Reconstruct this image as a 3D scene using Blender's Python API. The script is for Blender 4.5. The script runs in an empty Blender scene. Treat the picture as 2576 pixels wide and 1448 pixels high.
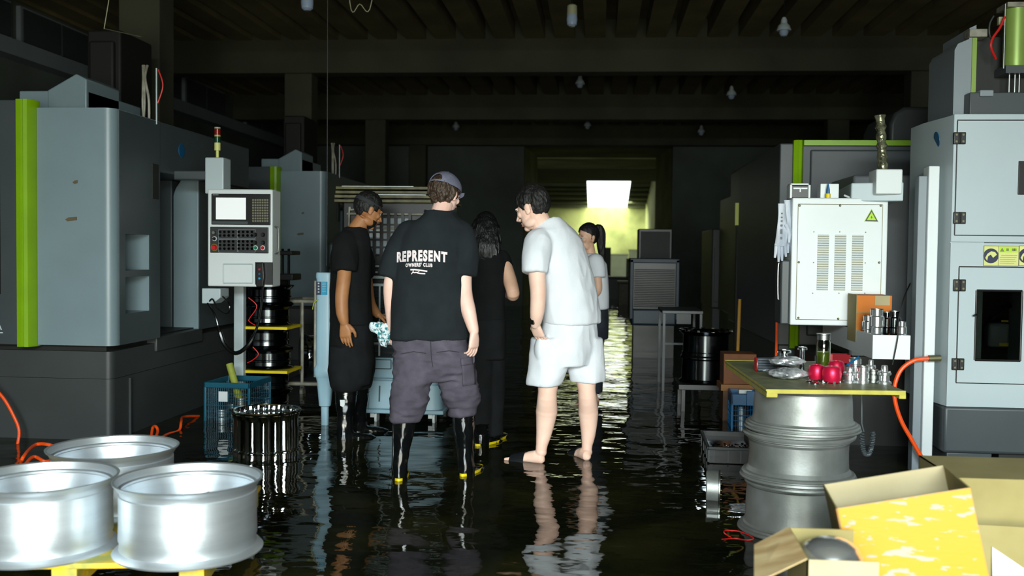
import bpy, bmesh, math, random
from mathutils import Vector, Matrix, noise
random.seed(7)
V = Vector
scene = bpy.context.scene
col = scene.collection

# ------------------------------------------------------------------ camera
F, CX, CY, CAMH = 2504.0, 1288.0, 724.0, 1.35          # 35 mm lens on a 2576 x 1448 frame
CAM_R = (Matrix.Rotation(math.atan((1505 - 1288) / F), 3, 'Z')
         @ Matrix.Rotation(math.pi / 2 - math.atan(89.5 / F), 3, 'X')
         @ Matrix.Rotation(0.0115, 3, 'Z'))
cam = bpy.data.cameras.new('camera')
cam.sensor_width = 36.0
cam.lens = 36.0 * F / 2576.0
cam.clip_end = 300
cam.dof.use_dof = True
cam.dof.focus_distance = 6.3
cam.dof.aperture_fstop = 2.4
cam_o = bpy.data.objects.new('camera', cam)
cam_o.matrix_world = Matrix.Translation((0, 0, CAMH)) @ CAM_R.to_4x4()
col.objects.link(cam_o)
scene.camera = cam_o

# ------------------------------------------------------------------ world, lights, exposure
vs = scene.view_settings
vs.view_transform = 'Standard'
vs.look = 'None'
vs.exposure = 0.0
vs.gamma = 1.0
vs.use_curve_mapping = False
world = bpy.data.worlds.new('sky')
scene.world = world
world.use_nodes = True
bg = world.node_tree.nodes['Background']
bg.inputs[0].default_value = (0.93, 1.0, 0.96, 1)
bg.inputs[1].default_value = 2.6


def area(name, loc, target, sx, sy, power, color):
    l = bpy.data.lights.new(name, 'AREA')
    l.shape = 'RECTANGLE'
    l.size, l.size_y, l.energy, l.color = sx, sy, power, color
    o = bpy.data.objects.new(name, l)
    o.location = loc
    o.rotation_euler = (V(target) - V(loc)).to_track_quat('-Z', 'Y').to_euler()
    col.objects.link(o)
    return o


area('gate_daylight', (0.6, -6.2, 4.6), (0.3, 4, 1.6), 6.2, 3.6, 5000, (0.88, 1.0, 1.02))
area('ceiling_fill', (0.7, -3.3, 1.1), (-0.4, 9, 3.3), 4.8, 1.4, 400, (1.0, 0.98, 0.80))  # added low lamp that brightens the dark ceiling
area('skylight_daylight', (0.55, 51.3, 4.0), (0.55, 52.3, 0.0), 2.2, 3.0, 480, (0.95, 1.0, 0.78))
area('shed_fill', (-0.4, 37.2, 5.2), (-0.2, 44.5, 0.8), 2.5, 1.0, 200, (0.94, 1.0, 0.82))  # added lamp, hidden above the lintel, to brighten the far cases
area('passage_fill', (-0.1, 33.0, 3.7), (-0.1, 33.0, 0), 3.0, 3.0, 34, (0.9, 1.0, 0.6))  # added lamp under the closed soffit to brighten the passage jambs

# ------------------------------------------------------------------ materials
def lin(c):
    r = []
    for x in c:
        x = x / 255.0
        r.append(x / 12.92 if x <= 0.04045 else ((x + 0.055) / 1.055) ** 2.4)
    return (*r, 1.0)


MATS = {}


def mat(name, rgb, rough=0.5, metal=0.0, var=0.12, scale=6.0, bump=0.0, bscale=40.0, rgb2=None, thr=None, coat=0.0,
        emit=0.0, stretch=(1, 1, 1), spec=0.5, rvar=0.0):
    """Principled material whose colour wanders between rgb and rgb2 with object-space noise."""
    if name in MATS:
        return MATS[name]
    m = bpy.data.materials.new(name)
    m.use_nodes = True
    nt = m.node_tree
    b = nt.nodes['Principled BSDF']
    tc = nt.nodes.new('ShaderNodeTexCoord')
    mp = nt.nodes.new('ShaderNodeMapping')
    mp.inputs['Scale'].default_value = stretch
    nt.links.new(tc.outputs['Object'], mp.inputs[0])
    nz = nt.nodes.new('ShaderNodeTexNoise')
    nz.inputs['Scale'].default_value = scale
    nz.inputs['Detail'].default_value = 5
    nt.links.new(mp.outputs[0], nz.inputs['Vector'])
    rp = nt.nodes.new('ShaderNodeValToRGB')
    c1 = lin(rgb)
    c2 = lin(rgb2) if rgb2 else tuple(x * (1 - var) for x in c1[:3]) + (1,)
    lo, hi = thr if thr else (0.3, 0.7)
    rp.color_ramp.elements[0].position = lo
    rp.color_ramp.elements[1].position = hi
    rp.color_ramp.elements[0].color = c2
    rp.color_ramp.elements[1].color = c1
    nt.links.new(nz.outputs['Fac'], rp.inputs[0])
    nt.links.new(rp.outputs[0], b.inputs['Base Color'])
    b.inputs['Roughness'].default_value = rough
    b.inputs['Metallic'].default_value = metal
    b.inputs['Specular IOR Level'].default_value = spec
    if rvar:
        mr = nt.nodes.new('ShaderNodeMapRange')
        mr.inputs['To Min'].default_value = rough - rvar
        mr.inputs['To Max'].default_value = rough + rvar
        nt.links.new(nz.outputs['Fac'], mr.inputs['Value'])
        nt.links.new(mr.outputs[0], b.inputs['Roughness'])
    if coat:
        b.inputs['Coat Weight'].default_value = coat
        b.inputs['Coat Roughness'].default_value = 0.08
    if emit:
        nt.links.new(rp.outputs[0], b.inputs['Emission Color'])
        b.inputs['Emission Strength'].default_value = emit
    if bump:
        n2 = nt.nodes.new('ShaderNodeTexNoise')
        n2.inputs['Scale'].default_value = bscale
        n2.inputs['Detail'].default_value = 4
        nt.links.new(mp.outputs[0], n2.inputs['Vector'])
        bp = nt.nodes.new('ShaderNodeBump')
        bp.inputs['Strength'].default_value = bump
        bp.inputs['Distance'].default_value = 0.01
        nt.links.new(n2.outputs['Fac'], bp.inputs['Height'])
        nt.links.new(bp.outputs[0], b.inputs['Normal'])
    MATS[name] = m
    return m


def glass(name, rgb, rough=0.02, ior=1.45, weight=1.0):
    m = bpy.data.materials.new(name)
    m.use_nodes = True
    b = m.node_tree.nodes['Principled BSDF']
    b.inputs['Base Color'].default_value = lin(rgb)
    b.inputs['Roughness'].default_value = rough
    b.inputs['IOR'].default_value = ior
    b.inputs['Transmission Weight'].default_value = weight
    return m


M_BLUE = mat('blue_grey_paint', (118, 136, 143), 0.38, var=0.10, scale=3, bump=0.04, bscale=220)
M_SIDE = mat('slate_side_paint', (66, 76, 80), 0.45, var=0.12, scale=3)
M_GREY = mat('dark_grey_paint', (62, 69, 72), 0.45, var=0.15, scale=3)
M_BASE = mat('charcoal_paint', (52, 57, 57), 0.5, var=0.2, scale=3)
M_WHITE = mat('white_paint', (212, 219, 220), 0.42, var=0.06, scale=2, bump=0.03, bscale=250)
M_CAB = mat('cabinet_paint', (168, 182, 187), 0.42, var=0.06, scale=2, bump=0.03, bscale=250)
M_PALE = mat('pale_grey_paint', (176, 190, 194), 0.42, var=0.08, scale=2)
M_MIDG = mat('mid_grey_paint', (128, 138, 144), 0.45, var=0.1, scale=2)
M_LIME = mat('lime_paint', (128, 172, 8), 0.4, var=0.18, scale=4)
M_BLACK = mat('black_plastic', (14, 15, 15), 0.4, var=0.3)
M_RUBBER = mat('black_rubber', (12, 14, 15), 0.16, var=0.3, scale=3, spec=0.6)
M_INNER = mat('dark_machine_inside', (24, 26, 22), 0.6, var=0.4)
M_CHROME = mat('polished_chrome', (215, 222, 226), 0.07, 1.0, var=0.05)
M_HUB = mat('turned_steel', (222, 227, 230), 0.2, 0.9, var=0.08)
M_ALU = mat('brushed_aluminium', (222, 230, 236), 0.42, 0.88, var=0.14, scale=3, bump=0.10, bscale=60, stretch=(1, 1, 9))
M_CAST = mat('cast_aluminium', (164, 167, 166), 0.46, 0.65, rgb2=(118, 122, 116), scale=4, bump=0.05, bscale=90)
M_DCHROME = mat('dark_chrome', (92, 98, 102), 0.16, 1.0, var=0.2)
M_STEEL = mat('dull_steel', (150, 155, 152), 0.4, 1.0, var=0.2)
M_PIPE = mat('painted_pipe', (150, 150, 138), 0.45, rgb2=(104, 100, 84), scale=12)
M_YWOOD = mat('yellow_painted_wood', (226, 182, 30), 0.6, rgb2=(150, 150, 70), scale=9, bump=0.2, thr=(0.38, 0.6))
M_BOARD = mat('grey_green_plywood', (122, 124, 84), 0.6, rgb2=(84, 90, 62), scale=14, bump=0.2)
M_BEDGE = mat('yellow_ply_edge', (176, 166, 62), 0.6, var=0.25, scale=20)
M_BLUEP = mat('blue_plastic', (6, 88, 136), 0.4, var=0.2)
M_TEALP = mat('teal_crate_plastic', (8, 84, 106), 0.4, var=0.25)
M_ORANGE = mat('orange_hose', (248, 84, 18), 0.4, var=0.1)
M_REDC = mat('red_cable', (190, 22, 20), 0.45)
M_YEL = mat('yellow_plastic', (224, 200, 10), 0.45, var=0.15)
M_CONC = mat('sooty_concrete', (66, 68, 50), 0.85, rgb2=(46, 47, 34), scale=1.2, bump=0.15, bscale=20)
M_CEIL = mat('ceiling_concrete', (120, 112, 76), 0.85, rgb2=(92, 86, 56), scale=1.5, bump=0.15, bscale=20)
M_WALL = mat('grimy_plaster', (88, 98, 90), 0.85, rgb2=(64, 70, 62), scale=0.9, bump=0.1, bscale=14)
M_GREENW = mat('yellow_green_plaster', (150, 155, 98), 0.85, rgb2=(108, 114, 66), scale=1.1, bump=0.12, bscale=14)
M_FARROOF = mat('far_roof_sheet', (62, 66, 36), 0.8, rgb2=(34, 38, 18), scale=2, stretch=(0.3, 8, 1))
M_CARD = mat('cardboard', (148, 136, 88), 0.8, rgb2=(132, 120, 72), scale=5, bump=0.08, bscale=120)
M_CARDIN = mat('cardboard_inside', (172, 160, 126), 0.85, rgb2=(158, 146, 112), scale=5, bump=0.06, bscale=120)
M_YTAPE = mat('yellow_box_print', (210, 136, 3), 0.5, rgb2=(150, 144, 130), scale=16, thr=(0.37, 0.40), stretch=(.8, 1, 3.0), bump=0.05)
M_OCARD = mat('orange_cardboard', (196, 110, 34), 0.8, var=0.15)
M_RED = mat('anodised_red', (214, 26, 70), 0.34, 0.55, var=0.15)
M_REDP = mat('red_plastic', (126, 4, 18), 0.6, spec=0.15)
M_FOIL = mat('clear_plastic_wrap', (228, 232, 236), 0.22, 0.6, rgb2=(120, 126, 132), scale=22, bump=0.9, bscale=30)
M_GLOVE = mat('white_knit_glove', (214, 220, 228), 0.85, rgb2=(140, 152, 170), scale=14, bump=0.3, bscale=150, stretch=(1, 1, 0.25))
M_TEE = mat('washed_black_cotton', (35, 41, 45), 0.95, rgb2=(27, 32, 35), scale=7, bump=0.25, bscale=300, spec=0.2)
M_TEE2 = mat('black_cotton', (23, 25, 26), 0.95, rgb2=(17, 19, 20), scale=8, bump=0.25, bscale=300, spec=0.2)
M_TROU2 = mat('faded_black_twill', (24, 26, 28), 0.9, rgb2=(17, 19, 20), scale=9, bump=0.25, bscale=200, spec=0.2)
M_CARGO = mat('grey_purple_denim', (90, 85, 97), 0.95, rgb2=(66, 62, 72), scale=9, bump=0.3, bscale=220, spec=0.2)
M_WTEE = mat('white_cotton', (222, 226, 232), 0.95, rgb2=(214, 219, 226), scale=6, bump=0.2, bscale=260, spec=0.2)
M_INK = mat('cream_screen_print', (226, 214, 216), 0.8, var=0.1, scale=30)
M_SKINP = mat('fair_skin', (236, 200, 186), 0.5, rgb2=(228, 184, 168), scale=9, spec=0.35)
M_SKINW = mat('light_skin', (236, 202, 184), 0.5, rgb2=(228, 186, 166), scale=9, spec=0.35)
M_SKINT = mat('tan_skin', (176, 124, 82), 0.5, rgb2=(156, 104, 66), scale=9, spec=0.4)
M_SKINF = mat('pale_skin', (226, 184, 158), 0.5, rgb2=(214, 168, 140), scale=9, spec=0.35)
M_HAIRB = mat('brown_hair', (74, 56, 40), 0.5, rgb2=(34, 26, 18), scale=30, bump=0.8, bscale=60, stretch=(2, 2, 0.4))
M_HAIRK = mat('black_hair', (14, 13, 12), 0.62, rgb2=(8, 8, 7), scale=30, bump=0.5, bscale=60, stretch=(2, 2, 0.4))
M_HAIRS = mat('long_black_hair', (24, 25, 28), 0.34, rgb2=(12, 12, 13), scale=40, bump=0.9, bscale=70, stretch=(2, 2, 0.15))
M_CAP = mat('faded_grey_cap', (112, 114, 134), 0.9, rgb2=(88, 90, 108), scale=14, bump=0.25, bscale=200)
M_EYE = mat('eye_white', (206, 200, 196), 0.2)
M_IRIS = mat('dark_iris', (24, 16, 12), 0.15)
M_LIP = mat('lip_skin', (170, 96, 86), 0.45)
M_SCREEN = mat('pale_display', (222, 226, 226), 0.25, emit=0.45, var=0.03)
M_KEY = mat('grey_keys', (120, 118, 96), 0.5)
M_PANEL = mat('button_panel', (40, 42, 42), 0.45)
M_GREENB = mat('green_button', (10, 130, 90), 0.35)
M_REDB = mat('red_button', (196, 24, 34), 0.35)
M_BOLT = mat('screw_head', (110, 108, 80), 0.5, 0.6)
M_STICK = mat('cream_sticker', (206, 208, 128), 0.5)
M_NAVY = mat('navy_ink', (20, 30, 62), 0.5)
M_LIMEINK = mat('lime_ink', (170, 214, 10), 0.5)
M_INKG = mat('grey_ink', (120, 122, 84), 0.6)
M_CYAN = mat('cyan_label', (20, 150, 190), 0.4)
M_COOL = mat('pale_blue_plastic', (150, 184, 200), 0.4, var=0.08, scale=3)
M_BAND = mat('old_wood_slats', (96, 92, 52), 0.5, rgb2=(52, 50, 26), scale=14)
M_FROLL = mat('green_foam', (150, 160, 60), 0.7, var=0.2, scale=20)
M_CLOTH = mat('teal_patterned_cloth', (206, 216, 220), 0.9, rgb2=(28, 124, 132), scale=62, thr=(0.42, 0.5))
M_SLIDE = mat('black_slide_strap', (24, 27, 30), 0.22, spec=0.6)
M_TUBE = mat('wrapped_tube', (158, 160, 130), 0.2, 0.6, rgb2=(50, 50, 34), scale=26, bump=0.6, bscale=40)
M_LAMP = mat('lamp_glass', (150, 166, 190), 0.15)
M_LAMPW = mat('lamp_socket', (156, 156, 126), 0.5)
M_GREENLIT = mat('green_lit_cylinder', (140, 168, 84), 0.35, 0.3)  # green light falling on the metal is put into its colour
G_DARK = glass('smoked_window', (120, 124, 118), 0.03)
G_JAR = glass('jar_glass', (225, 230, 215), 0.02)
G_TEA = mat('green_tea', (96, 110, 22), 0.15)

# ------------------------------------------------------------------ pixel -> place helpers
def ray(px, py):
    return CAM_R @ V(((px - CX) / F, -(py - CY) / F, -1.0))


def W(px, py, y):
    """the point seen at (px, py) that stands at hall depth y"""
    v = ray(px, py)
    return V((0, 0, CAMH)) + v * (y / v.y)


def G(px, py, z=0.0):
    v = ray(px, py)
    return V((0, 0, CAMH)) + v * ((z - CAMH) / v.z)


GZ = -0.03      # floor top; the water surface is z = 0

# ------------------------------------------------------------------ objects
def tag(o, label=None, cat=None, group=None, kind=None):
    if label: o['label'] = label
    if cat: o['category'] = cat
    if group: o['group'] = group
    if kind: o['kind'] = kind
    return o


def thing(name, label, cat, loc=(0, 0, 0), rotz=0.0, group=None):
    o = bpy.data.objects.new(name, None)
    o.empty_display_size = 0.1
    o.location = loc
    o.rotation_euler = (0, 0, rotz)
    col.objects.link(o)
    return tag(o, label, cat, group)


def link(name, me, m, parent=None):
    o = bpy.data.objects.new(name, me)
    if m is not None:
        me.materials.append(m)
    o.parent = parent
    col.objects.link(o)
    return o


class MB:
    def __init__(s, o=(0, 0, 0)):
        s.v, s.f, s.o = [], [], V(o)

    def add(s, vs_, fs_):
        n = len(s.v)
        s.v += [V(v) - s.o for v in vs_]
        s.f += [[i + n for i in f] for f in fs_]
        return s

    def box(s, x0, x1, y0, y1, z0, z1):
        x0, x1 = min(x0, x1), max(x0, x1)
        y0, y1 = min(y0, y1), max(y0, y1)
        z0, z1 = min(z0, z1), max(z0, z1)
        return s.add([(x0, y0, z0), (x1, y0, z0), (x1, y1, z0), (x0, y1, z0), (x0, y0, z1), (x1, y0, z1), (x1, y1, z1), (x0, y1, z1)],
                     [(0, 3, 2, 1), (4, 5, 6, 7), (0, 1, 5, 4), (1, 2, 6, 5), (2, 3, 7, 6), (3, 0, 4, 7)])

    def obox(s, c, size, R=None):
        R = R or Matrix.Identity(3)
        c = V(c)
        h = V(size) / 2
        vv = [c + R @ V((sx * h.x, sy * h.y, sz * h.z)) for sz in (-1, 1) for sx, sy in ((-1, -1), (1, -1), (1, 1), (-1, 1))]
        return s.add(vv, [(0, 3, 2, 1), (4, 5, 6, 7), (0, 1, 5, 4), (1, 2, 6, 5), (2, 3, 7, 6), (3, 0, 4, 7)])

    def prism(s, poly, d):
        """polygon of 3-D points pushed along d"""
        n = len(poly)
        d = V(d)
        vv = [V(p) for p in poly] + [V(p) + d for p in poly]
        nrm = V((0, 0, 0))
        for i in range(n):
            nrm += V(poly[i]).cross(V(poly[(i + 1) % n]))
        flip = nrm.dot(d) > 0
        f = [list(range(n)), [n + i for i in reversed(range(n))]] + [[i + n, (i + 1) % n + n, (i + 1) % n, i] for i in range(n)]
        if flip:
            f = [list(reversed(q)) for q in f]
        return s.add(vv, f)

    def cyl(s, p0, p1, r0, r1=None, seg=20):
        return s.loft([ring_axis(p0, V(p1) - V(p0), r0, seg), ring_axis(p1, V(p1) - V(p0), r0 if r1 is None else r1, seg)])

    def loft(s, rings, cap=True, close=False):
        n = len(rings[0])
        vv = [p for r in rings for p in r]
        ff = []
        m = len(rings)
        for k in range(m if close else m - 1):
            a, b = k * n, ((k + 1) % m) * n
            ff += [[a + i, a + (i + 1) % n, b + (i + 1) % n, b + i] for i in range(n)]
        if cap and not close:
            ff += [list(reversed(range(n))), [(m - 1) * n + i for i in range(n)]]
        return s.add(vv, ff)

    def lathe(s, prof, c=(0, 0, 0), seg=48, R=None, close=False, lobes=0, amp=0.0):
        c = V(c)
        R = R or Matrix.Identity(3)
        rings = []
        for r, z in prof:
            ri = []
            for i in range(seg):
                a = 2 * math.pi * i / seg
                rr = r * (1 + amp * abs(math.cos(lobes * a / 2)) - amp * 0.6) if lobes else r
                ri.append(c + R @ V((rr * math.cos(a), rr * math.sin(a), z)))
            rings.append(ri)
        return s.loft(rings, cap=not close, close=close)

    def tube(s, pts, r, seg=8):
        pts = [V(p) for p in pts]
        rings = []
        up = None
        for i, p in enumerate(pts):
            t = (pts[min(i + 1, len(pts) - 1)] - pts[max(i - 1, 0)]).normalized()
            if up is None:
                up = t.orthogonal().normalized()
            up = (up - t * up.dot(t)).normalized()
            w = t.cross(up)
            rr = r[i] if isinstance(r, (list, tuple)) else r
            rings.append([p + up * (rr * math.cos(2 * math.pi * k / seg)) + w * (rr * math.sin(2 * math.pi * k / seg)) for k in range(seg)])
        return s.loft(rings)

    def ball(s, c, r, R=None, seg=16, rg=10):
        c = V(c)
        r = V(r) if not isinstance(r, (int, float)) else V((r, r, r))
        R = R or Matrix.Identity(3)
        rings = []
        for j in range(1, rg):
            t = math.pi * j / rg
            rings.append([c + R @ V((r.x * math.sin(t) * math.cos(2 * math.pi * i / seg), r.y * math.sin(t) * math.sin(2 * math.pi * i / seg), -r.z * math.cos(t))) for i in range(seg)])
        return s.loft(rings)

    def build(s, name, m, parent=None, bevel=0.0, smooth=True, angle=0.6, kind=None):
        me = bpy.data.meshes.new(name)
        me.from_pydata([tuple(v) for v in s.v], [], s.f)
        me.update()
        if smooth:
            me.shade_smooth()
            me.set_sharp_from_angle(angle=angle)
        o = link(name, me, m, parent)
        if bevel:
            b = o.modifiers.new('bevel', 'BEVEL')
            b.width = bevel
            b.segments = 3
            b.limit_method = 'ANGLE'
            b.angle_limit = 0.7
        if kind:
            o['kind'] = kind
        return o


def ring_axis(c, axis, r, seg=20):
    a = V(axis).normalized()
    u = a.orthogonal().normalized()
    w = a.cross(u)
    return [V(c) + u * (r * math.cos(2 * math.pi * k / seg)) + w * (r * math.sin(2 * math.pi * k / seg)) for k in range(seg)]


def ring(c, u, v, n=28, e=2.3):
    c, u, v = V(c), V(u), V(v)
    out = []
    for k in range(n):
        a = 2 * math.pi * k / n
        ca, sa = math.cos(a), math.sin(a)
        out.append(c + u * (abs(ca) ** (2 / e) * (1 if ca > 0 else -1)) + v * (abs(sa) ** (2 / e) * (1 if sa > 0 else -1)))
    return out


def hang(p0, p1, sag, n=16):
    """points of a cable hanging between two places"""
    p0, p1 = V(p0), V(p1)
    return [p0.lerp(p1, i / n) - V((0, 0, sag * 4 * (i / n) * (1 - i / n))) for i in range(n + 1)]


def smooth_path(pts, n=6):
    pts = [V(p) for p in pts]
    out = []
    for i in range(len(pts) - 1):
        a, b, c, d = pts[max(i - 1, 0)], pts[i], pts[i + 1], pts[min(i + 2, len(pts) - 1)]
        for k in range(n):
            t = k / n
            out.append(0.5 * ((2 * b) + (c - a) * t + (2 * a - 5 * b + 4 * c - d) * t * t + (3 * b - a - 3 * c + d) * t ** 3))
    return out + [pts[-1]]


def copy_tree(o, parent=None):
    c = o.copy()
    col.objects.link(c)
    if parent is not None:
        c.parent = parent
    for ch in list(o.children):
        copy_tree(ch, c)
    return c


def text_mesh(body, size, bold=0.0, align='CENTER', space=1.0):
    """flat letters as (verts, faces) in the XY plane"""
    cu = bpy.data.curves.new('letters', 'FONT')
    cu.body, cu.size, cu.offset = body, size, bold
    cu.align_x = align
    cu.resolution_u = 4
    cu.space_character = space
    o = bpy.data.objects.new('letters', cu)
    col.objects.link(o)
    bpy.context.view_layer.update()
    me = o.evaluated_get(bpy.context.evaluated_depsgraph_get()).to_mesh()
    vv = [v.co.copy() for v in me.vertices]
    ff = [list(p.vertices) for p in me.polygons]
    bpy.data.objects.remove(o)
    bpy.data.curves.remove(cu)
    return vv, ff


# ==================================================================  SETTING
def struct(mb, name, m, bevel=0.0):
    o = mb.build(name, m, None, bevel=bevel)
    o['kind'] = 'structure'
    return o


struct(MB().box(-8, 8, -6.5, 60, -0.5, GZ), 'floor', M_CONC)

# flood water: dark, faintly silted, rippled
wm = bpy.data.materials.new('flood_water')
wm.use_nodes = True
nt = wm.node_tree
b = nt.nodes['Principled BSDF']
b.inputs['Roughness'].default_value = 0.025
b.inputs['IOR'].default_value = 1.36
tc = nt.nodes.new('ShaderNodeTexCoord')
n0 = nt.nodes.new('ShaderNodeTexNoise')
n0.inputs['Scale'].default_value = 1.7
n0.inputs['Detail'].default_value = 6
nt.links.new(tc.outputs['Object'], n0.inputs['Vector'])
rp = nt.nodes.new('ShaderNodeValToRGB')
rp.color_ramp.elements[0].position, rp.color_ramp.elements[1].position = 0.42, 0.75
rp.color_ramp.elements[0].color = (0.0055, 0.0068, 0.0030, 1)
rp.color_ramp.elements[1].color = (0.022, 0.022, 0.007, 1)
nt.links.new(n0.outputs['Fac'], rp.inputs[0])
nt.links.new(rp.outputs[0], b.inputs['Base Color'])
hsum = None
for sc, st, wgt in ((1.6, (1, 1, 1), 1.3), (5.0, (0.8, 1.2, 1), 0.42), (15.0, (0.8, 1.3, 1), 0.06)):
    mp = nt.nodes.new('ShaderNodeMapping')
    mp.inputs['Scale'].default_value = st
    nt.links.new(tc.outputs['Object'], mp.inputs[0])
    n = nt.nodes.new('ShaderNodeTexNoise')
    n.inputs['Scale'].default_value = sc
    n.inputs['Detail'].default_value = 1
    nt.links.new(mp.outputs[0], n.inputs['Vector'])
    mu = nt.nodes.new('ShaderNodeMath')
    mu.operation = 'MULTIPLY'
    mu.inputs[1].default_value = wgt
    nt.links.new(n.outputs['Fac'], mu.inputs[0])
    if hsum is None:
        hsum = mu
    else:
        ad = nt.nodes.new('ShaderNodeMath')
        nt.links.new(hsum.outputs[0], ad.inputs[0])
        nt.links.new(mu.outputs[0], ad.inputs[1])
        hsum = ad
# rings spreading from the barefoot person's steps
for cx_, cy_, amp in ((-0.25, 6.35, 0.05),):
    sb = nt.nodes.new('ShaderNodeVectorMath')
    sb.operation = 'SUBTRACT'
    sb.inputs[1].default_value = (cx_, cy_, 0)
    nt.links.new(tc.outputs['Object'], sb.inputs[0])
    ln = nt.nodes.new('ShaderNodeVectorMath')
    ln.operation = 'LENGTH'
    nt.links.new(sb.outputs[0], ln.inputs[0])
    m1 = nt.nodes.new('ShaderNodeMath')
    m1.operation = 'MULTIPLY'
    m1.inputs[1].default_value = 34.0
    nt.links.new(ln.outputs['Value'], m1.inputs[0])
    sn = nt.nodes.new('ShaderNodeMath')
    sn.operation = 'SINE'
    nt.links.new(m1.outputs[0], sn.inputs[0])
    fo = nt.nodes.new('ShaderNodeMapRange')
    fo.inputs['From Min'].default_value, fo.inputs['From Max'].default_value = 0.1, 1.6
    fo.inputs['To Min'].default_value, fo.inputs['To Max'].default_value = amp, 0.0
    nt.links.new(ln.outputs['Value'], fo.inputs['Value'])
    mm = nt.nodes.new('ShaderNodeMath')
    mm.operation = 'MULTIPLY'
    nt.links.new(sn.outputs[0], mm.inputs[0])
    nt.links.new(fo.outputs[0], mm.inputs[1])
    ad = nt.nodes.new('ShaderNodeMath')
    nt.links.new(hsum.outputs[0], ad.inputs[0])
    nt.links.new(mm.outputs[0], ad.inputs[1])
    hsum = ad
bp = nt.nodes.new('ShaderNodeBump')
bp.inputs['Strength'].default_value = 1.0
bp.inputs['Distance'].default_value = 0.015
nt.links.new(hsum.outputs[0], bp.inputs['Height'])
nt.links.new(bp.outputs[0], b.inputs['Normal'])
wmb = MB()
wmb.add([(-7.49, -2.99, 0), (6.59, -2.99, 0), (6.59, 24.94, 0), (1.6, 24.94, 0), (-1.8, 24.94, 0), (-7.49, 24.94, 0), (1.53, 28, 0), (-1.74, 28, 0), (2.39, 28.01, 0), (2.39, 52.99, 0), (-5.99, 52.99, 0), (-5.99, 28.01, 0)],
        [(0, 1, 2, 3, 4, 5), (4, 3, 6, 7), (7, 6, 8, 9, 10, 11)])
wo = wmb.build('water', wm, None, smooth=False)
tag(wo, 'shallow dark flood water rippling over the whole hall floor', 'water', kind='stuff')

# hall shell
struct(MB().box(-7.9, -7.5, -3.3, 25, GZ, 4.9), 'wall_left', M_WALL)
struct(MB().box(6.6, 7.0, -3.3, 25, GZ, 4.9), 'wall_right', M_CONC)
fw = MB()
fw.box(-7.9, -1.9, -3.3, -3.0, GZ, 4.9).box(3.5, 7.0, -3.3, -3.0, GZ, 4.9).box(-1.9, 3.5, -3.3, -3.0, 3.2, 4.9)
struct(fw, 'wall_front', M_CONC)
bw = MB()
bw.box(-7.9, -1.90, 24.95, 25.3, GZ, 4.9).box(1.79, 7.0, 24.95, 25.3, GZ, 4.9).box(-1.90, 1.79, 24.95, 25.3, 4.0, 4.9)
struct(bw, 'wall_back', M_WALL)
ce = MB().box(-8, 7, -3.3, 25.3, 4.76, 5.1)
x = -7.72
while x < 6.4:
    ce.box(x, x + 0.29, -3.0, 24.95, 4.49, 4.76)
    x += 0.44
struct(ce, 'ceiling', M_CEIL)
for yb in (4.2, 9.5, 14.7, 19.9, 24.6):
    struct(MB().box(-7.5, 6.6, yb, yb + 0.34, 4.0, 4.765), 'ceiling_beam', M_CONC, 0.01)
    if yb > 5:
        for xa in (-4.75, 4.4):
            struct(MB().box(xa, xa + 0.42, yb + 0.02, yb + 0.36, GZ, 4.0), 'pillar', M_CONC, 0.015)
# windows high on the left wall, in painted frames above a long sill ledge
struct(MB().box(-7.5, -7.25, -3.0, 24.9, 3.72, 3.92), 'trim_1', M_MIDG)
wi = 0
for yb in (6.1, 10.2, 12.3, 15.3, 17.4, 20.5):
    wi += 1
    w = struct(MB().box(-7.5, -7.44, yb, yb + 1.9, 3.96, 4.44), f'window_{wi}', M_MIDG)
    pane = MB().box(-7.44, -7.42, yb + 0.04, yb + 0.93, 3.99, 4.41).box(-7.44, -7.42, yb + 0.97, yb + 1.86, 3.99, 4.41)
    pane.build('window_pane', M_GREY, w)
# passage to the far shed
ps = MB()
for a, b_ in ((-1.90, -1.752), (1.79, 1.544)):
    s = -1 if a < 0 else 1
    ps.prism([(a, 25.3, GZ), (b_, 28.0, GZ), (b_ + s * 2, 28.0, GZ), (a + s * 2, 25.3, GZ)], (0, 0, 5))
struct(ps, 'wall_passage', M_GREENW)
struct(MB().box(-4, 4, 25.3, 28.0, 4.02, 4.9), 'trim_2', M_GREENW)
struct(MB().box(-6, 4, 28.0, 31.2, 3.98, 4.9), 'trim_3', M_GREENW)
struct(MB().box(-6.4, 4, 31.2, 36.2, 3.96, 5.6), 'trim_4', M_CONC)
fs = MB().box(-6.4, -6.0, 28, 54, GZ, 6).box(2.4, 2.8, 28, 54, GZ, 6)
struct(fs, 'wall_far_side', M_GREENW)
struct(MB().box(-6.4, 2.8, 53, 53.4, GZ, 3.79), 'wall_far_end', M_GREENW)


def roofz(y):
    return 4.79 + (y - 46.9) * (3.80 - 4.79) / 6.1  # white strips painted in for the shine on the slat edges


fr = MB()
sx0 = W(1476, 455, 46.9).x
sx1 = W(1588, 455, 46.9).x


def slab(x0, x1, y0, y1):
    fr.prism([(x0, y0, roofz(y0)), (x1, y0, roofz(y0)), (x1, y1, roofz(y1)), (x0, y1, roofz(y1))], (0, 0, 0.06))


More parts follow.
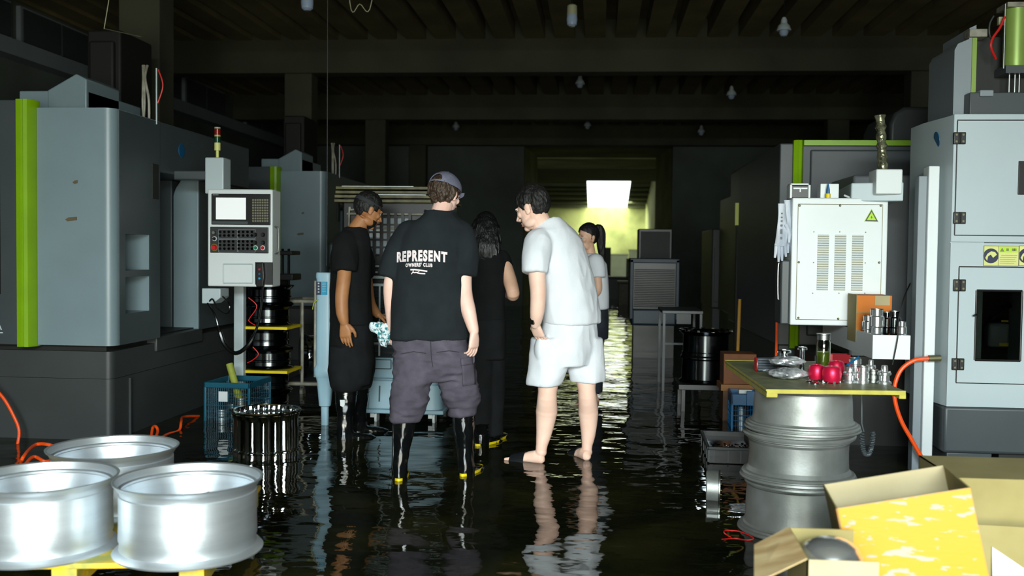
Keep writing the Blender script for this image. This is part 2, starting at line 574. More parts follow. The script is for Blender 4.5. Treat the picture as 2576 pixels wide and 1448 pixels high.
slab(-6.1, sx0, 47.15, 53.2)
slab(sx1, 2.6, 47.15, 53.2)
slab(-6.1, -2.2, 46.9, 47.15)
slab(1.9, 2.6, 46.9, 47.15)
for x in (-1.6, -1.0, -0.65, 1.0, 1.35):
    slab(x, x + 0.12, 46.9, 47.15)
for y in (47.6, 48.4, 49.3, 50.3, 51.4, 52.5):
    for x0, x1 in ((-6.1, sx0), (sx1, 2.6)):
        fr.box(x0, x1, y, y + 0.1, roofz(y) - 0.14, roofz(y))
fr.box(-6.4, 2.8, 36.2, 46.9, 5.5, 5.6)  # white panel stands for the reflection in one bright pane
fr.box(-6.4, 2.8, 46.7, 46.9, 4.80, 5.6)
struct(fr, 'ceiling_far_shed', M_FARROOF)

# ==================================================================  MACHINES
def lettering(mb, body, size, origin, right, up, bold=0.0, lift=0.003, align='CENTER'):
    vv, ff = text_mesh(body, size, bold, align)
    right, up = V(right).normalized(), V(up).normalized()
    n = right.cross(up)
    mb.add([V(origin) + right * v.x + up * v.y + n * lift for v in vv], ff)
    return mb


def vmc(y0, label):
    """blue-grey machining centre whose sliding-door side faces the aisle at x = -3.33"""
    O = V((-3.33, y0, GZ))
    X = -3.33
    t = thing('machining_centre', label, 'machine', O, group=None)
    h = MB(O)
    # end panel block with two pockets let into the aisle side
    rr = 0.07
    arc = [(X - rr + rr * math.sin(a), y0 + rr - rr * math.cos(a)) for a in [math.pi / 2 * k / 8 for k in range(9)]]
    h.prism([(X - 0.55, y0, 0.67)] + [(p[0], p[1], 0.67) for p in arc] + [(X, y0 + 0.163, 0.67), (X - 0.55, y0 + 0.163, 0.67)], (0, 0, 1.64))
    h.box(X - 0.55, X - 0.27, y0 + 0.163, y0 + 0.72, 0.67, 2.31)
    h.box(X - 0.27, X, y0 + 0.55, y0 + 0.72, 0.67, 2.31)
    h.box(X - 0.27, X, y0 + 0.163, y0 + 0.55, 0.67, 0.885)
    h.box(X - 0.27, X, y0 + 0.163, y0 + 0.55, 1.45, 2.31)
    h.box(X - 0.27, X, y0 + 0.163, y0 + 0.55, 1.145, 1.19)
    h.build('end_panel', M_BLUE, t)
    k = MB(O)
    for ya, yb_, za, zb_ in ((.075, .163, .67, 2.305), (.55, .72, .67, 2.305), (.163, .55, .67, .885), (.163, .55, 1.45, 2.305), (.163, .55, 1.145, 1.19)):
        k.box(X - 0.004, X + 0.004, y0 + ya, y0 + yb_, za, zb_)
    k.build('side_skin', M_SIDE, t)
    # cowl over the door opening, with the swept wing beside it
    c = MB(O)
    c.box(X - 2.9, X, y0 + 0.72, y0 + 2.66, 1.93, 2.31)
    c.box(X - 2.9, X - 0.55, y0 + 0.05, y0 + 0.72, 0.67, 2.27)
    c.box(X - 2.9, X - 0.30, y0 + 1.62, y0 + 2.66, 0.67, 1.93)
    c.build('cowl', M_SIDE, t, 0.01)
    w = MB(O)
    prof = [(X - 0.28, 0.66), (X - 0.06, 0.66), (X - 0.06, 2.07), (X - 0.13, 2.03), (X - 0.20, 1.95), (X - 0.26, 1.86), (X - 0.28, 1.80)]
    w.prism([(a, y0 + 1.6, b_) for a, b_ in prof], (0, 1.0, 0))
    w.build('door_wing', M_BLUE, t, 0.006)
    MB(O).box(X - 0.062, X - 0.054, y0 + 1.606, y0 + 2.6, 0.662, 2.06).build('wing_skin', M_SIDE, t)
    d = MB(O)
    d.box(X - 2.8, X - 0.45, y0 + 0.73, y0 + 1.6, 0.66, 1.92)
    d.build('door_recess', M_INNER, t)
    d = MB(O)
    d.box(X - 0.46, X - 0.40, y0 + 0.75, y0 + 1.58, 0.72, 1.9)
    d.build('sliding_door', M_GREY, t, 0.01)
    s_ = MB(O)
    s_.box(X - 0.45, X - 0.02, y0 + 0.72, y0 + 1.6, 0.56, 0.67)
    s_.build('door_sill', M_BASE, t, 0.01)
    # lime corner strip: a raised double fold
    g = MB(O)
    a = [(-0.672, -0.03), (-0.66, -0.07), (-0.628, -0.075), (-0.618, -0.06), (-0.606, -0.075), (-0.580, -0.07), (-0.552, 0.0), (-0.56, 0.06), (-0.67, 0.06)]
    g.prism([(X + p, y0 + q, 0.66) for p, q in a], (0, 0, 1.70))
    g.build('lime_strip', M_LIME, t)['label'] = 'lime green folded corner strip'
    p = MB(O)
    p.box(X - 2.9, X - 0.665, y0 - 0.03, y0 + 0.05, 0.67, 2.36)
    pn = p.build('side_panel', M_GREY, t, 0.008)
    q = MB(O)
    q.box(X - 1.7, X - 0.80, y0 - 0.04, y0 - 0.025, 1.02, 1.88)
    q.build('window', M_INNER, pn)
    l = MB(O)
    lettering(l, '70A', 0.085, (X - 0.79, y0 - 0.033, 0.772), (1, 0, 0), (0, 0, 1), 0.001, align='RIGHT')
    l.box(X - 0.97, X - 0.785, y0 - 0.036, y0 - 0.031, 0.748, 0.756)
    l.build('lettering', M_PALE, pn)
    # plinth in two bands
    k = MB(O)
    rb = [(X - 0.09 + 0.05 * math.sin(a_), y0 + 0.10 - 0.05 * math.cos(a_)) for a_ in [math.pi / 2 * i / 5 for i in range(6)]]
    k.prism([(X - 2.9, y0 + 0.05, 0.435)] + [(u, v_, 0.435) for u, v_ in rb] + [(X - 0.04, y0 + 2.66, 0.435), (X - 2.9, y0 + 2.66, 0.435)], (0, 0, 0.19))
    k.build('plinth_band', M_BASE, t)
    k = MB(O)
    k.prism([(X - 2.9, y0 + 0.07, GZ)] + [(u - 0.01, v_ + 0.02, GZ) for u, v_ in rb] + [(X - 0.05, y0 + 2.64, GZ), (X - 2.9, y0 + 2.64, GZ)], (0, 0, 0.46))
    k.box(X - 0.05, X - 0.035, y0 + 0.32, y0 + 0.335, GZ, 0.41)
    k.build('plinth', M_BASE, t)
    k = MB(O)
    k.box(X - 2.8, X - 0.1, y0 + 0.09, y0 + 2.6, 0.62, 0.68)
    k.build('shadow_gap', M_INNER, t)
    # things on the roof that belong to it
    r = MB(O)
    r.box(X - 0.95, X - 0.42, y0 + 0.45, y0 + 1.3, 2.3, 2.50)
    r.prism([(X - 0.72, y0 + 0.43, 2.3), (X - 0.42, y0 + 0.43, 2.3), (X - 0.42, y0 + 0.43, 2.58), (X - 0.50, y0 + 0.43, 2.62), (X - 0.72, y0 + 0.43, 2.5)], (0, 0.5, 0))
    r.build('roof_cover', M_BLUE, t, 0.01)
    r = MB(O)
    r.box(X - 1.04, X - 0.74, y0 + 1.6, y0 + 2.2, 2.3, 3.2)
    r.box(X - 1.0, X - 0.78, y0 + 1.55, y0 + 1.6, 2.4, 3.1)
    r.build('spindle_column', mat('oily_black', (13, 13, 10), .7), t, 0.02)
    r = MB(O)
    for dx, ph in ((-0.01, 0.0), (0.025, 0.02), (0.0, -0.02)):
        r.tube(smooth_path([(X - 0.06 + dx, y0 + 0.6 + ph, 2.28), (X - 0.06 + dx * 1.3, y0 + 0.6, 2.46), (X - 0.075 + dx * 0.4, y0 + 0.62, 2.62), (X - 0.09 + dx, y0 + 0.66, 2.72)]), 0.010)
    r.build('roof_hose', M_PIPE, t)
    r = MB(O)
    r.cyl((X + 0.005, y0 + 0.66, 2.28), (X + 0.005, y0 + 0.66, 2.70), 0.006)
    r.build('roof_rod', M_PALE, t)
    r = MB(O)
    r.tube(smooth_path([(X + 0.01, y0 + 0.67, 2.44), (X + 0.05, y0 + 0.67, 2.57), (X + 0.015, y0 + 0.67, 2.69)]), 0.006)
    r.build('roof_cable', M_REDC, t)
    # badge and vent on the aisle side
    r = MB(O)
    r.lathe([(0.055, 0), (0.055, 0.004)], (X, y0 + 1.12, 2.13), 24, Matrix.Rotation(math.pi / 2, 3, 'Y'))
    r.build('badge', M_BLUEP, t)
    r = MB(O)
    r.box(X, X + 0.012, y0 + 0.58, y0 + 0.68, 1.72, 1.98)
    r.build('vent_plate', M_INNER, t)
    r = MB(O)
    for sx_, sz_, sw, sh in ((-0.30, 1.545, 0.075, 0.016), (-0.27, 1.80, 0.028, 0.014)):
        r.prism([(X + sx_ - sw / 2 - 0.01, y0 - 0.002, sz_ - sh * 0.2), (X + sx_ - sw / 2 + 0.005, y0 - 0.002, sz_ - sh), (X + sx_ + sw / 2, y0 - 0.002, sz_ - sh * 0.5), (X + sx_ + sw / 2, y0 - 0.002, sz_ + sh), (X + sx_ - sw / 3, y0 - 0.002, sz_ + sh * 0.7)], (0, 0.003, 0))
    r.build('paint_scrape', mat('bare_brown_primer', (92, 82, 60), .7), t)
    return t


vmcA = vmc(6.6, 'large blue-grey machining centre at left foreground with two wall pockets and lime strip')
vmcB = copy_tree(vmcA)
vmcB.location = (-3.33, 11.9, GZ)
vmcB['label'] = 'smaller-looking blue-grey machining centre farther back, behind the control panel and man in apron'

# ---- hanging control panel of the near machine
def control_panel():
    yf = 7.5
    a, b_ = W(522, 475, yf), W(685, 722, yf)
    O = V(((a.x + b_.x) / 2, yf + 0.1, GZ))
    t = thing('control_panel', 'pale grey machine control panel with lit screen and rows of buttons', 'control panel', O)
    x0, x1, z0, z1 = a.x, b_.x, b_.z, a.z
    MB(O).box(x0, x1, yf, yf + 0.2, z0, z1).build('housing', M_WHITE, t, 0.012)

    def q(px0, py0, px1, py1, dy=0.0, th=0.01):
        u, v = W(px0, py0, yf), W(px1, py1, yf)
        return MB(O).box(u.x, v.x, yf - dy - th, yf - dy, v.z, u.z)

    sp = q(533, 487, 681, 566, 0, 0.012).build('screen_bezel', M_BLACK, t, 0.004)
    q(545, 497, 620, 552, 0.012, 0.003).build('screen', M_SCREEN, sp)
    ft = q(536, 556, 625, 564, 0.012, 0.004).build('soft_key_row', M_GREY, sp)
    kb = MB(O)
    for r in range(9):
        for c in range(7):
            u = W(638.5 + c * 6.0, 503 + r * 6.6, yf)
            kb.box(u.x - 0.0065, u.x + 0.0065, yf - 0.018, yf - 0.01, u.z - 0.0065, u.z + 0.0065)
    kb.build('keypad', M_KEY, sp)
    l = MB(O)
    for k in range(4):
        u = W(537.5 + k * 3.6, 489.3, yf)
        l.box(u.x, u.x + 0.008, yf - 0.0135, yf - 0.012, u.z - 0.004, u.z)
    l.build('maker_mark', M_PALE, sp)
    bp_ = q(530, 570, 676, 637, 0, 0.014).build('button_panel', M_PANEL, t, 0.005)
    for bx0, by0, cols, rows in ((556, 583, 4, 2), (603, 583, 4, 2), (556, 607, 4, 3), (603, 607, 4, 3)):
        st = MB(O)
        for r in range(rows):
            for c in range(cols):
                u = W(bx0 + c * 11, by0 + r * 9, yf)
                st.cyl((u.x, yf - 0.014, u.z), (u.x, yf - 0.024, u.z), 0.011, 0.010, 10)
        st.build('push_button_block', M_DCHROME, bp_)
    fl = MB(O)
    for bx0, by0, bx1, by1 in ((550, 577, 597, 600), (599, 577, 642, 600), (550, 602, 597, 634), (599, 602, 642, 634)):
        for (p0, p1) in (((bx0, by0), (bx1, by0)), ((bx1, by0), (bx1, by1)), ((bx1, by1), (bx0, by1)), ((bx0, by1), (bx0, by0))):
            fl.cyl(W(*p0, yf - 0.014), W(*p1, yf - 0.014), 0.002, None, 6)
    fl.build('button_frame_lines', M_MIDG, bp_)

    def knob(px, py, r, m, nm, lab=None, rim=None):
        u = W(px, py, yf)
        k = MB(O).lathe([(r * 1.15, 0), (r * 1.15, 0.012), (r, 0.02), (r * 0.8, 0.03)], (u.x, yf - 0.014, u.z), 20, Matrix.Rotation(math.pi / 2, 3, 'X')).build(nm, m, bp_)
        if lab: k['label'] = lab
        if rim:
            MB(O).lathe([(r * 1.5, 0), (r * 1.5, 0.008), (r * 1.12, 0.008), (r * 1.12, 0)], (u.x, yf - 0.0141, u.z), 20, Matrix.Rotation(math.pi / 2, 3, 'X'), close=True).build('button_ring', rim, k)

    knob(542, 622, 0.019, M_REDB, 'emergency_stop', 'red mushroom emergency stop', mat('dull_yellow_ring', (110, 96, 20), .5))
    knob(542, 600, 0.012, M_BLACK, 'key_switch', None, M_WHITE)
    knob(542, 585, 0.014, M_STEEL, 'round_switch')
    for px, py in ((644, 590), (664, 590), (644, 610), (664, 610)):
        knob(px, py, 0.014, M_BLACK, 'rotary_knob')
    knob(645, 623, 0.012, M_GREENB, 'start_button', 'green start button', M_WHITE)
    knob(663, 623, 0.012, M_REDB, 'stop_button', 'red stop button', M_WHITE)
    # recessed tray outline
    tr = MB(O)
    for p0, p1 in (((562, 664), (636, 664)), ((562, 664), (562, 712)), ((562, 712), (636, 712)), ((636, 664), (636, 712))):
        u, v = W(*p0, yf), W(*p1, yf)
        tr.cyl((u.x, yf - 0.001, u.z), (v.x, yf - 0.001, v.z), 0.005, None, 8)
    tr.build('tray_edge', M_PALE, t)
    hd = MB(O)
    hd.tube(smooth_path([W(685, 570, yf + 0.05), W(697, 571, yf + 0.05), W(700, 580, yf + 0.05), W(700, 626, yf + 0.05), W(696, 636, yf + 0.05), W(685, 637, yf + 0.05)]), 0.006)
    hd.build('side_handle', M_STEEL, t)
    q(643, 659, 686, 716, 0, 0.012).build('remote_holder', M_PANEL, t)
    # arm box above, signal tower, bracket and post below
    u, v = W(510, 394, yf), W(557, 470, yf)
    bx = MB(O).box(u.x, v.x, yf + 0.04, yf + 0.2, v.z - 0.05, u.z).build('arm_box', M_PALE, t, 0.01)
    bx['label'] = 'pale square arm box on top'
    am = MB(O).box(-3.335, v.x - 0.02, yf + 0.08, yf + 0.18, v.z + 0.06, u.z - 0.10).build('swing_arm', M_GREY, t, 0.01)
    tx = W(547, 390, yf + 0.12)
    s0 = MB(O).cyl((tx.x, tx.y, u.z), (tx.x, tx.y, u.z + 0.085), 0.012)
    sg = s0.build('signal_tower', M_STICK, t)
    z = u.z + 0.06
    for m_, h_ in ((M_STICK, 0.06), (mat('dark_green_lens', (14, 60, 40), 0.2), 0.045), (mat('amber_lens', (176, 170, 90), 0.3), 0.012), (mat('red_lens', (128, 22, 18), 0.2), 0.045), (M_LAMPW, 0.012)):
        MB(O).cyl((tx.x, tx.y, z), (tx.x, tx.y, z + h_), 0.024).build('lens', m_, sg)
        z += h_ + 0.002
    u, v = W(505, 725, yf), W(552, 764, yf)
    MB(O).prism([(u.x, yf + 0.02, u.z), (v.x, yf + 0.02, u.z), (v.x, yf + 0.02, u.z - 0.07), (v.x - 0.06, yf + 0.02, v.z), (u.x, yf + 0.02, v.z)], (0, 0.18, 0)).build('corner_bracket', M_PALE, t, 0.006)
    u, v = W(588, 735, 8.05), W(612, 905, 8.05)
    MB(O).box(u.x, v.x, yf + 0.19, 8.06, z0 + 0.1, z0 + .16).build('rear_arm', M_MIDG, t)
    MB(O).box(u.x, v.x, 8.05, 8.12, GZ, z0 + 0.2).build('support_post', M_PALE, t, 0.006)
    cb = MB(O)
    cb.tube(smooth_path([W(527, 757, yf), W(535, 752, yf - .02), W(548, 775, yf - .02), W(572, 788, yf - .02), W(577, 765, yf - .02), W(560, 745, yf + .04)]), 0.006)
    cb.tube(smooth_path([W(522, 762, yf), W(540, 790, yf - .03), W(552, 830, yf - .04), W(566, 868, yf - .05), W(592, 888, yf - .06), W(620, 872, yf - .05), W(640, 840, yf - .03), W(655, 790, yf), W(662, 722, yf + .02)]), [0.007] * 12 + [0.016] * 24 + [0.010] * 13)
    cb.build('cable', M_RUBBER, t)
    rc = MB(O)
    rc.tube(smooth_path([W(625, 748, yf), W(646, 770, yf), W(628, 800, yf), W(627, 808, yf), W(642, 818, yf)]), 0.004)
    rc.tube(smooth_path([W(636, 872, yf), W(650, 890, yf), W(636, 905, yf), W(622, 912, yf)]), 0.004)
    rc.build('red_air_line', M_REDC, t)['label'] = 'thin red air line'
    # the remote in the holder
    u = W(657, 690, yf - 0.012)
    r = thing('handheld_remote', 'black handheld pulse remote hooked on lower right of control panel', 'remote control', (u.x, u.y, u.z - 0.1))
    P = V((u.x, yf - 0.012, u.z - 0.1))
    MB(P).prism([(u.x - 0.034, yf - 0.012, u.z + 0.09), (u.x + 0.03, yf - 0.012, u.z + 0.095), (u.x + 0.036, yf - 0.012, u.z - 0.02), (u.x + 0.028, yf - 0.012, u.z - 0.095), (u.x - 0.028, yf - 0.012, u.z - 0.098), (u.x - 0.036, yf - 0.012, u.z - 0.02)], (0, -0.035, 0)).build('body', M_BLACK, r, 0.008)
    for dz, m_ in ((0.04, M_REDB), (0.005, M_BLUEP), (-0.03, M_CYAN)):
        MB(P).lathe([(0.009, 0), (0.008, 0.008)], (u.x, yf - 0.047, u.z + dz), 14, Matrix.Rotation(math.pi / 2, 3, 'X')).build('dial', m_, r)
    r.location = P


control_panel()

# ---- white machine at the right edge
def white_machine():
    yf = 6.3
    O = V((2.12, yf, GZ))
    t = thing('machine_cabinet', 'tall white machine cabinet with black hinges and window cut by right picture edge', 'machine', O)
    x0 = W(2391, 640, yf).x
    X1 = 4.6
    zt, zb = W(2450, 286, yf).z, W(2450, 1023, yf).z
    zs = W(2450, 610, yf).z
    MB(O).box(x0, X1, yf, yf + 0.66, zs + 0.002, zt).build('upper_housing', M_CAB, t, 0.006)
    wa, wb = W(2456, 730, yf), W(2565, 907, yf)
    win = (wa.x, wb.x, wb.z, wa.z)
    lh = MB(O).box(x0, win[0] - .03, yf, yf + 0.66, zb, zs - 0.002).box(win[1] + .03, X1, yf, yf + 0.66, zb, zs - 0.002)
    lh.box(win[0] - .03, win[1] + .03, yf, yf + .66, zb, win[2] - .03).box(win[0] - .03, win[1] + .03, yf, yf + .66, win[3] + .03, zs - .002)
    lh.box(win[0] - .03, win[1] + .03, yf + .27, yf + .66, win[2] - .03, win[3] + .03)
    lh.build('lower_housing', M_CAB, t)
    # chamfered left flank
    fl = MB(O)
    fl.prism([(x0, yf + 0.01, zb), (x0 - 0.055, yf + 0.40, zb), (x0 - 0.055, yf + 0.66, zb), (x0 + 0.2, yf + 0.66, zb), (x0 + 0.2, yf + 0.01, zb)], (0, 0, zt - zb - 0.006))
    flo = fl.build('flank', M_PALE, t)
    MB(O).lathe([(0.05, 0), (0.05, 0.004)], (x0 - 0.029, yf + 0.21, 2.09), 24, Matrix.Rotation(-math.pi / 2 - 0.14, 3, 'Y')).build('badge', M_BLUEP, flo)
    MB(O).box(x0 - 0.01, X1, yf + 0.01, yf + 0.66, 0.144, zb - 0.001).build('plinth', M_GREY, t, 0.02)
    ft = MB(O).box(x0 + 0.02, x0 + 0.29, yf + 0.03, yf + 0.3, GZ, 0.145)
    ft.build('foot', M_GREY, t, 0.006)
    MB(O).box(x0 + 0.9, x0 + 1.2, yf + 0.03, yf + 0.3, GZ, 0.145).build('foot', M_GREY, t, 0.006)
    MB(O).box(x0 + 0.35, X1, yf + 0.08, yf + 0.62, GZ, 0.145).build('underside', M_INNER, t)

    def door(px0, py0, py1, nm, win=None):
        u, v = W(px0, py0, yf), W(px0, py1, yf)
        x1 = x0 + 1.15
        d = MB(O)
        g = 0.004
        # door leaf as a frame so that a window can be let in
        if win:
            wx0, wx1, wz0, wz1 = win
            d.box(u.x + g, wx0, yf - 0.006, yf + 0.02, v.z, u.z).box(wx1, x1, yf - 0.006, yf + 0.02, v.z, u.z)
            d.box(wx0, wx1, yf - 0.006, yf + 0.02, v.z, wz0).box(wx0, wx1, yf - 0.006, yf + 0.02, wz1, u.z)
        else:
            d.box(u.x + g, x1, yf - 0.006, yf + 0.02, v.z, u.z)
        do = d.build(nm, M_CAB, t)
        seam = MB(O)
        seam.box(u.x - 0.002, u.x + g, yf - 0.003, yf + 0.01, v.z, u.z)
        seam.box(u.x, x1, yf - 0.004, yf + 0.01, u.z, u.z + 0.008)
        seam.box(u.x, x1, yf - 0.004, yf + 0.01, v.z - 0.006, v.z)
        seam.build('door_gap', M_BLACK, do)
        return do

    d1 = door(2408, 304, 590, 'upper_door')
    wa, wb = W(2456, 730, yf), W(2565, 907, yf)
    win = (wa.x, wb.x, wb.z, wa.z)
    d2 = door(2412, 672, 961, 'lower_door', win)
    MB(O).box(win[0] - 0.01, win[1] + 0.01, yf - 0.002, yf + 0.004, win[2] - 0.01, win[3] + 0.01).build('window_glass', G_DARK, d2)
    fr_ = MB(O)
    for (p0, p1) in (((win[0], win[2]), (win[1], win[2])), ((win[1], win[2]), (win[1], win[3])), ((win[1], win[3]), (win[0], win[3])), ((win[0], win[3]), (win[0], win[2]))):
        fr_.cyl((p0[0], yf - 0.006, p0[1]), (p1[0], yf - 0.006, p1[1]), 0.007, None, 8)
    fr_.build('window_seal', M_BLACK, d2)
    # cavity with a pump unit seen through the pane
    cv = MB(O)
    cv.box(win[0] - 0.03, win[1] + 0.03, yf + 0.26, yf + 0.27, win[2] - 0.03, win[3] + 0.03)
    cv.box(win[0] - 0.03, win[0] - 0.02, yf - 0.001, yf + 0.27, win[2] - 0.03, win[3] + 0.03)
    cv.build('cavity_wall', M_INNER, d2)
    MB(O).box(win[0] + 0.12, win[1] - 0.02, yf + 0.1, yf + 0.2, win[2] + 0.07, win[2] + 0.22).build('pump_block', M_MIDG, d2, 0.02)
    MB(O).box(win[0] + 0.18, win[0] + 0.235, yf + 0.092, yf + 0.1, win[2] + 0.08, win[2] + 0.10).box(win[0] + 0.19, win[0] + 0.23, yf + 0.092, yf + 0.1, win[2] + 0.23, win[2] + 0.24).build('yellow_label', M_YEL, d2)
    MB(O).tube(smooth_path([(win[0] + 0.03, yf + 0.15, win[2] + 0.02), (win[0] + 0.1, yf + 0.15, win[2] + 0.2), (win[0] + 0.2, yf + 0.15, win[2] + 0.3), (win[1], yf + 0.15, win[2] + 0.33)]), 0.014).build('hose', M_RUBBER, d2)
    MB(O).tube([(win[0] + 0.025, yf + 0.1, win[2] + 0.18), (win[0] + 0.03, yf + 0.1, win[3] - 0.05)], 0.006).build('red_pipe', M_REDC, d2)
    u = W(2449, 791, yf)
    MB(O).tube(smooth_path([(u.x + 0.02, yf - 0.01, u.z), (u.x + 0.005, yf - 0.03, u.z + 0.002), (u.x - 0.012, yf - 0.035, u.z - 0.006)]), 0.006).build('latch', M_BLACK, d2)
    for py, dd in ((348, d1), (548, d1), (717, d2), (915, d2)):
        u = W(2412 - (4 if py > 900 else 0), py, yf)
        hg = MB(O).box(u.x - 0.036, u.x + 0.036, yf - 0.02, yf - 0.004, u.z - 0.036, u.z + 0.036)
        hg.cyl((u.x, yf - 0.02, u.z - 0.034), (u.x, yf - 0.02, u.z + 0.034), 0.008, None, 10)
        ho = hg.build('hinge', M_BLACK, dd, 0.004)
        sc_ = MB(O)
        for sx in (-1, 1):
            for sz in (-1, 1):
                sc_.cyl((u.x + sx * 0.02, yf - 0.02, u.z + sz * 0.02), (u.x + sx * 0.02, yf - 0.0225, u.z + sz * 0.02), 0.0065, None, 10)
        sc_.build('screws', M_BOLT, ho)
    u, v = W(2561, 405, yf), W(2620, 490, yf)
    MB(O).box(u.x, v.x, yf - 0.012, yf - 0.005, v.z, u.z).build('handle_recess', M_BLACK, d1, 0.012)
    # safety stickers
    for k, px in enumerate((2475, 2564)):
        u, v = W(px, 618, yf), W(px + 86, 669, yf)
        st = MB(O).box(u.x, v.x, yf - 0.004, yf + 0.001, v.z, u.z).build('safety_sticker', M_STICK, t)
        bo = MB(O)
        for (p0, p1) in (((u.x, u.z), (v.x, u.z)), ((v.x, u.z), (v.x, v.z)), ((v.x, v.z), (u.x, v.z)), ((u.x, v.z), (u.x, u.z)), ((u.x * .58 + v.x * .42, v.z), (u.x * .58 + v.x * .42, u.z))):
            bo.cyl((p0[0], yf - 0.0042, p0[1]), (p1[0], yf - 0.0042, p1[1]), 0.0016, None, 6)
        bo.build('sticker_border', M_INKG, st)
        w_, h_ = v.x - u.x, u.z - v.z
        MB(O).lathe([(0.045, 0), (0.045, 0.001)], (u.x + w_ * .205, yf - 0.004, v.z + h_ * .5), 28, Matrix.Rotation(math.pi / 2, 3, 'X')).build('blue_disc', M_NAVY, st)
        c0 = V((u.x + w_ * .205, yf - 0.0055, v.z + h_ * .5))
        MB(O).prism([c0 + V(q) for q in ((-0.034, 0, -0.012), (-0.022, 0, 0.012), (0.0, 0, 0.028), (0.022, 0, 0.024), (0.034, 0, 0.008), (0.012, 0, -0.012), (-0.002, 0, 0.008), (-0.018, 0, -0.004), (-0.022, 0, -0.03))], (0, -0.0008, 0)).build('hand_book_symbol', M_STICK, st)
        MB(O).box(u.x + w_ * .44, v.x - 0.004, yf - 0.0052, yf - 0.004, u.z - h_ * .32, u.z - 0.005).build('lime_header', M_LIMEINK, st)
        li = MB(O)
        c0 = V((u.x + w_ * .52, yf - 0.0056, u.z - h_ * .28))
        li.prism([c0 + V((-0.013, 0, 0)), c0 + V((0.013, 0, 0)), c0 + V((0, 0, 0.024))], (0, -0.0005, 0))
        for k2, (a_, b_) in enumerate(((.50, .96), (.46, .94), (.46, .90), (.46, .93), (.46, .88))):
            z = u.z - h_ * (.46 + .10 * k2)
            li.box(u.x + w_ * a_, u.x + w_ * b_, yf - 0.0048, yf - 0.004, z - 0.0012, z + 0.0012)
        for a_ in (.64, .80, .86):
            li.box(u.x + w_ * a_, u.x + w_ * (a_ + .07), yf - 0.006, yf - 0.0052, u.z - h_ * .25, u.z - h_ * .12)
        li.build('printed_lines', M_INKG, st)
    # spindle column, motor and air cylinder on top
    def bx(px0, py0, px1, py1, y, th, m, nm, par=t, bev=0.006):
        u, v = W(px0, py0, y), W(px1, py1, y)
        return MB(O).box(u.x, v.x, y, y + th, v.z, u.z).build(nm, m, par, bev)
    y2 = 6.75
    u, v = W(2402, 110, y2), W(2450, 300, y2)
    co = MB(O).prism([(u.x, y2, v.z), (v.x, y2, v.z), (v.x, y2, u.z + 0.12), (u.x + 0.09, y2, u.z + 0.1), (u.x + 0.09, y2, u.z + 0.03), (u.x + 0.02, y2, u.z), (u.x, y2, u.z - 0.04)], (0, 0.5, 0)).build('spindle_column', M_MIDG, t)
    bx(2447, 95, 2453, 285, y2 - 0.01, 0.02, M_GREENLIT, 'column_edge', co, 0)
    bx(2440, 72, 2485, 92, y2 - 0.03, 0.1, M_PIPE, 'column_bracket', co)
    bx(2453, 92, 2640, 300, y2 + 0.1, 0.35, M_INNER, 'motor_bay', t)
    bx(2440, 232, 2640, 300, y2 - 0.1, 0.25, M_GREY, 'motor_deck', t)
    bx(2466, 226, 2500, 242, y2 - 0.12, 0.1, M_MIDG, 'valve_block', t)
    u, v = W(2557, 25, y2), W(2557, 170, y2)
    cy = MB(O).cyl((u.x, y2, v.z), (u.x, y2, u.z), 0.075, None, 32).build('air_cylinder', M_GREENLIT, t)
    MB(O).box(u.x - 0.09, u.x + 0.15, y2 - 0.09, y2 + 0.09, u.z, u.z + 0.03).build('cylinder_cap', M_PIPE, cy)
    MB(O).box(u.x - 0.09, u.x + 0.15, y2 - 0.09, y2 + 0.09, v.z - 0.05, v.z).build('cylinder_base', M_GREY, cy)
    for px in (2535, 2549, 2560):
        w_ = W(px, 180, y2)
        MB(O).cyl((w_.x, y2 - 0.03, v.z - 0.24), (w_.x, y2 - 0.03, v.z - 0.05), 0.007, None, 8).build('guide_rod', M_STEEL, cy)
    MB(O).cyl((u.x - 0.1, y2 - 0.08, v.z - 0.02), (u.x - 0.1, y2 - 0.08, u.z + 0.02), 0.006, None, 8).build('tie_rod', M_STEEL, cy)
    bx(2513, 42, 2530, 62, y2 - 0.05, 0.03, M_LAMPW, 'cable_tag', t, 0.002)
    MB(O).tube(smooth_path([W(2528, 42, y2 - .08), W(2515, 70, y2 - .08), W(2498, 95, y2 - .08), W(2493, 118, y2 - .08), W(2505, 148, y2 - .04)]), 0.008).build('red_cable', M_REDC, t)
    MB(O).tube(smooth_path([W(2500, 40, y2 - .04), W(2490, 60, y2 - .05), W(2489, 85, y2 - .05), W(2494, 100, y2 - .02)]), 0.005).build('grey_cable', M_GREY, t)
    # rounded motor hood behind
    u, v = W(2238, 268, 8.6), W(2352, 360, 8.6)
    return t


white_machine()

# upright post in front of the cabinet
def post():
    y = 6.4
    O = V((2.05, y, GZ))
    a, b_, c = W(2336, 417, y), W(2366, 417, y), W(2320, 417, y)
    t = thing('steel_post', 'white square steel post standing left of the tall white cabinet', 'post', O)
    MB(O).box(2.035, 2.10, y, y + 0.11, GZ, a.z).build('front_channel', M_WHITE, t, 0.006)
    MB(O).box(1.985, 2.035, y + 0.03, y + 0.11, GZ, a.z - 0.06).build('side_channel', M_MIDG, t, 0.004)
    return t


post()

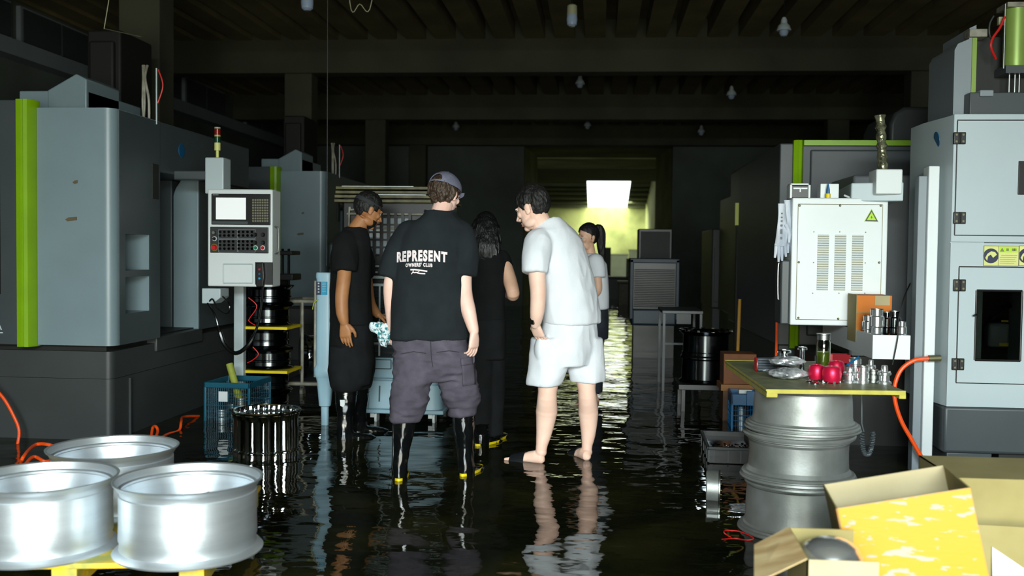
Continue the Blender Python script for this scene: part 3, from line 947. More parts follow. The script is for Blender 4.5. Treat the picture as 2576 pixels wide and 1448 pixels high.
# grey machine flank behind the white control box, with arm, top box and wrapped tube
def rear_machine():
    O = V((2.3, 7.2, GZ))
    t = thing('grey_machine', 'mid-grey machine body with angled flank behind the white ventilated control box', 'machine', O)
    MB(O).box(1.80, 4.4, 7.3, 8.0, GZ, 1.93).build('body', mat('shaded_grey_paint', (96, 101, 104), .5), t, 0.02)
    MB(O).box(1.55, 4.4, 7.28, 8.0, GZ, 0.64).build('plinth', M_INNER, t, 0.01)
    # ledge arm carrying the little top box
    u, v = W(2140, 440, 7.0), W(2262, 497, 6.5)
    MB(O).prism([(1.62, 6.62, v.z - 0.02), (1.92, 6.52, v.z - 0.02), (2.0, 7.3, v.z - 0.02), (1.7, 7.3, v.z - 0.02)], (0, 0, 0.12)).build('swing_arm', M_PALE, t, 0.008)
    u, v = W(2205, 425, 6.5), W(2270, 488, 6.5)
    MB(O).box(u.x, v.x, 6.5, 6.68, v.z, u.z).build('arm_box', M_WHITE, t, 0.008)
    p0, p1 = W(2221, 425, 6.58), W(2214, 290, 6.58)
    tb = MB(O)
    pts = [p0.lerp(p1, i / 14) for i in range(15)]
    tb.tube(pts, [0.030 + 0.006 * math.sin(i * 2.4) for i in range(14)] + [0.036], 16)
    tb.build('wrapped_signal_tube', M_TUBE, t)
    # sloped sheet-metal tray fixed to the flank
    y = 5.98
    u, v = W(2196, 842, y), W(2289, 904, y)
    zt, zb = u.z, v.z
    tr = MB(O)
    tr.box(u.x + .008, v.x - .008, y + .01, 7.29, zb, zb + .01).box(u.x, v.x, y, y + .01, zb, zt).box(u.x, u.x + .008, y + .01, 7.29, zb, zt).box(v.x - .008, v.x, y + .01, 7.29, zb, zt)
    tro = tr.build('tray', M_WHITE, t)
    MB(O).box(u.x + .008, v.x - .008, y + .01, 7.28, zb + .01, zb + .07).build('tray_liner', M_INNER, tro)
    # rounded hood behind
    return t


rear_machine()
# white ventilated control box
def control_box():
    y = 6.6
    a, b_ = W(1990, 497, y), W(2232, 821, y)
    x0, x1, z0, z1 = a.x + 0.01, b_.x - 0.012, b_.z, a.z
    O = V(((x0 + x1) / 2, y + 0.15, z0))
    t = thing('electrical_box', 'white ventilated electrical control box with yellow voltage warning triangle', 'control box', O)
    MB(O).box(x0, x1, y, y + 0.28, z0, z1).build('case', M_WHITE, t, 0.008)
    MB(O).box(x0 - 0.055, x0 + 0.002, y + 0.04, y + 0.26, z0 + 0.0, z0 + 0.42).build('side_housing', M_GREY, t, 0.01)
    MB(O).box(x1 - 0.2, x1 - 0.02, y + 0.2, 7.31, z0 + 0.2, z0 + 0.6).build('mounting_arm', M_MIDG, t, 0.01)
    w_, h_ = x1 - x0, z1 - z0
    cv = MB(O).box(x0 + 0.06 * w_, x1 - 0.06 * w_, y - 0.004, y + 0.002, z0 + 0.045 * h_, z1 - 0.05 * h_).build('cover_plate', M_WHITE, t)
    ed = MB(O)
    e0, e1, f0, f1 = x0 + 0.06 * w_, x1 - 0.06 * w_, z0 + 0.045 * h_, z1 - 0.05 * h_
    for p0, p1 in (((e0, f0), (e1, f0)), ((e1, f0), (e1, f1)), ((e1, f1), (e0, f1)), ((e0, f1), (e0, f0))):
        ed.cyl((p0[0], y - 0.003, p0[1]), (p1[0], y - 0.003, p1[1]), 0.0022, None, 6)
    ed.build('cover_edge', M_BOLT, cv)
    for cxp in (.33, .51, .69):
        sl = MB(O)
        for k in range(24):
            z = z1 - h_ * (.285 + .0182 * k)
            xx = x0 + w_ * cxp
            sl.prism([(xx - 0.036, y - 0.004, z), (xx - 0.036, y - 0.012, z - 0.010), (xx - 0.036, y - 0.004, z - 0.012)], (0.072, 0, 0))
        sl.build('vent_louvers', M_WHITE, cv)
    for cxp in (.33, .51, .69):
        so = MB(O)
        for k in range(24):
            z = z1 - h_ * (.285 + .0182 * k)
            xx = x0 + w_ * cxp
            so.box(xx - 0.036, xx + 0.036, y - 0.0046, y - 0.003, z - 0.0155, z - 0.0115)
        so.build('vent_slots', M_BOLT, cv)
    sb = MB(O)
    for px, py in ((2011, 517), (2113, 517), (2215, 517), (2009, 659), (2211, 660), (2008, 799), (2108, 801)):
        u = W(px, py, y)
        sb.lathe([(0.0075, 0), (0.0075, 0.003), (0.004, 0.006)], (u.x, y - 0.004, u.z), 12, Matrix.Rotation(math.pi / 2, 3, 'X'))
    for px, py in ((2047, 583), (2112, 583), (2177, 584), (2046, 660), (2176, 661), (2044, 737), (2110, 737), (2175, 737)):
        u = W(px, py, y)
        sb.lathe([(0.004, 0), (0.004, 0.003)], (u.x, y - 0.004, u.z), 10, Matrix.Rotation(math.pi / 2, 3, 'X'))
    sb.build('screws', M_BOLT, cv)
    p = [W(2192, 527, y), W(2208, 557, y), W(2175, 556, y)]
    c = sum(p, V()) / 3
    q = lambda s_, d: [V((c.x + (a_.x - c.x) * s_, y - d, c.z + (a_.z - c.z) * s_)) for a_ in p]
    tri = MB(O).prism(q(1.12, 0.004), (0, -0.0015, 0)).build('warning_triangle', M_LIMEINK, cv)
    MB(O).prism(q(0.98, 0.0055), (0, -0.001, 0)).build('black_border', M_BLACK, tri)
    MB(O).prism(q(0.70, 0.0066), (0, -0.001, 0)).build('yellow_field', M_LIMEINK, tri)
    k = 0.0105
    MB(O).prism([V((c.x + a_ * k, y - 0.0078, c.z + b2 * k)) for a_, b2 in ((.2, 1.2), (-.6, -.1), (0, -.05), (-.25, -1.15), (.6, .25), (.05, .2))], (0, -0.0008, 0)).build('lightning_bolt', M_BLACK, tri)
    hd = MB(O)
    hd.tube(smooth_path([W(1990, 661, y + .1), W(1966, 662, y + .1), W(1958, 668, y + .1), W(1957, 742, y + .1), W(1962, 753, y + .1), W(1992, 755, y + .1)]), 0.006)
    hd.build('wire_handle', M_STEEL, t)
    return x0, x1, z0, z1, y


CBX = control_box()
x0, x1, z0, z1, y = CBX
# things on top of the box
u, v = W(1988, 460, y + .08), W(2037, 497, y + .08)
O = V(((u.x + v.x) / 2, y + .14, z1))
t = thing('label_printer', 'small black and white printer on left top of the white control box', 'printer', O)
MB(O).box(u.x, v.x, y + .08, y + .2, z1, u.z - 0.012).build('body', M_BLACK, t, 0.008)
MB(O).box(u.x + .004, v.x - .004, y + .085, y + .2, u.z - 0.016, u.z).build('lid', M_WHITE, t, 0.008)
MB(O).box(u.x - .003, u.x + .012, y + .07, y + .19, z1, u.z - 0.012).build('side_cheek', M_WHITE, t, 0.004)
MB(O).box(v.x - .012, v.x + .003, y + .07, y + .19, z1, u.z - 0.012).build('side_cheek', M_WHITE, t, 0.004)
g = MB(O)
for k in range(2):
    g.box(u.x + .02 + k * .05, u.x + .06 + k * .05, y + .074, y + .08, u.z - .04, u.z - .03)
g.box((u.x + v.x) / 2 - .004, (u.x + v.x) / 2 + .004, y + .072, y + .08, u.z - .06, u.z - .03)
g.build('front_latch', M_WHITE, t)
u, v = W(2066, 461, y + .08), W(2112, 497, y + .08)
tag(MB().box(u.x, v.x, y + .1, y + .2, z1, u.z).build('white_carton', M_WHITE, None, 0.004), 'small white carton behind the blue glue tube on white control box', 'box')
c = W(2083, 480, y + .07)
O = V((c.x, y + .07, z1))
t = thing('glue_tube', 'tiny tube with blue nozzle and yellow body on the white control box', 'tube', O)
MB(O).lathe([(0.017, 0), (0.017, 0.03), (0.012, 0.034)], (c.x, y + .07, z1), 16).build('body', M_YEL, t)
MB(O).lathe([(0.012, 0.034), (0.011, 0.06), (0.003, 0.098)], (c.x, y + .07, z1), 16).build('nozzle', M_BLUEP, t)
u = W(2133, 494, y + .05)
tag(MB().tube([V((u.x + .012, y + .06, z1 + .007)), V((u.x - .012, y + .09, z1 + .022))], 0.007).build('chalk_stub', M_WHITE, None), 'small white stub lying on the right top of white control box', 'stub')

# gloves hung over the left edge of the control box
def gloves():
    a = W(1972, 510, y - .0)
    for k, (px, py0, py1, wd, dy, lab) in enumerate(((1966, 512, 660, .056, -.02, 'white knit glove with black print hung at left edge of control box, outer one'),
                                                     (1981, 503, 640, .05, .05, 'greyer knit glove hung between the printed glove and the control box'))):
        O = W(px, py0, y + dy)
        m = MB(O)
        L = W(px, py0, y + dy).z - W(px, py1, y + dy).z
        rings = []
        for i in range(12):
            f = i / 11
            cx_ = O + V((0.012 * math.sin(3 * f) + (.006 if k else -.004) * f, 0.01 * math.sin(4 * f + k), -L * .72 * f))
            wv = wd * (0.42 + 0.26 * f + .04 * math.sin(5 * f + k))
            rings.append(ring(cx_, V((wv, 0.02 * math.sin(6 * f), 0)), V((0.0, 0.014 + .004 * math.sin(9 * f), 0)), 18, 2))
        m.loft(rings)
        for j in range(4):
            bx_ = O + V((wd * .66 * (-0.72 + j * 0.46), 0.004 * (-1) ** j, -L * .68))
            ln = L * (.24, .31, .29, .22)[j]
            m.tube([bx_, bx_ + V((0.002 * (j - 1), 0, -ln * .5)), bx_ + V((0.006 * (j - 1.2), 0.003, -ln))], [0.0125, 0.012, 0.007], 10)
        m.tube([O + V((wd * .55, 0, -L * .35)), O + V((wd * .95, -.005, -L * .52)), O + V((wd * .9, -.008, -L * .66))], [0.014, 0.013, 0.008], 10)
        o = m.build('work_glove', M_GLOVE, None)
        o.location = O
        tag(o, lab, 'glove', 'gloves on the control box')
        if k == 0:
            p = MB(O)
            for q, hgt in ((0.06, .007), (.085, .007), (.108, .008), (.135, .012), (.165, .03), (.215, .016)):
                p.box(O.x - .004, O.x + .006, O.y - .024, O.y - .0135, O.z - q - hgt, O.z - q)
            p.build('printed_marks', M_BLACK, o)


gloves()

# ---- lime-framed machine farther back on the right
def lime_machine():
    y = 8.2
    a, b_ = W(1998, 352, y), W(2023, 362, y)
    O = V((a.x, y, GZ))
    t = thing('machining_centre', 'dark grey machine edged by a lime frame behind the white control box', 'machine', O)
    x0, x1, zt = a.x, 3.6, a.z
    MB(O).box(x0 - 0.1, x1, y + .06, y + 2.4, 0.62, zt - 0.02).build('body', M_GREY, t, 0.01)
    MB(O).box(x0 - 0.08, x1, y + .08, y + 2.4, GZ, 0.62).build('plinth', M_BASE, t, 0.01)
    MB(O).prism([(x0, y + .06, 0.6), (x0, y + .01, 0.6), (x0 + .03, y - .012, 0.6), (x0 + .045, y, 0.6), (x0 + .06, y - .012, 0.6), (b_.x, y + .02, 0.6), (b_.x, y + .06, 0.6)], (0, 0, zt - .6)).build('lime_post', M_LIME, t)['label'] = 'lime green corner post'
    MB(O).box(b_.x, x1, y, y + .06, b_.z - .01, zt).build('lime_rail', M_LIME, t)['label'] = 'lime green top rail'
    MB(O).box(b_.x + .06, x1 - .1, y + .04, y + .07, 0.7, b_.z - .04).build('side_panel', M_GREY, t, 0.02)
    u, v = W(2240, 268, 9.0), W(2350, 372, 9.0)
    MB(O).prism([(u.x, 9.0, zt - .03), (v.x + 0.1, 9.0, zt - .03), (v.x + 0.1, 9.0, u.z - .03), (v.x, 9.0, u.z), (u.x + 0.12, 9.0, u.z), (u.x + 0.04, 9.0, u.z - 0.05), (u.x, 9.0, u.z - 0.15)], (0, 0.9, 0)).build('hood', M_GREY, t, 0.03)
    MB(O).box(b_.x + .14, b_.x + .36, y + .036, y + .045, 1.86, 1.885).box(b_.x + .4, b_.x + .58, y + .036, y + .045, 1.86, 1.885).build('grip_slot', M_INNER, t)
    return t


lime_machine()

# machines farther down the right side (dark)
def dark_machine(px0, px1, pyt, y, label, m=M_GREY, depth=2.0, edge=None):
    a, b_ = W(px0, pyt, y), W(px1, pyt, y)
    O = V(((a.x + b_.x) / 2, y, GZ))
    t = thing('machine_tool', label, 'machine', O)
    MB(O).box(a.x, b_.x, y, y + depth, .5, a.z).build('body', m, t, 0.02)
    MB(O).box(a.x + .02, b_.x - .02, y + .03, y + depth, GZ, .5).build('plinth', M_BASE, t, 0.01)
    if edge:
        w_ = abs(b_.x - a.x)
        MB(O).box(a.x + w_ * edge[0], a.x + w_ * edge[1], y - .03, y, .55, a.z - .05).build('front_strip', edge[2], t, 0.004)
    MB(O).box(a.x + .04, b_.x - .04, y - .012, y, .6, a.z - .3).build('front_door', M_BASE, t, 0.008)
    return t


dark_machine(1914, 1975, 390, 10.75, 'dark machine with a pale front strip left of the lime frame', M_GREY, 2.4, (0.02, .4, M_PIPE))
dark_machine(1868, 1925, 478, 13.25, 'dark grey machine second beyond the lime frame, before the lit panel', M_GREY, 2.4)
dark_machine(1792, 1870, 575, 16.0, 'low dark machine in the gloom left of the lit yellow panel', M_BASE, 1.6)
u, v = W(1851, 510, 11.5), W(1869, 566, 11.5)
t = thing('lit_panel', 'small yellow-lit screen panel glowing in the gloom on right', 'screen', V((u.x, 11.5, GZ)))
O = V((u.x, 11.5, GZ))
MB(O).box(u.x, v.x, 11.5, 11.55, v.z, u.z).build('panel', mat('lit_yellow_panel', (150, 160, 84), 0.5, emit=0.35), t)
MB(O).box(u.x + .02, u.x + .08, 11.54, 11.6, GZ, u.z - .02).build('stand', M_INNER, t)

# blue air cooler on the right of the passage
def far_cooler():
    y = 13.0
    a, b_ = W(1585, 655, y), W(1708, 800, y)
    O = V(((a.x + b_.x) / 2, y + .3, GZ))
    t = thing('air_cooler', 'dusky blue air cooler with dark grille right of the bright passage', 'air cooler', O)
    MB(O).box(a.x + .02, b_.x - .02, y + .02, y + .7, b_.z - .1, a.z).build('body', M_BLACK, t, 0.02)
    f = MB(O)
    f.box(a.x, a.x + .05, y, y + .72, .5, a.z + .02).box(b_.x - .05, b_.x, y, y + .72, .5, a.z + .02).box(a.x, b_.x, y, y + .72, a.z - .03, a.z + .03)
    f.build('frame', mat('dimmed_blue', (26, 42, 58), 0.5), t, 0.01)  # blue darkened in the colour for the light falling off with distance
    g_ = MB(O)
    for k in range(22):
        z = .66 + k * (a.z - .1 - .66) / 22
        g_.box(a.x + .06, b_.x - .06, y + .004, y + .018, z, z + .012)
    g_.build('grille', M_INNER, t)
    MB(O).box(a.x + .03, b_.x - .03, y - .005, y + .7, .42, .64).build('tank', mat('dimmed_blue_tank', (40, 60, 74), 0.45), t, 0.03)  # tank blue darkened the same way for the dim far end
    MB(O).box(a.x + .06, b_.x - .06, y + .05, y + .65, GZ, .42).build('skirt', M_BLACK, t)


far_cooler()
u, v = W(1607, 575, 15), W(1690, 650, 15)
t = thing('dark_cabinet', 'black cabinet standing behind the dusky blue air cooler', 'cabinet', V((u.x, 15, GZ)))
O = V((u.x, 15, GZ))
MB(O).box(u.x, v.x, 15, 15.6, GZ, u.z).build('carcass', M_BLACK, t, 0.01)
MB(O).box(u.x + .03, v.x - .03, 14.985, 15, .4, u.z - .04).build('door', M_INNER, t)
u, v = W(1671, 788, 9.9), W(1762, 868, 9.9)
t = thing('steel_table', 'low grey steel bench frame behind the polished wheel barrel', 'bench', V((u.x, 9.9, GZ)))
O = V((u.x, 9.9, GZ))
for xx in (u.x, v.x):
    for yy in (9.9, 10.6):
        MB(O).box(xx - .012, xx + .012, yy - .012, yy + .012, GZ, u.z).build('leg', M_GREY, t)
MB(O).box(u.x - .02, v.x + .02, 9.88, 10.62, u.z, u.z + .03).build('top', M_GREY, t, 0.004)
MB(O).box(u.x, v.x, 9.89, 9.91, v.z, v.z + .02).build('stretcher', M_GREY, t)
MB(O).box(u.x + .12, u.x + .26, 9.885, 9.9, u.z - .10, u.z).build('drawer', M_BASE, t)

# ==================================================================  WHEELS
def rim_mesh(name, m, R=0.275, h=0.275, seg=72):
    s = R / 0.275
    pr = [(.273, .0), (.275, .006), (.268, .014), (.250, .024), (.247, .045), (.252, .060), (.250, .12), (.2505, h - .05), (.243, h - .042), (.243, h - .034), (.256, h - .028), (.262, h - .016), (.272, h - .008), (.275, h - .002),
          (.271, h), (.263, h - .004), (.257, h - .02), (.247, h - .045), (.2435, .06), (.245, .03), (.258, .010), (.266, 0.0)]
    mb = MB().lathe([(r * s, z) for r, z in pr], seg=seg, close=True)
    me_o = mb.build(name, m, None, angle=0.5)
    return me_o


R1p, R2p, R3p = W(475, 1213, 3.62), W(106, 1219, 3.57), W(285, 1143, 4.15)
PZ = 0.212
rims = []
r0 = rim_mesh('wheel_barrel', M_ALU)
for k, (p, lab) in enumerate(((R1p, 'brushed aluminium wheel barrel at right front of the yellow pallet, nearest the open water'),
                              (R2p, 'brushed aluminium wheel barrel cut by left picture edge on the yellow pallet'),
                              (R3p, 'brushed aluminium wheel barrel at the back of the three on yellow pallet'))):
    o = r0 if k == 0 else r0.copy()
    if k: col.objects.link(o)
    o.location = (p.x, p.y, PZ)
    o.rotation_euler = (0, 0, k * 1.3)
    tag(o, lab, 'wheel barrel', 'wheel barrels on the yellow pallet')
for p, an, lab in ((R2p, 2.25, None), (R1p, 1.75, None)):
    m = MB()
    for strokes in ([(0, 0), (.02, .03), (.035, .012), (.02, -.01), (.045, .0)], [(.06, .02), (.085, .022), (.11, .03)], [(.07, -.005), (.10, .012)]):
        m.tube(smooth_path([(.243 * math.cos(an - a / .238), .243 * math.sin(an - a / .238), .13 + b2) for a, b2 in strokes], 4), .0022, 6)
    par = [o for o in col.objects if o.name.startswith('wheel_barrel') and (o.location - V((p.x, p.y, PZ))).length < .01][0]
    q = m.build('marker_scrawl', mat('grey_marker', (90, 100, 106), .6), par)
    q.rotation_euler = (0, 0, -par.rotation_euler.z)
# the yellow pallet under them
P0 = V((-1.98, 3.85, GZ))
t = thing('pallet', 'yellow painted wooden pallet under the three aluminium wheel barrels', 'pallet', P0, rotz=0.17)
for k in range(6):
    yy = -.46 + k * .205
    MB().box(-.66, .50, yy, yy + .17, PZ - .022 - GZ, PZ - .001 - GZ).build('deck_board', M_YWOOD, t, 0.004)
for xx in (-.62, -.05, .40):
    MB().box(xx, xx + .09, -.45, .72, PZ - .10 - GZ, PZ - .022 - GZ).build('stringer', M_YWOOD, t, 0.004)
for xx in (-.60, -.03, .44):
    for yy in (-.43, .6):
        MB().box(xx, xx + .05, yy, yy + .05, 0, PZ - .10 - GZ).build('leg', M_PALE, t, 0.004)

# rough cast stack carrying the table board
def cast_rim():
    pr = [(.262, 0), (.262, .004), (.274, .007), (.278, .012), (.276, .020), (.267, .022), (.267, .027), (.273, .030), (.270, .039), (.259, .042), (.257, .049), (.246, .052), (.240, .060), (.236, .085), (.235, .13), (.233, .17), (.230, .20), (.230, .215), (.240, .222), (.244, .230), (.242, .238),
          (.226, .240), (.205, .232), (.200, .19), (.216, .07), (.236, .03), (.246, .0)]
    return MB().lathe(pr, seg=72, close=True).build('wheel_barrel', M_CAST, None, angle=0.3)


cr = cast_rim()
for k, (dx, dy, z, fl, lab) in enumerate(((0.0, 0.0, .498, 1, 'rough cast wheel barrel at the top of the stack, right under the board'),
                                          (0.0, .01, .492, -1, 'rough cast wheel barrel in the middle of the stack under the board'),
                                          (-.025, 0.0, .010, 0, 'rough cast wheel barrel at the bottom of the stack under the board'))):
    o = cr if k == 0 else cr.copy()
    if k: col.objects.link(o)
    if k == 0:
        o.location = (1.01, 4.98, .497)
    elif k == 1:
        o.location = (1.005, 4.985, .494)
        o.rotation_euler = (math.pi, 0, .5)
    else:
        o.location = (.985, 4.98, .009)
        o.rotation_euler = (0, 0, 2)
    tag(o, lab, 'wheel barrel', 'cast wheel barrels under the board')
# the middle rim is a taller two-flange piece
cr2 = MB().lathe([(.262, 0), (.262, .004), (.276, .007), (.281, .013), (.278, .022), (.267, .024), (.267, .029), (.272, .033), (.266, .041), (.252, .045), (.246, .055), (.240, .065), (.238, .10), (.237, .15), (.239, .185), (.246, .198), (.246, .202), (.258, .208), (.258, .213), (.269, .217), (.271, .226), (.266, .234), (.254, .237), (.254, .242),
                  (.226, .20), (.216, .12), (.226, .03), (.246, 0)], seg=72, close=True)
me2 = cr2.build('tmp', M_CAST, None, angle=0.3)
mid = [o for o in col.objects if o.get('label', '').startswith('rough cast wheel barrel in the middle')][0]
mid.data = me2.data
mid.location = (.995, 4.985, .252)
mid.rotation_euler = (0, 0, .5)
bpy.data.objects.remove(me2)
bot = [o for o in col.objects if o.get('label', '').startswith('rough cast wheel barrel at the bottom')][0]
bot.location = (.985, 4.98, GZ)
bot.scale = (1.02, 1.02, (.250 - GZ) / .240)
top = cr
top.scale = (1, 1, (.712 - .496) / .240)
top.location.z = .496

# table board
TZ = 0.735
c4 = [G(1929, 979, TZ), G(2278, 983, TZ), None, G(1824, 906, TZ)]
c4[2] = c4[3] + (c4[1] - c4[0])
O = V((1.01, 4.98, TZ))
t = thing('table_board', 'grey-green plywood board table top resting on stack of cast wheel barrels', 'table', O)
MB(O).prism([p - V((0, 0, .016)) for p in c4], (0, 0, .015)).build('top', M_BOARD, t)
e = MB(O)
dirx = (c4[1] - c4[0]).normalized()
diry = (c4[3] - c4[0]).normalized()
def strip(a, b_, th, dz0, dz1, n):
    n = V(n)
    e.prism([a - V((0, 0, dz0)), b_ - V((0, 0, dz0)), b_ - V((0, 0, dz0)) + n * th, a - V((0, 0, dz0)) + n * th], (0, 0, dz0 - dz1))
strip(c4[0], c4[1], .004, .018, -.001, (0, -1, 0))
strip(c4[0], c4[3], .003, .008, -.0005, (-1, 0, 0))
strip(c4[3], c4[2], .004, .018, -.001, (0, 1, 0))
e.build('board_edge', M_BEDGE, t)['label'] = 'yellow board edge'
for a, b_ in ((0.0, .05), (.61, .64)):
    m = MB(O)
    q = [c4[0] + dirx * a, c4[0] + dirx * b_, c4[0] + dirx * b_ + diry * 1.2, c4[0] + dirx * a + diry * 1.2]
    m.prism([p - V((0, -.002, .036)) for p in q], (0, 0, .02)).build('batten', M_BEDGE, t)

# ---- things on the board
def T(px, py):
    return G(px, py, TZ)


def hub(name, p, r, h, m, label, group, kind=0, cat='hub'):
    O = V((p.x, p.y, TZ))
    t = thing(name, label, cat, O, group=group)
    if kind == 0:      # red cup-shaped hub
        MB().lathe([(r * .82, 0.006), (r * .95, h * .25), (r, h * .5), (r * .93, h * .78), (r * .78, h * .9), (r * .5, h * .95), (r * .35, h * .93), (r * .3, h * .6), (r * .6, h * .5), (r * .75, .012)], seg=40, close=True).build('cup', m, t)
        k = MB()
        for i in range(7):
            a = 2 * math.pi * i / 7 + .3
            k.box(0, 0, 0, 0, 0, 0) if False else k.obox((math.cos(a) * r * .80, math.sin(a) * r * .80, .006), (.012, .012, .012), Matrix.Rotation(a, 3, 'Z'))
        k.build('foot_ring', M_CHROME, t)
    elif kind == 1:    # turned chrome hub with a waist
        MB().lathe([(r, 0), (r, h * .12), (r * .72, h * .18), (r * .68, h * .45), (r * .95, h * .5), (r * .95, h * .62), (r * .5, h * .68), (r * .45, h * .95), (r * .38, h), (0.001, h)], seg=36).build('turned_body', m, t)
        k = MB()
        for i in range(6):
            a = 2 * math.pi * i / 6
            k.cyl((math.cos(a) * r * .8, math.sin(a) * r * .8, h * .62), (math.cos(a) * r * .8, math.sin(a) * r * .8, h * .70), r * .10, None, 8)
        k.build('bolt_circle', M_STEEL, t)
    else:              # plain ring-cut cylinder
        MB().lathe([(r, 0), (r, h * .2), (r * .9, h * .23), (r * .9, h * .3), (r, h * .33), (r, h * .62), (r * .9, h * .65), (r * .9, h * .7), (r, h * .74), (r, h * .96), (r * .92, h), (r * .6, h), (r * .6, h * .5), (.001, h * .5)], seg=36).build('turned_body', m, t)
        MB().lathe([(r * .93, h), (r * .93, h + .004), (r * .66, h + .004), (r * .66, h)], seg=36, close=True).build('face_ring', M_STEEL, t)
    return t


sc_ = lambda px: px * 4.75 / F
hub('wheel_hub', T(2054, 957), .041, .085, M_RED, 'red anodised hub cup at left front of the three on board', 'red hubs')
hub('wheel_hub', T(2092, 963), .046, .088, M_RED, 'red anodised hub cup at right front, largest looking of the three', 'red hubs')
hub('wheel_hub', T(2103, 946), .042, .085, M_RED, 'red anodised hub cup half hidden behind the front pair', 'red hubs')
hub('chrome_hub', T(2137, 962), .032, .078, M_HUB, 'polished hub on board beside the red cups, under the blue pen', 'chrome hubs on the board', 1)
hub('chrome_hub', T(2150, 950), .030, .098, M_HUB, 'polished hub behind the blue pen, tallest of the row', 'chrome hubs on the board', 2)
hub('chrome_hub', T(2170, 964), .030, .082, M_HUB, 'ringed polished hub in the middle of the right-hand row', 'chrome hubs on the board', 2)
hub('chrome_hub', T(2196, 961), .026, .058, M_STEEL, 'short dull metal hub second from the right end of the board', 'chrome hubs on the board', 2)
hub('chrome_hub', T(2224, 965), .033, .090, M_HUB, 'waisted polished hub at the right end of the board', 'chrome hubs on the board', 1)
hub('chrome_hub', T(2190, 946), .026, .085, M_HUB, 'polished hub standing behind the short dull one', 'chrome hubs on the board', 1)
# small loose silver pieces in front of the red cup
for k, (px, py, r, lab) in enumerate(((2036, 962, .018, 'small flat silver piece left of red hub foot'), (2050, 966, .021, 'small flat silver washer in front of the left red hub'))):
    p = T(px, py)
    o = MB().lathe([(r, 0), (r, .006), (r * .7, .010), (r * .3, .010), (r * .3, 0)], seg=24, close=True).build('silver_washer', M_CHROME, None)
    o.location = (p.x, p.y, TZ)
    tag(o, lab, 'washer', 'loose silver washers')
# crumpled clear bags of discs
for k, (px, py, r, h, z, lab) in enumerate(((1985, 954, .092, .055, 0, 'clear plastic bag of shiny discs at the bottom of the heap'), (1980, 947, .085, .05, .052, 'clear plastic bag of shiny discs on top of the heap'), (1928, 935, .05, .02, 0, 'small clear bag lying left beside the heap, by the folded glove'))):
    p = T(px, py)
    bmh = bmesh.new()
    bmesh.ops.create_icosphere(bmh, subdivisions=4, radius=1)
    for vv in bmh.verts:
        n_ = noise.noise(vv.co * 2.3 + V((k * 7, 0, 0))) * .22 + noise.noise(vv.co * 6 + V((k * 3, 1, 0))) * .12
        d = vv.co * (1 + n_)
        vv.co = V((d.x * r, d.y * r * .9, max(0, (d.z * .5 + .5)) * h))
    me = bpy.data.meshes.new('wrapped_discs')
    bmh.to_mesh(me)
    bmh.free()
    me.shade_smooth()
    o = link('wrapped_discs', me, M_FOIL)
    o.location = (p.x, p.y + .03, TZ + z)
    tag(o, lab, 'plastic bag', 'wrapped discs on the board')
for k, (px, py, z, r, lab, lo) in enumerate(((1974, 945, .102, .036, 'round silver cap lying on top of the clear bags', 0), (2020, 933, .0, .026, 'spool-shaped silver cap standing behind the clear bags', .098))):
    p = T(px, py)
    O = V((p.x, p.y + .03, TZ + z))
    t = thing('silver_spool', lab, 'cap', O, group='silver caps')
    MB().lathe([(r * .5, 0), (r * .5, .012 + lo), (r, .014 + lo), (r, .024 + lo), (r * .8, .028 + lo), (0.001, .028 + lo)], seg=30).build('disc', M_CHROME, t)
    MB().lathe([(r * .3, .028 + lo), (r * .3, .032 + lo), (.001, .032 + lo)], seg=20).build('boss', M_WHITE, t)
# folded glove
p0 = T(1900, 934)
O = V((p0.x, p0.y, TZ))
t = thing('work_glove', 'folded grey work glove with red cuff at left of board', 'glove', O)
m = MB()
for k in range(5):
    m.loft([ring((0.012 + .042 * i, .03, .012 + .013 * k), (0.0, .05 - .004 * k + .003 * math.sin(i + k), 0), (0, 0, .008 + .002 * math.sin(2 * i + k)), 16, 2.4) for i in range(5)])
m.build('folded_knit', mat('grey_knit', (96, 106, 116), 0.9, rgb2=(50, 58, 66), scale=20, bump=0.4, bscale=120), t)
m = MB()
m.loft([ring((.004 + .006 * i, .03, .036), (0.0, .052, 0), (0, 0, .036), 20, 2.6) for i in range(2)])
m.build('red_cuff', M_REDC, t)
# jar of tea
p = T(2070, 925)
O = V((p.x, p.y, TZ))
t = thing('tea_jar', 'tall clear jar of green tea with steel lid at back of board', 'jar', O)
MB().lathe([(.036, 0), (.038, .004), (.038, .118), (.034, .126), (.034, .135), (.032, .135), (.032, .126), (.0355, .116), (.0355, .008), (.001, .007)], seg=36).build('glass_body', G_JAR, t)
MB().lathe([(.0345, .009), (.0345, .075), (.001, .075)], seg=32).build('tea', G_TEA, t)
MB().lathe([(.036, .13), (.036, .150), (.0385, .152), (.0385, .158), (.001, .158)], seg=32).build('lid', M_STEEL, t)
t.scale = (1.02, 1.02, 1.2)
# red box, pen
u, v = G(2088, 915, TZ), G(2138, 915, TZ)
O = V(((u.x + v.x) / 2, u.y + .03, TZ))
t = thing('red_box', 'small open red plastic box behind the red hubs on board', 'box', O)
w_ = (v.x - u.x) / 2
m = MB()
m.box(-w_, w_, -.04, .04, 0, .006).box(-w_, w_, -.04, -.036, 0, .055).box(-w_, w_, .036, .04, 0, .055).box(-w_, -w_ + .004, -.04, .04, 0, .055).box(w_ - .004, w_, -.04, .04, 0, .055)
m.build('tray', M_REDP, t)
MB().box(-w_ - .002, -w_ + .010, -.043, -.036, 0, .056).build('clip', M_REDC, t)
p = T(2150, 958)
tag(MB().tube([V((p.x - .045, p.y - .035, TZ + .083)), V((p.x + .022, p.y + .025, TZ + .116))], 0.0055).build('blue_pen', M_BLUEP, None), 'blue pen leaning across the polished hubs', 'pen')

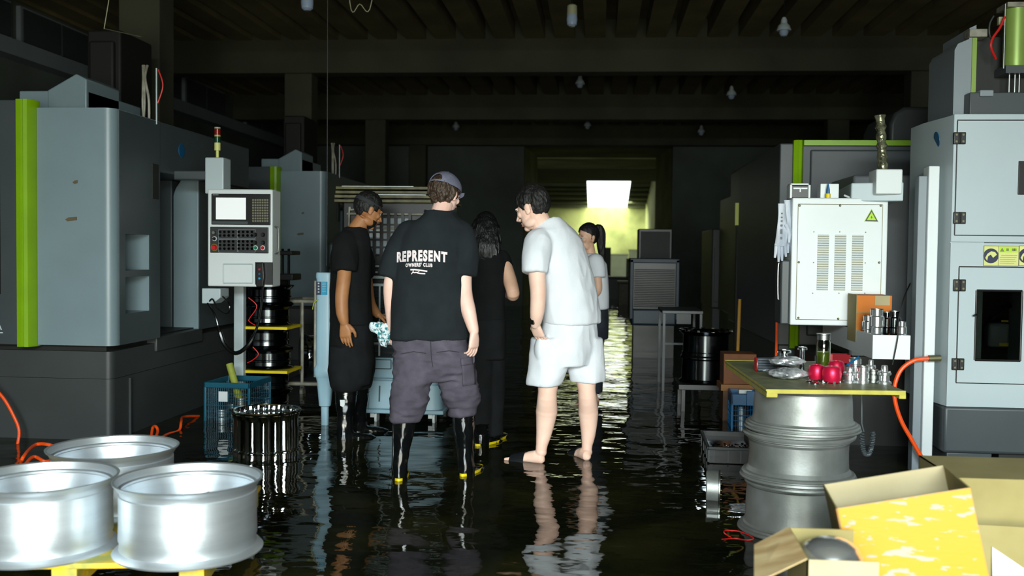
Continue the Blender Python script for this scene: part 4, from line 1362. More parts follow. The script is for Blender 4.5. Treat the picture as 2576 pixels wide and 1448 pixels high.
# ---- parts and carton in the sheet-metal tray
tf = W(2196, 904, 5.98).z + .07
for k, (px, py, y_, r, m_, lab) in enumerate(((2184, 795, 6.24, .034, M_HUB, 'leftmost chrome hub standing in the grey tray'), (2206, 778, 6.12, .045, M_HUB, 'tallest chrome hub in the grey tray, in front of orange carton'),
                                              (2232, 786, 6.30, .042, M_DCHROME, 'dark chrome hub at the back of the grey tray'), (2251, 783, 6.20, .038, M_DCHROME, 'dark polished hub right of the tallest in grey tray'),
                                              (2269, 810, 6.08, .028, M_HUB, 'short chrome hub at right front in the grey tray'))):
    q = W(px, py, y_)
    h = q.z - tf
    O = V((q.x, y_, tf))
    t = thing('chrome_hub', lab, 'hub', O, group='chrome hubs in the tray')
    MB().lathe([(r, 0), (r, h * .3), (r * .85, h * .34), (r * .85, h * .5), (r, h * .54), (r, h * .8), (r * .8, h * .84), (r * .8, h), (r * .55, h), (r * .5, h * .8), (.001, h * .8)], seg=36).build('turned_body', m_, t)
    MB().lathe([(r * .83, h), (r * .83, h + .005), (r * .6, h + .005), (r * .6, h)], seg=30, close=True).build('lip_ring', M_STEEL, t)
YC = 6.36
a, b_ = W(2156, 742, YC), W(2243, 815, YC)
O = V(((a.x + b_.x) / 2, YC + .1, tf))
t = thing('orange_carton', 'orange cardboard carton with cream label behind the chrome hubs in tray', 'carton', O)
MB(O).box(a.x, b_.x, YC, YC + .21, tf, a.z).build('carton', M_OCARD, t, 0.004)
MB(O).box(a.x - .003, a.x, YC - .002, YC + .21, tf, a.z + .004).build('side_flap', M_CARD, t)
c0, c1 = W(2201, 743, YC), W(2238, 768, YC)
MB(O).box(c0.x, c1.x, YC - .004, YC, c1.z, c0.z).build('label', M_CARDIN, t)['label'] = 'cream paper label'
tp = MB(O).box(a.x, b_.x, YC - .003, YC, a.z - .11, a.z - .106)
tp.build('tape_seam', M_CARD, t)
# thin whip antenna / rod from the tray
tag(MB().tube(smooth_path([V((W(2246, 890, 5.97).x, 5.972, .72)), W(2258, 850, 5.968), W(2261, 800, 6.05), W(2275, 745, 6.6), W(2296, 700, 7.0)]), 0.004).build('thin_cable', M_INNER, None), 'thin dark cable curving up from the grey tray front', 'cable')

# orange air hose
def hose(name, pts, r, label, end=None):
    O = V(pts[0])
    t = thing(name, label, 'hose', O)
    MB(O).tube(smooth_path(pts, 8), r, 10).build('hose', M_ORANGE, t)
    if end:
        MB(O).cyl(end[0], end[1], r * 1.5, r * 1.5, 12).build('coupling', M_BOLT, t)
    return t


yh = 6.34
pe = W(2336, 901, yh)
hose('air_hose', [pe, W(2300, 906, yh), W(2268, 928, yh), W(2251, 968, yh), W(2252, 1010, yh), W(2268, 1060, yh), W(2296, 1110, yh), W(2330, 1172, yh), W(2342, 1200, yh) - V((0, .02, .02))], .013,
     'bright orange air hose drooping in front of the white post', (pe, W(2366, 900, yh)))
yl = 6.55
hose('air_hose', [W(-30, 960, 6.5), W(8, 1000, 6.5), W(34, 1045, 6.5), W(48, 1085, 6.5), W(40, 1140, 6.45), W(36, 1175, 6.4)], .011, 'dull orange hose hanging down at the far left edge')
hose('air_hose', [G(52, 1175, .0), G(58, 1150, .1), G(90, 1118, .12), G(130, 1120, .12), G(152, 1136, .02), G(118, 1160, .0), G(85, 1148, .03), G(62, 1170, .0)], .011, 'orange hose looped on the water behind the wheel barrels')
hose('air_hose', [G(380, 1105, .0), G(384, 1076, .06), G(392, 1072, .08), G(397, 1085, .05), G(390, 1108, .01), G(420, 1092, .0), G(450, 1082, .0), G(456, 1060, .05), G(462, 1048, .04), G(500, 1046, 0)], .010,
     'orange hose surfacing in two humps beside the teal crate')
tag(MB().tube(smooth_path([G(1838, 1350, .0), G(1822, 1340, .02), G(1826, 1334, .02), G(1860, 1336, .02), G(1895, 1352, .01), G(1880, 1358, 0), G(1850, 1354, .0), G(1815, 1356, 0)]), 0.003).build('red_string', M_REDC, None), 'thin red string loop floating beside the cast wheel stack', 'string')

# ==================================================================  LEFT MIDDLE GROUND
# lobed chrome wheel standing in the water
p = G(670, 1160)
cc = V((W(670, 1100, p.y + .215).x, p.y + .215, GZ))
t = thing('chrome_drum', 'mirror-polished chrome wheel standing in the water before the teal crate', 'wheel', cc)
MB().lathe([(.222, 0), (.226, .012), (.205, .026), (.203, .06), (.214, .066), (.214, .074), (.203, .082), (.202, .27), (.206, .29), (.214, .31), (.208, .325), (.19, .327), (.184, .30), (.184, .03), (.2, .004)], seg=140, close=True, lobes=14, amp=.10).build('fluted_barrel', M_CHROME, t)
MB().lathe([(.222, .318), (.226, .325), (.222, .332), (.205, .332), (.202, .325)], seg=72, close=True).build('top_flange', M_CHROME, t)
MB().lathe([(.19, .25), (.06, .27), (.06, .28), (.19, .27)], seg=40, close=True).build('centre_disc', M_DCHROME, t)

# teal lattice crate
def crate(name, label, cat, origin, rz, L, Wd, H, m, cells=(11, 6), solid_top=.04, group=None):
    t = thing(name, label, cat, origin, rz, group)
    for xx in (0, L):
        for yy in (0, Wd):
            b = MB()
            b.box(xx - .018 * (1 if xx else 0) , xx + .018 * (0 if xx else 1), yy - .018 * (1 if yy else 0), yy + .018 * (0 if yy else 1), 0, H)
            b.build('corner_post', m, t, 0.004)
    r = MB()
    r.box(0, L, 0, .014, H - solid_top, H).box(0, L, Wd - .014, Wd, H - solid_top, H).box(0, .014, 0, Wd, H - solid_top, H).box(L - .014, L, 0, Wd, H - solid_top, H)
    r.build('top_band', m, t, 0.003)
    for (nm, p0, d, ln) in (('front_lattice', V((0, .006, 0)), V((1, 0, 0)), L), ('back_lattice', V((0, Wd - .006, 0)), V((1, 0, 0)), L), ('side_lattice', V((.006, 0, 0)), V((0, 1, 0)), Wd), ('side_lattice', V((L - .006, 0, 0)), V((0, 1, 0)), Wd)):
        q = MB()
        n = cells[0] * 2 if ln == L else cells[0]
        for i in range(1, n):
            a = p0 + d * (ln * i / n)
            q.cyl(a + V((0, 0, .01)), a + V((0, 0, H - solid_top)), .0022, None, 5)
        for j in range(0, cells[1] + 1):
            z = .012 + (H - solid_top - .012) * j / cells[1]
            q.cyl(p0 + V((0, 0, z)), p0 + d * ln + V((0, 0, z)), .004 if j % 3 == 0 else .0022, None, 5)
        q.build(nm, m, t)
    MB().box(.01, L - .01, .01, Wd - .01, .004, .012).build('bottom', m, t)
    return t


fl_, fr_, rb_ = G(512, 1058), G(628, 1062), G(694, 1028)
ang = math.atan2(fr_.y - fl_.y, fr_.x - fl_.x)
L_ = (fr_ - fl_).length
W__ = .46
crate('lattice_crate', 'teal blue plastic lattice crate standing in water left of the pipe frame', 'crate', (fl_.x, fl_.y, GZ), ang, L_, W__, .335, M_TEALP)
dc = V((math.cos(ang), math.sin(ang), 0))
dn = V((-dc.y, dc.x, 0))
base = V((fl_.x, fl_.y, GZ + .012))
for k, (a, b_, z, r, h) in enumerate(((.10, .12, 0, .07, .10), (.26, .13, 0, .075, .10), (.12, .30, 0, .08, .12), (.27, .32, 0, .07, .12), (.25, .14, .10, .06, .09))):
    o = MB().lathe([(r, 0), (r, h * .4), (r * .9, h * .45), (r * .9, h * .6), (r, h * .65), (r, h), (r * .6, h), (.001, h * .6)], seg=30).build('turned_ring', M_STEEL, None)
    q = base + dc * a + dn * b_
    o.location = (q.x, q.y, q.z + z)
    tag(o, ('turned steel ring lying in the front of the teal crate', 'bright turned ring at the right front of the teal crate', 'turned ring at the back left in the teal crate', 'turned ring at the back right in the teal crate', 'turned ring stacked on the right front one in the teal crate')[k], 'ring', 'turned rings in the teal crate')
q = base + dc * .17 + dn * -.012
tag(MB().box(q.x - .036, q.x + .036, q.y - .012, q.y - .009, .16, .24).build('white_tag', M_WHITE, None), 'white label card on the front lattice of the teal crate', 'label')
a, b_ = W(598, 946, 7.72), W(577, 914, 7.74)
tag(MB().cyl(a - V((0, .02, .15)) + (a - b_) * .3, b_, .028, .028, 20).build('foam_roll', M_FROLL, None, 0.004), 'green foam roll leaning upright out of the teal crate', 'roll')

# stack of dark polished wheels with yellow spacer boards
cx_ = W(655, 850, 8.3).x + .06
zz = GZ
kk = 0
labs = ('dark polished wheel at the bottom of the tall stack behind teal crate', 'dark polished wheel second from the bottom, below the lower yellow spacer', 'dark polished wheel between the two yellow spacers, lower one', 'dark polished wheel under the upper yellow spacer', 'dark polished wheel on the upper yellow spacer', 'dark polished wheel at the top of tall stack behind the control panel post')
proto = None
for k in range(6):
    pr = [(.205, 0), (.21, .008), (.195, .02), (.18, .03), (.178, .06), (.186, .066), (.186, .074), (.178, .08), (.178, .135), (.195, .15), (.21, .162), (.205, .17), (.185, .165), (.165, .12), (.165, .03), (.19, .0)]
    if proto is None:
        o = proto = MB().lathe(pr, seg=56, close=True).build('dark_drum', M_DCHROME, None)
    else:
        o = proto.copy()
        col.objects.link(o)
    o.location = (cx_ + .012 * ((k * 37) % 3 - 1), 8.32, zz)
    tag(o, labs[k], 'wheel', 'dark wheels in the tall stack')
    zz += .172
    if k in (1, 3):
        t = MB().box(cx_ - .15, cx_ + .24, 8.10, 8.5, zz, zz + .022).build('spacer_board', M_YEL, None)
        tag(t, ('yellow spacer board low in the tall stack of dark wheels', 'yellow spacer board higher in the tall stack of dark wheels')[k // 2], 'board', 'yellow spacer boards')
        zz += .024
# black rack of tool rods above the stack
cx_ = W(652, 700, 9.3).x
O = V((cx_ + .12, 9.4, GZ))
t = thing('rod_rack', 'black rack of upright rods standing right of the hanging control panel', 'rack', O)
MB(O).box(cx_ + .0, cx_ + .34, 9.26, 9.54, 1.06, 1.12).build('lower_deck', M_BLACK, t, 0.006)
MB(O).box(cx_ + .02, cx_ + .33, 9.26, 9.54, 1.30, 1.34).build('upper_deck', M_BLACK, t, 0.006)
MB(O).box(cx_ + .1, cx_ + .24, 9.32, 9.48, GZ, 1.07).build('stand', M_INNER, t, 0.006)
for k in range(5):
    MB(O).cyl((cx_ + .05 + k * .06, 9.30, 1.0), (cx_ + .05 + k * .06, 9.30, 1.36), .012, None, 10).build('rod', M_DCHROME, t)

# pipe-framed cart
y = 8.6
a, b_, c = W(712, 757, y), W(758, 757, y), W(712, 964, y)
O = V((a.x + .25, y + .25, GZ))
t = thing('pipe_cart', 'worn pipe-framed cart beside the pale blue column', 'cart', O)
xr = a.x + .62
for xx in (a.x, xr):
    for yy in (y, y + .55):
        MB(O).cyl((xx, yy, GZ + .11), (xx, yy, a.z), .016).build('upright', M_PIPE, t)
MB(O).cyl((b_.x + .01, y, c.z), (b_.x + .01, y, a.z), .014).build('upright', M_PIPE, t)
for zq in (a.z, c.z):
    m = MB(O)
    for p0, p1 in (((a.x, y), (xr, y)), ((xr, y), (xr, y + .55)), ((xr, y + .55), (a.x, y + .55)), ((a.x, y + .55), (a.x, y))):
        m.cyl((*p0, zq), (*p1, zq), .016)
    m.build('frame_ring', M_PIPE, t)
for xx in (a.x + .02, xr - .02):
    for yy in (y + .02, y + .53):
        m = MB(O).cyl((xx - .014, yy, GZ + .05), (xx + .014, yy, GZ + .05), .05, None, 20).build('caster', M_PIPE, t)
        MB(O).box(xx - .02, xx + .02, yy - .02, yy + .02, GZ + .08, GZ + .125).build('fork', M_STEEL, m)
MB(O).box(a.x, xr, y, y + .55, c.z + .012, c.z + .022).build('deck', M_INNER, t)
# polished wheel on edge in the cart
p = W(792, 888, 8.75)
RY = Matrix.Rotation(math.pi / 2, 3, 'Y')
tag(MB().lathe([(.20, -.08), (.21, -.07), (.19, -.05), (.175, -.03), (.175, .04), (.19, .055), (.21, .07), (.20, .08), (.165, .06), (.165, -.06)], (W(784, 888, 8.87).x, 8.87, c.z + .235), 56, Matrix.Rotation(.5, 3, 'Z') @ RY, close=True).build('chrome_drum', M_CHROME, None),
    'chrome wheel standing on edge in the pipe cart', 'wheel')

# pale blue column (drip cooler pipe housing)
y = 7.45
a, b_ = W(790, 686, y), W(836, 686, y)
xc = (a.x + b_.x) / 2
O = V((xc, y + .07, GZ))
t = thing('blue_column', 'pale blue upright pump column with cyan label behind man in apron', 'pump column', O)
zb, zm = W(800, 950, y).z, W(800, 700, y).z
m = MB()
m.loft([ring((0, 0, z), (r, 0, 0), (0, r * .9, 0), 28, 2.8) for r, z in ((.028, 0), (.030, .14 - GZ), (.045, .15 - GZ), (.062, zb - .03 - GZ), (.07, zb - GZ))])
m.build('tapered_foot', M_COOL, t)
m = MB()
m.loft([ring((0, 0, z - GZ), (r, 0, 0), (0, r * .9, 0), 28, 3.2) for r, z in ((.072, zb), (.082, zb + .02), (.082, zb + .07), (.066, zb + .10), (.066, zm))])
m.build('column_body', M_COOL, t)
m = MB()
m.loft([ring((0, 0, z - GZ), (r, 0, 0), (0, r * .9, 0), 28, 3.2) for r, z in ((.07, zm), (.07, zm + .03), (.066, zm + .045))])
m.build('cap', M_COOL, t)
MB().cyl((-.075, -.02, zb + .0 - GZ), (-.075, -.02, zm - .02 - GZ), .010).build('riser_pipe', M_PIPE, t)
MB().cyl((.072, .0, zb + .06 - GZ), (.072, .0, zm - .1 - GZ), .014).build('side_rail', M_COOL, t)
z1_, z2_ = W(795, 708, y).z - GZ, W(795, 741, y).z - GZ
MB().box(-.055, .03, -.064, -.056, z2_, z1_).build('cyan_label', M_CYAN, t)['label'] = 'cyan label'
m = MB()
m.box(-.055, -.018, -.0655, -.063, z2_, z1_)
m.build('dark_label_band', M_NAVY, t)
m = MB()
for k in range(4):
    m.box(-.042, -.03, -.0668, -.065, z1_ - .018 - k * .022, z1_ - .008 - k * .022)
for k in range(6):
    m.box(-.008, .022, -.0655, -.0638, z1_ - .012 - k * .013, z1_ - .009 - k * .013)
m.build('label_marks', M_PALE, t)
MB().tube(smooth_path([(-.03, -.05, W(800, 752, y).z - GZ), (-.07, -.06, W(790, 760, y).z - GZ), (-.085, -.06, W(784, 778, y).z - GZ)]), .004).build('drip_hose', M_FROLL, t)

# big evaporative cooler behind the two men
def cooler():
    y = 7.78
    a, b_ = W(846, 467, y), W(1068, 467, y)
    xl, xr, zt = a.x, -1.18, a.z
    tl, tr = W(903, 1038, 7.66), W(1112, 1038, 7.66)
    O = V(((xl + xr) / 2, y + .35, GZ))
    t = thing('air_cooler', 'tall evaporative air cooler with louvred front and pale blue water tank', 'air cooler', O)
    zt0 = W(930, 903, 7.7).z
    MB(O).box(xl + .03, xr - .03, y + .06, y + .66, zt0, zt - .05).build('cabinet', M_BLACK, t, 0.02)
    # louvred lid of stacked slats
    for k in range(4):
        z = zt - .028 - k * .034
        MB(O).box(xl - .005 * k, xr - .03 + .012 * k, y - .02 + .008 * (k % 2), y + .68, z, z + .024).build('lid_slat', M_BAND, t, 0.004)
    m = MB(O)
    m.box(xl + .05, xr - .28, y - .022, y - .018, zt - .006, zt - .001).box(xl + .28, xr - .18, y - .02, y - .012, zt - .072, zt - .066)
    m.build('slat_shine', M_WHITE, t)
    for zz_ in (zt - .22, zt - .33):
        MB(O).cyl((xl + .08, y + .03, zz_), (xr - .05, y + .03, zz_), .009, None, 8).build('front_rail', M_PIPE, t)
    MB(O).tube(smooth_path([(xl + .1, y + .02, 1.02), (xl + .1, y + .02, zt - .22), (xl + .12, y + .02, zt - .19), (xl + .2, y + .02, zt - .18)]), .008).build('side_pipe', M_PIPE, t)
    # paned upper grille
    gx0, gx1 = W(905, 560, y).x, W(1030, 560, y).x
    gz1, gz0 = W(940, 545, y).z, W(940, 640, y).z
    m = MB(O)
    for i in range(8):
        xx = gx0 + (gx1 - gx0) * i / 7
        m.box(xx - .011, xx + .011, y + .01, y + .04, gz0 - .05, gz1 + .03)
    for j in range(6):
        z = gz0 + (gz1 - gz0) * j / 5
        m.box(gx0, gx1, y + .015, y + .035, z - .006, z + .006)
    m.build('pane_bars', M_BLACK, t)
    m = MB(O)
    m.box(gx0, gx1, y + .048, y + .058, gz0, gz1)
    m.build('back_pane', M_MIDG, t)
    m = MB(O)
    c0, c1 = W(908, 562, y), W(959, 597, y)
    m.box(c0.x, c1.x, y + .044, y + .049, c1.z, c0.z)
    m.build('pane_reflection', M_WHITE, t)
    # rails and louvres
    for py, m_ in ((669, M_STEEL), (684, M_STEEL), (697, M_PALE), (716, M_PALE)):
        w_ = W(940, py, y)
        MB(O).box(xl + .12, xr - .05, y - .01, y + .05, w_.z - .012, w_.z + .012).build('cross_rail', m_, t, 0.005)
    zl1, zl0 = W(940, 728, y).z, zt0 + .02
    n = 13
    m = MB(O)
    for k in range(n):
        z = zl0 + (zl1 - zl0) * k / (n - 1)
        m.obox(((xl + xr) / 2, y + .03, z), (xr - xl - .12, .045, .006), Matrix.Rotation(.6, 3, 'X'))
    m.build('louvres', M_GREY, t)
    for py in (791, 863):
        w_ = W(940, py, y)
        MB(O).box(xl + .06, xr - .06, y - .004, y + .01, w_.z - .008, w_.z + .008).build('louvre_tie', M_STEEL, t)
    w_ = W(955, 800, y)
    MB(O).cyl((w_.x, y - .005, zl0), (w_.x, y - .005, zl1 + .03), .008, None, 8).build('louvre_rod', M_PALE, t)
    # tank
    tz = W(930, 952, 7.7).z
    MB(O).box(xl + .08, xr - .02, y - .04, y + .66, tz, zt0 + .01).build('control_fascia', M_COOL, t, 0.012)
    m = MB(O)
    i0, i1 = W(926, 905, 7.7), W(981, 929, 7.7)
    for p0, p1 in (((i0.x, i0.z), (i1.x, i0.z)), ((i1.x, i0.z), (i1.x, i1.z)), ((i1.x, i1.z), (i0.x, i1.z)), ((i0.x, i1.z), (i0.x, i0.z))):
        m.cyl((p0[0], y - .04, p0[1]), (p1[0], y - .04, p1[1]), .004, None, 6)
    m.build('inset_line', M_GREY, t)
    zb = tl.z + .02
    tm = MB(O)
    yb, yt = y - .10, y - .05
    tm.loft([ring(((tl.x + tr.x) / 2, y + .3, z), (hw, 0, 0), (0, hd, 0), 40, 9) for z, hw, hd in ((zb, (tr.x - tl.x) / 2 - .01, .40), (zb + .2, (tr.x - tl.x) / 2 - .02, .38), (tz - .06, (tr.x - tl.x) / 2 - .05, .35), (tz, (tr.x - tl.x) / 2 - .05, .35))])
    tk = tm.build('water_tank', M_COOL, t)
    MB(O).box(tl.x - .01, tr.x + .01, y - .125, y + .7, zb - .02, zb + .012).build('tank_lip', M_COOL, t, 0.008)
    p0, p1 = W(926, 956, 7.66), W(990, 1030, 7.66)
    MB(O).obox(((p0.x + p1.x) / 2, y - .095, (p0.z + p1.z) / 2), (p1.x - p0.x, .03, p0.z - p1.z), Matrix.Rotation(-.10, 3, 'X')).build('front_panel', M_COOL, t, 0.012)
    g = W(954, 990, 7.66)
    MB(O).obox((g.x, y - .111, g.z), (.012, .006, .125), Matrix.Rotation(-.10, 3, 'X')).build('level_slot', M_GREY, t)
    for xx in (tl.x + .09, W(1078, 1060, 7.66).x):
        for yy in (y - .02, y + .55):
            f = MB(O).box(xx - .018, xx + .018, yy - .03, yy + .02, .03, zb - .015).build('caster_fork', M_WHITE, t, 0.004)
            MB(O).cyl((xx + .022, yy, .03), (xx + .04, yy, .03), .055, None, 20).build('caster_wheel', M_WHITE, f)


cooler()

# ==================================================================  RIGHT MIDDLE GROUND
# two-flange polished barrel on a yellow pallet far right
p = G(1778, 966)
y = 8.75
a, b_ = W(1712, 832, y), W(1846, 832, y)
xc, rr = (a.x + b_.x) / 2, (b_.x - a.x) / 2
O = V((xc, y + .1, GZ))
zb_ = W(1778, 962, y).z
t = thing('polished_barrel', 'dark polished tall wheel barrel with ragged rim left of the board table', 'wheel barrel', V((xc, y + .1, zb_)))
h = a.z - zb_
MB().lathe([(rr * .98, 0), (rr * 1.0, .01), (rr * .9, .03), (rr * .88, h * .44), (rr * .95, h * .47), (rr * .95, h * .50), (rr * .9, h * .53), (rr * .9, h * .58), (rr * .86, h * .6), (rr * .86, h * .92), (rr * .92, h * .95), (rr * 1.02, h), (rr * .98, h), (rr * .8, h * .94), (rr * .8, .04), (rr * .9, 0)], seg=64, close=True).build('barrel', M_DCHROME, t)
k = MB()
for i in range(16):
    an = 2 * math.pi * i / 16
    k.obox((math.cos(an) * rr * .98, math.sin(an) * rr * .98, h + .006), (.03, .022, .014), Matrix.Rotation(an + .4, 3, 'Z'))
k.build('rim_swarf', M_CHROME, t)['kind'] = 'stuff'
O = V((xc, y + .1, GZ))
t = thing('drum_stand', 'black low stand carrying the dark polished barrel over the water', 'stand', O)
MB(O).box(xc - .25, xc + .25, y - .15, y + .35, zb_ - .05, zb_ - .002).build('deck', M_BLACK, t, 0.005)
for xx in (-.22, .19):
    for yy in (-.12, .29):
        MB(O).box(xc + xx, xc + xx + .03, y + yy, y + yy + .03, GZ, zb_ - .05).build('leg', M_BLACK, t)
# orange carton behind the board and its upright stick
a, b_ = W(1821, 889, 8.2), W(1902, 968, 8.2)
O = V(((a.x + b_.x) / 2, 8.3, GZ))
t = thing('orange_crate', 'rusty orange crate on a timber stand behind left corner of board', 'crate', O)
MB(O).box(a.x, b_.x, 8.2, 8.45, b_.z, a.z).build('carton', mat('rusty_orange_board', (112, 60, 12), 0.7, rgb2=(72, 38, 8), scale=6), t, 0.006)
MB(O).box(a.x - .02, b_.x + .12, 8.18, 8.48, b_.z - .05, b_.z).build('shelf_board', mat('ochre_board', (128, 80, 22), .6), t)
for xx in (a.x, b_.x + .07):
    MB(O).box(xx, xx + .05, 8.20, 8.45, GZ, b_.z - .05).build('timber_leg', mat('wet_timber', (96, 58, 20), 0.6, rgb2=(50, 30, 12), scale=7), t)
u0, u1 = W(1861, 752, 8.5), W(1855, 905, 8.5)
tag(MB().tube([V((u1.x, 8.5, GZ)), u1, u0], .014).build('timber_stick', mat('ochre_stick', (150, 110, 34), 0.6), None), 'thin ochre stick standing behind the rusty orange crate', 'stick')
u, v = W(1884, 760, 10.7), W(1906, 784, 10.7)
tag(MB().prism([(u.x, 10.7, u.z), (v.x + .06, 10.7, u.z - .01), (v.x + .06, 10.7, v.z - .02), (u.x + .05, 10.7, v.z + .01)], (0, .045, 0)).build('blue_cloth', M_BLUEP, None), 'scrap of blue cloth hooked on dark machine handle', 'cloth')
# long handles with orange tips on the dark machines
for k, (px, py0, py1, yy, lab) in enumerate(((1910, 563, 700, 10.33, 'long wire door handle with orange tips, outer left one'), (1947, 558, 706, 10.33, 'long wire door handle with orange tips near the hanging gloves'))):
    a, b_ = W(px, py0, yy), W(px, py1, yy)
    O = a
    t = thing('door_handle_bar', lab, 'handle', a, group='orange-tipped door handles')
    MB(O).tube(smooth_path([a + V((.06, .07, .03)), a, b_, b_ + V((.06, .07, -.03))]), .008).build('bar', M_STEEL, t)
    for q, s in ((a, 1), (b_, -1)):
        MB(O).tube([q + V((-.02, -.01, -.01 * s)), q + V((.05, .07, .03 * s))], .011).build('orange_tip', M_ORANGE, t)
u, v = W(1955, 755, 8.1), W(1953, 880, 8.1)
tag(MB().tube([V((v.x, 8.12, GZ)), v, u], .011).build('orange_hose_drop', M_ORANGE, None), 'straight orange air line dropping below the hanging gloves', 'hose')

# grey tray bin with swarf
pts = [G(1740, 1075, .30), G(1884, 1075, .30)]
f0, f1 = G(1782, 1165), G(1893, 1158)
b0 = G(1738, 1118)
O = V((f0.x, f0.y, GZ))
an = math.atan2(f1.y - f0.y, f1.x - f0.x)
L_ = .30
t = thing('tray_bin', 'black rectangular stacking bin with metal shavings before the cast wheel stack', 'bin', (f0.x, f0.y, GZ), -0.03)
D_, H_ = .60, .11
Z0 = .03
m = MB()
m.box(0, L_, 0, .008, Z0, Z0 + H_).box(0, L_, D_ - .008, D_, Z0, Z0 + H_).box(0, .008, 0, D_, Z0, Z0 + H_).box(L_ - .008, L_, 0, D_, Z0, Z0 + H_).box(0, L_, 0, D_, Z0, Z0 + .01)
m.build('walls', M_BLACK, t, 0.004)
m = MB()
m.box(-.01, L_ + .01, -.012, .006, Z0 + H_ - .02, Z0 + H_).box(-.01, L_ + .01, D_ - .006, D_ + .012, Z0 + H_ - .02, Z0 + H_).box(-.012, .006, -.012, D_ + .012, Z0 + H_ - .02, Z0 + H_).box(L_ - .006, L_ + .012, -.012, D_ + .012, Z0 + H_ - .02, Z0 + H_)
m.build('rim', M_BASE, t, 0.004)
for xx in (.0, .03, .12, .2, L_ - .01):
    MB().box(xx, xx + .008, -.006, .002, Z0 + .01, Z0 + H_ - .02).build('rib', M_GREY, t)
for yy in (.0, .12, .25, .38, D_ - .02):
    MB().box(-.006, .002, yy, yy + .008, Z0 + .01, Z0 + H_ - .02).build('rib', M_GREY, t)
for xx in (.02, L_ - .06):
    for yy in (.03, D_ - .07):
        MB().box(xx, xx + .04, yy, yy + .04, 0, Z0).build('foot', M_YEL if xx < .1 and yy < .1 else M_BLACK, t)
rnd = random.Random(3)
m = MB()
for k in range(70):
    c_ = V((rnd.uniform(.03, L_ - .03), rnd.uniform(.02, D_ * .35), Z0 + H_ - .022 + rnd.uniform(-.012, .012)))
    m.obox(c_, (rnd.uniform(.008, .02), rnd.uniform(.005, .012), .006), Matrix.Rotation(rnd.uniform(0, 3), 3, 'Z') @ Matrix.Rotation(rnd.uniform(-.6, .6), 3, 'X'))
m.box(.01, L_ - .01, .01, D_ - .01, Z0 + .01, Z0 + H_ - .035)
o = m.build('metal_shavings', M_DCHROME, None)
o.location = (f0.x, f0.y, GZ)
o.rotation_euler = (0, 0, -.03)
tag(o, 'bright metal shavings lying in the black stacking bin', 'shavings', kind='stuff')
# blue crate
q = G(1838, 1078)
ct = crate('lattice_crate', 'bright blue plastic crate with solid lip behind the black stacking bin', 'crate', (q.x, q.y, GZ), -.05, .22, .34, .30, M_BLUEP, (6, 5), .085)
w_ = W(1876, 999, q.y + .02)
m = MB()
m.box(-.05, .05, -.01, .05, 0, .03)
o = m.build('white_block', M_WHITE, None, 0.004)
o.location = (w_.x, q.y + .05, .27)
tag(o, 'white block lying on the rim of the bright blue crate', 'block')
m = MB()
m.box(.115, .235, -.012, .002, .215, .33)
m.build('raised_lip', M_BLUEP, ct, 0.004)
o = MB().lathe([(.06, 0), (.06, .16), (.05, .16), (.05, .01), (.001, .01)], seg=24).build('steel_cup', M_STEEL, None)
o.location = (q.x + .10, q.y + .17, GZ + .012)
tag(o, 'steel cup standing inside the bright blue crate', 'cup')
# small rim standing on edge in the water
p = G(1797, 1262)
tt = thing('drum_ring', 'small steel drum ring standing on edge in water by cast wheel stack', 'ring', (p.x, p.y + .1, GZ), -0.12)
RX = Matrix.Rotation(math.pi / 2, 3, 'Y')
MB().lathe([(.086, -.034), (.090, -.029), (.090, .032), (.080, .034), (.080, -.034)], (0, 0, .09), 48, RX, close=True).build('drum', M_CAST, tt)
MB().lathe([(.097, .034), (.097, .042), (.04, .042), (.04, .034)], (0, 0, .09), 48, RX, close=True).build('flange', M_STEEL, tt)
m = MB()
for i in range(8):
    a_ = 2 * math.pi * i / 8
    m.cyl((.041, .078 * math.cos(a_), .09 + .078 * math.sin(a_)), (.052, .078 * math.cos(a_), .09 + .078 * math.sin(a_)), .006, None, 8)
m.build('studs', M_CHROME, tt)
p = G(1858, 1290)
m = MB()
for k in range(3):
    m.prism([(p.x - .06 + .03 * k, p.y - .02 + .05 * k, .012), (p.x + .05 + .02 * k, p.y - .03 + .06 * k, .006), (p.x + .06, p.y + .04 + .05 * k, .02), (p.x - .03, p.y + .05 + .05 * k, .008)], (0, 0, .002))
o = m.build('plastic_scrap', M_FOIL, None)
tag(o, 'crumpled clear plastic scrap floating before the cast wheel stack', 'plastic scrap')
# cable coil hanging under the board
m = MB()
c0, c1 = W(2168, 985, 5.1), W(2168, 1085, 5.1)
pts = [V((c0.x, c0.y, TZ - .014))] + [c0.lerp(c1, i / 5) for i in range(5)]
for i in range(160):
    f = i / 159
    base_ = c1 + V((.055 * (1 - math.cos(math.pi * f)) / 2 * 1.0, 0, -.12 * math.sin(math.pi * f)))
    pts.append(base_ + V((.010 * math.cos(i * 1.1), .010 * math.sin(i * 1.1), 0)))
m.tube(pts, .004, 6)
tag(m.build('coiled_cord', M_GREY, None), 'grey coiled cord hanging below the right end of the board', 'cord')

# ==================================================================  BOXES IN THE NEAR RIGHT CORNER
BO = V((.762, 3.207, .551))
BR = Matrix.Rotation(-.093, 3, 'Z') @ Matrix.Rotation(.005, 3, 'X') @ Matrix.Rotation(-.219, 3, 'Y')
t = thing('yellow_carton', 'big open cardboard carton with scuffed yellow printed side, leaning in right foreground', 'carton', (BO.x, BO.y, BO.z))
w_, d_, h_ = .406, .328, .54
R4 = BR.to_4x4()


def panel(name, p0, p1, p2, p3, th, m, par, lab=None):
    """a board spanned by four local corners, th thick"""
    q = [BR @ V(p) for p in (p0, p1, p2, p3)]
    n = (q[1] - q[0]).cross(q[3] - q[0]).normalized()
    o = MB().prism(q, n * th).build(name, m, par)
    if lab: o['label'] = lab
    return o


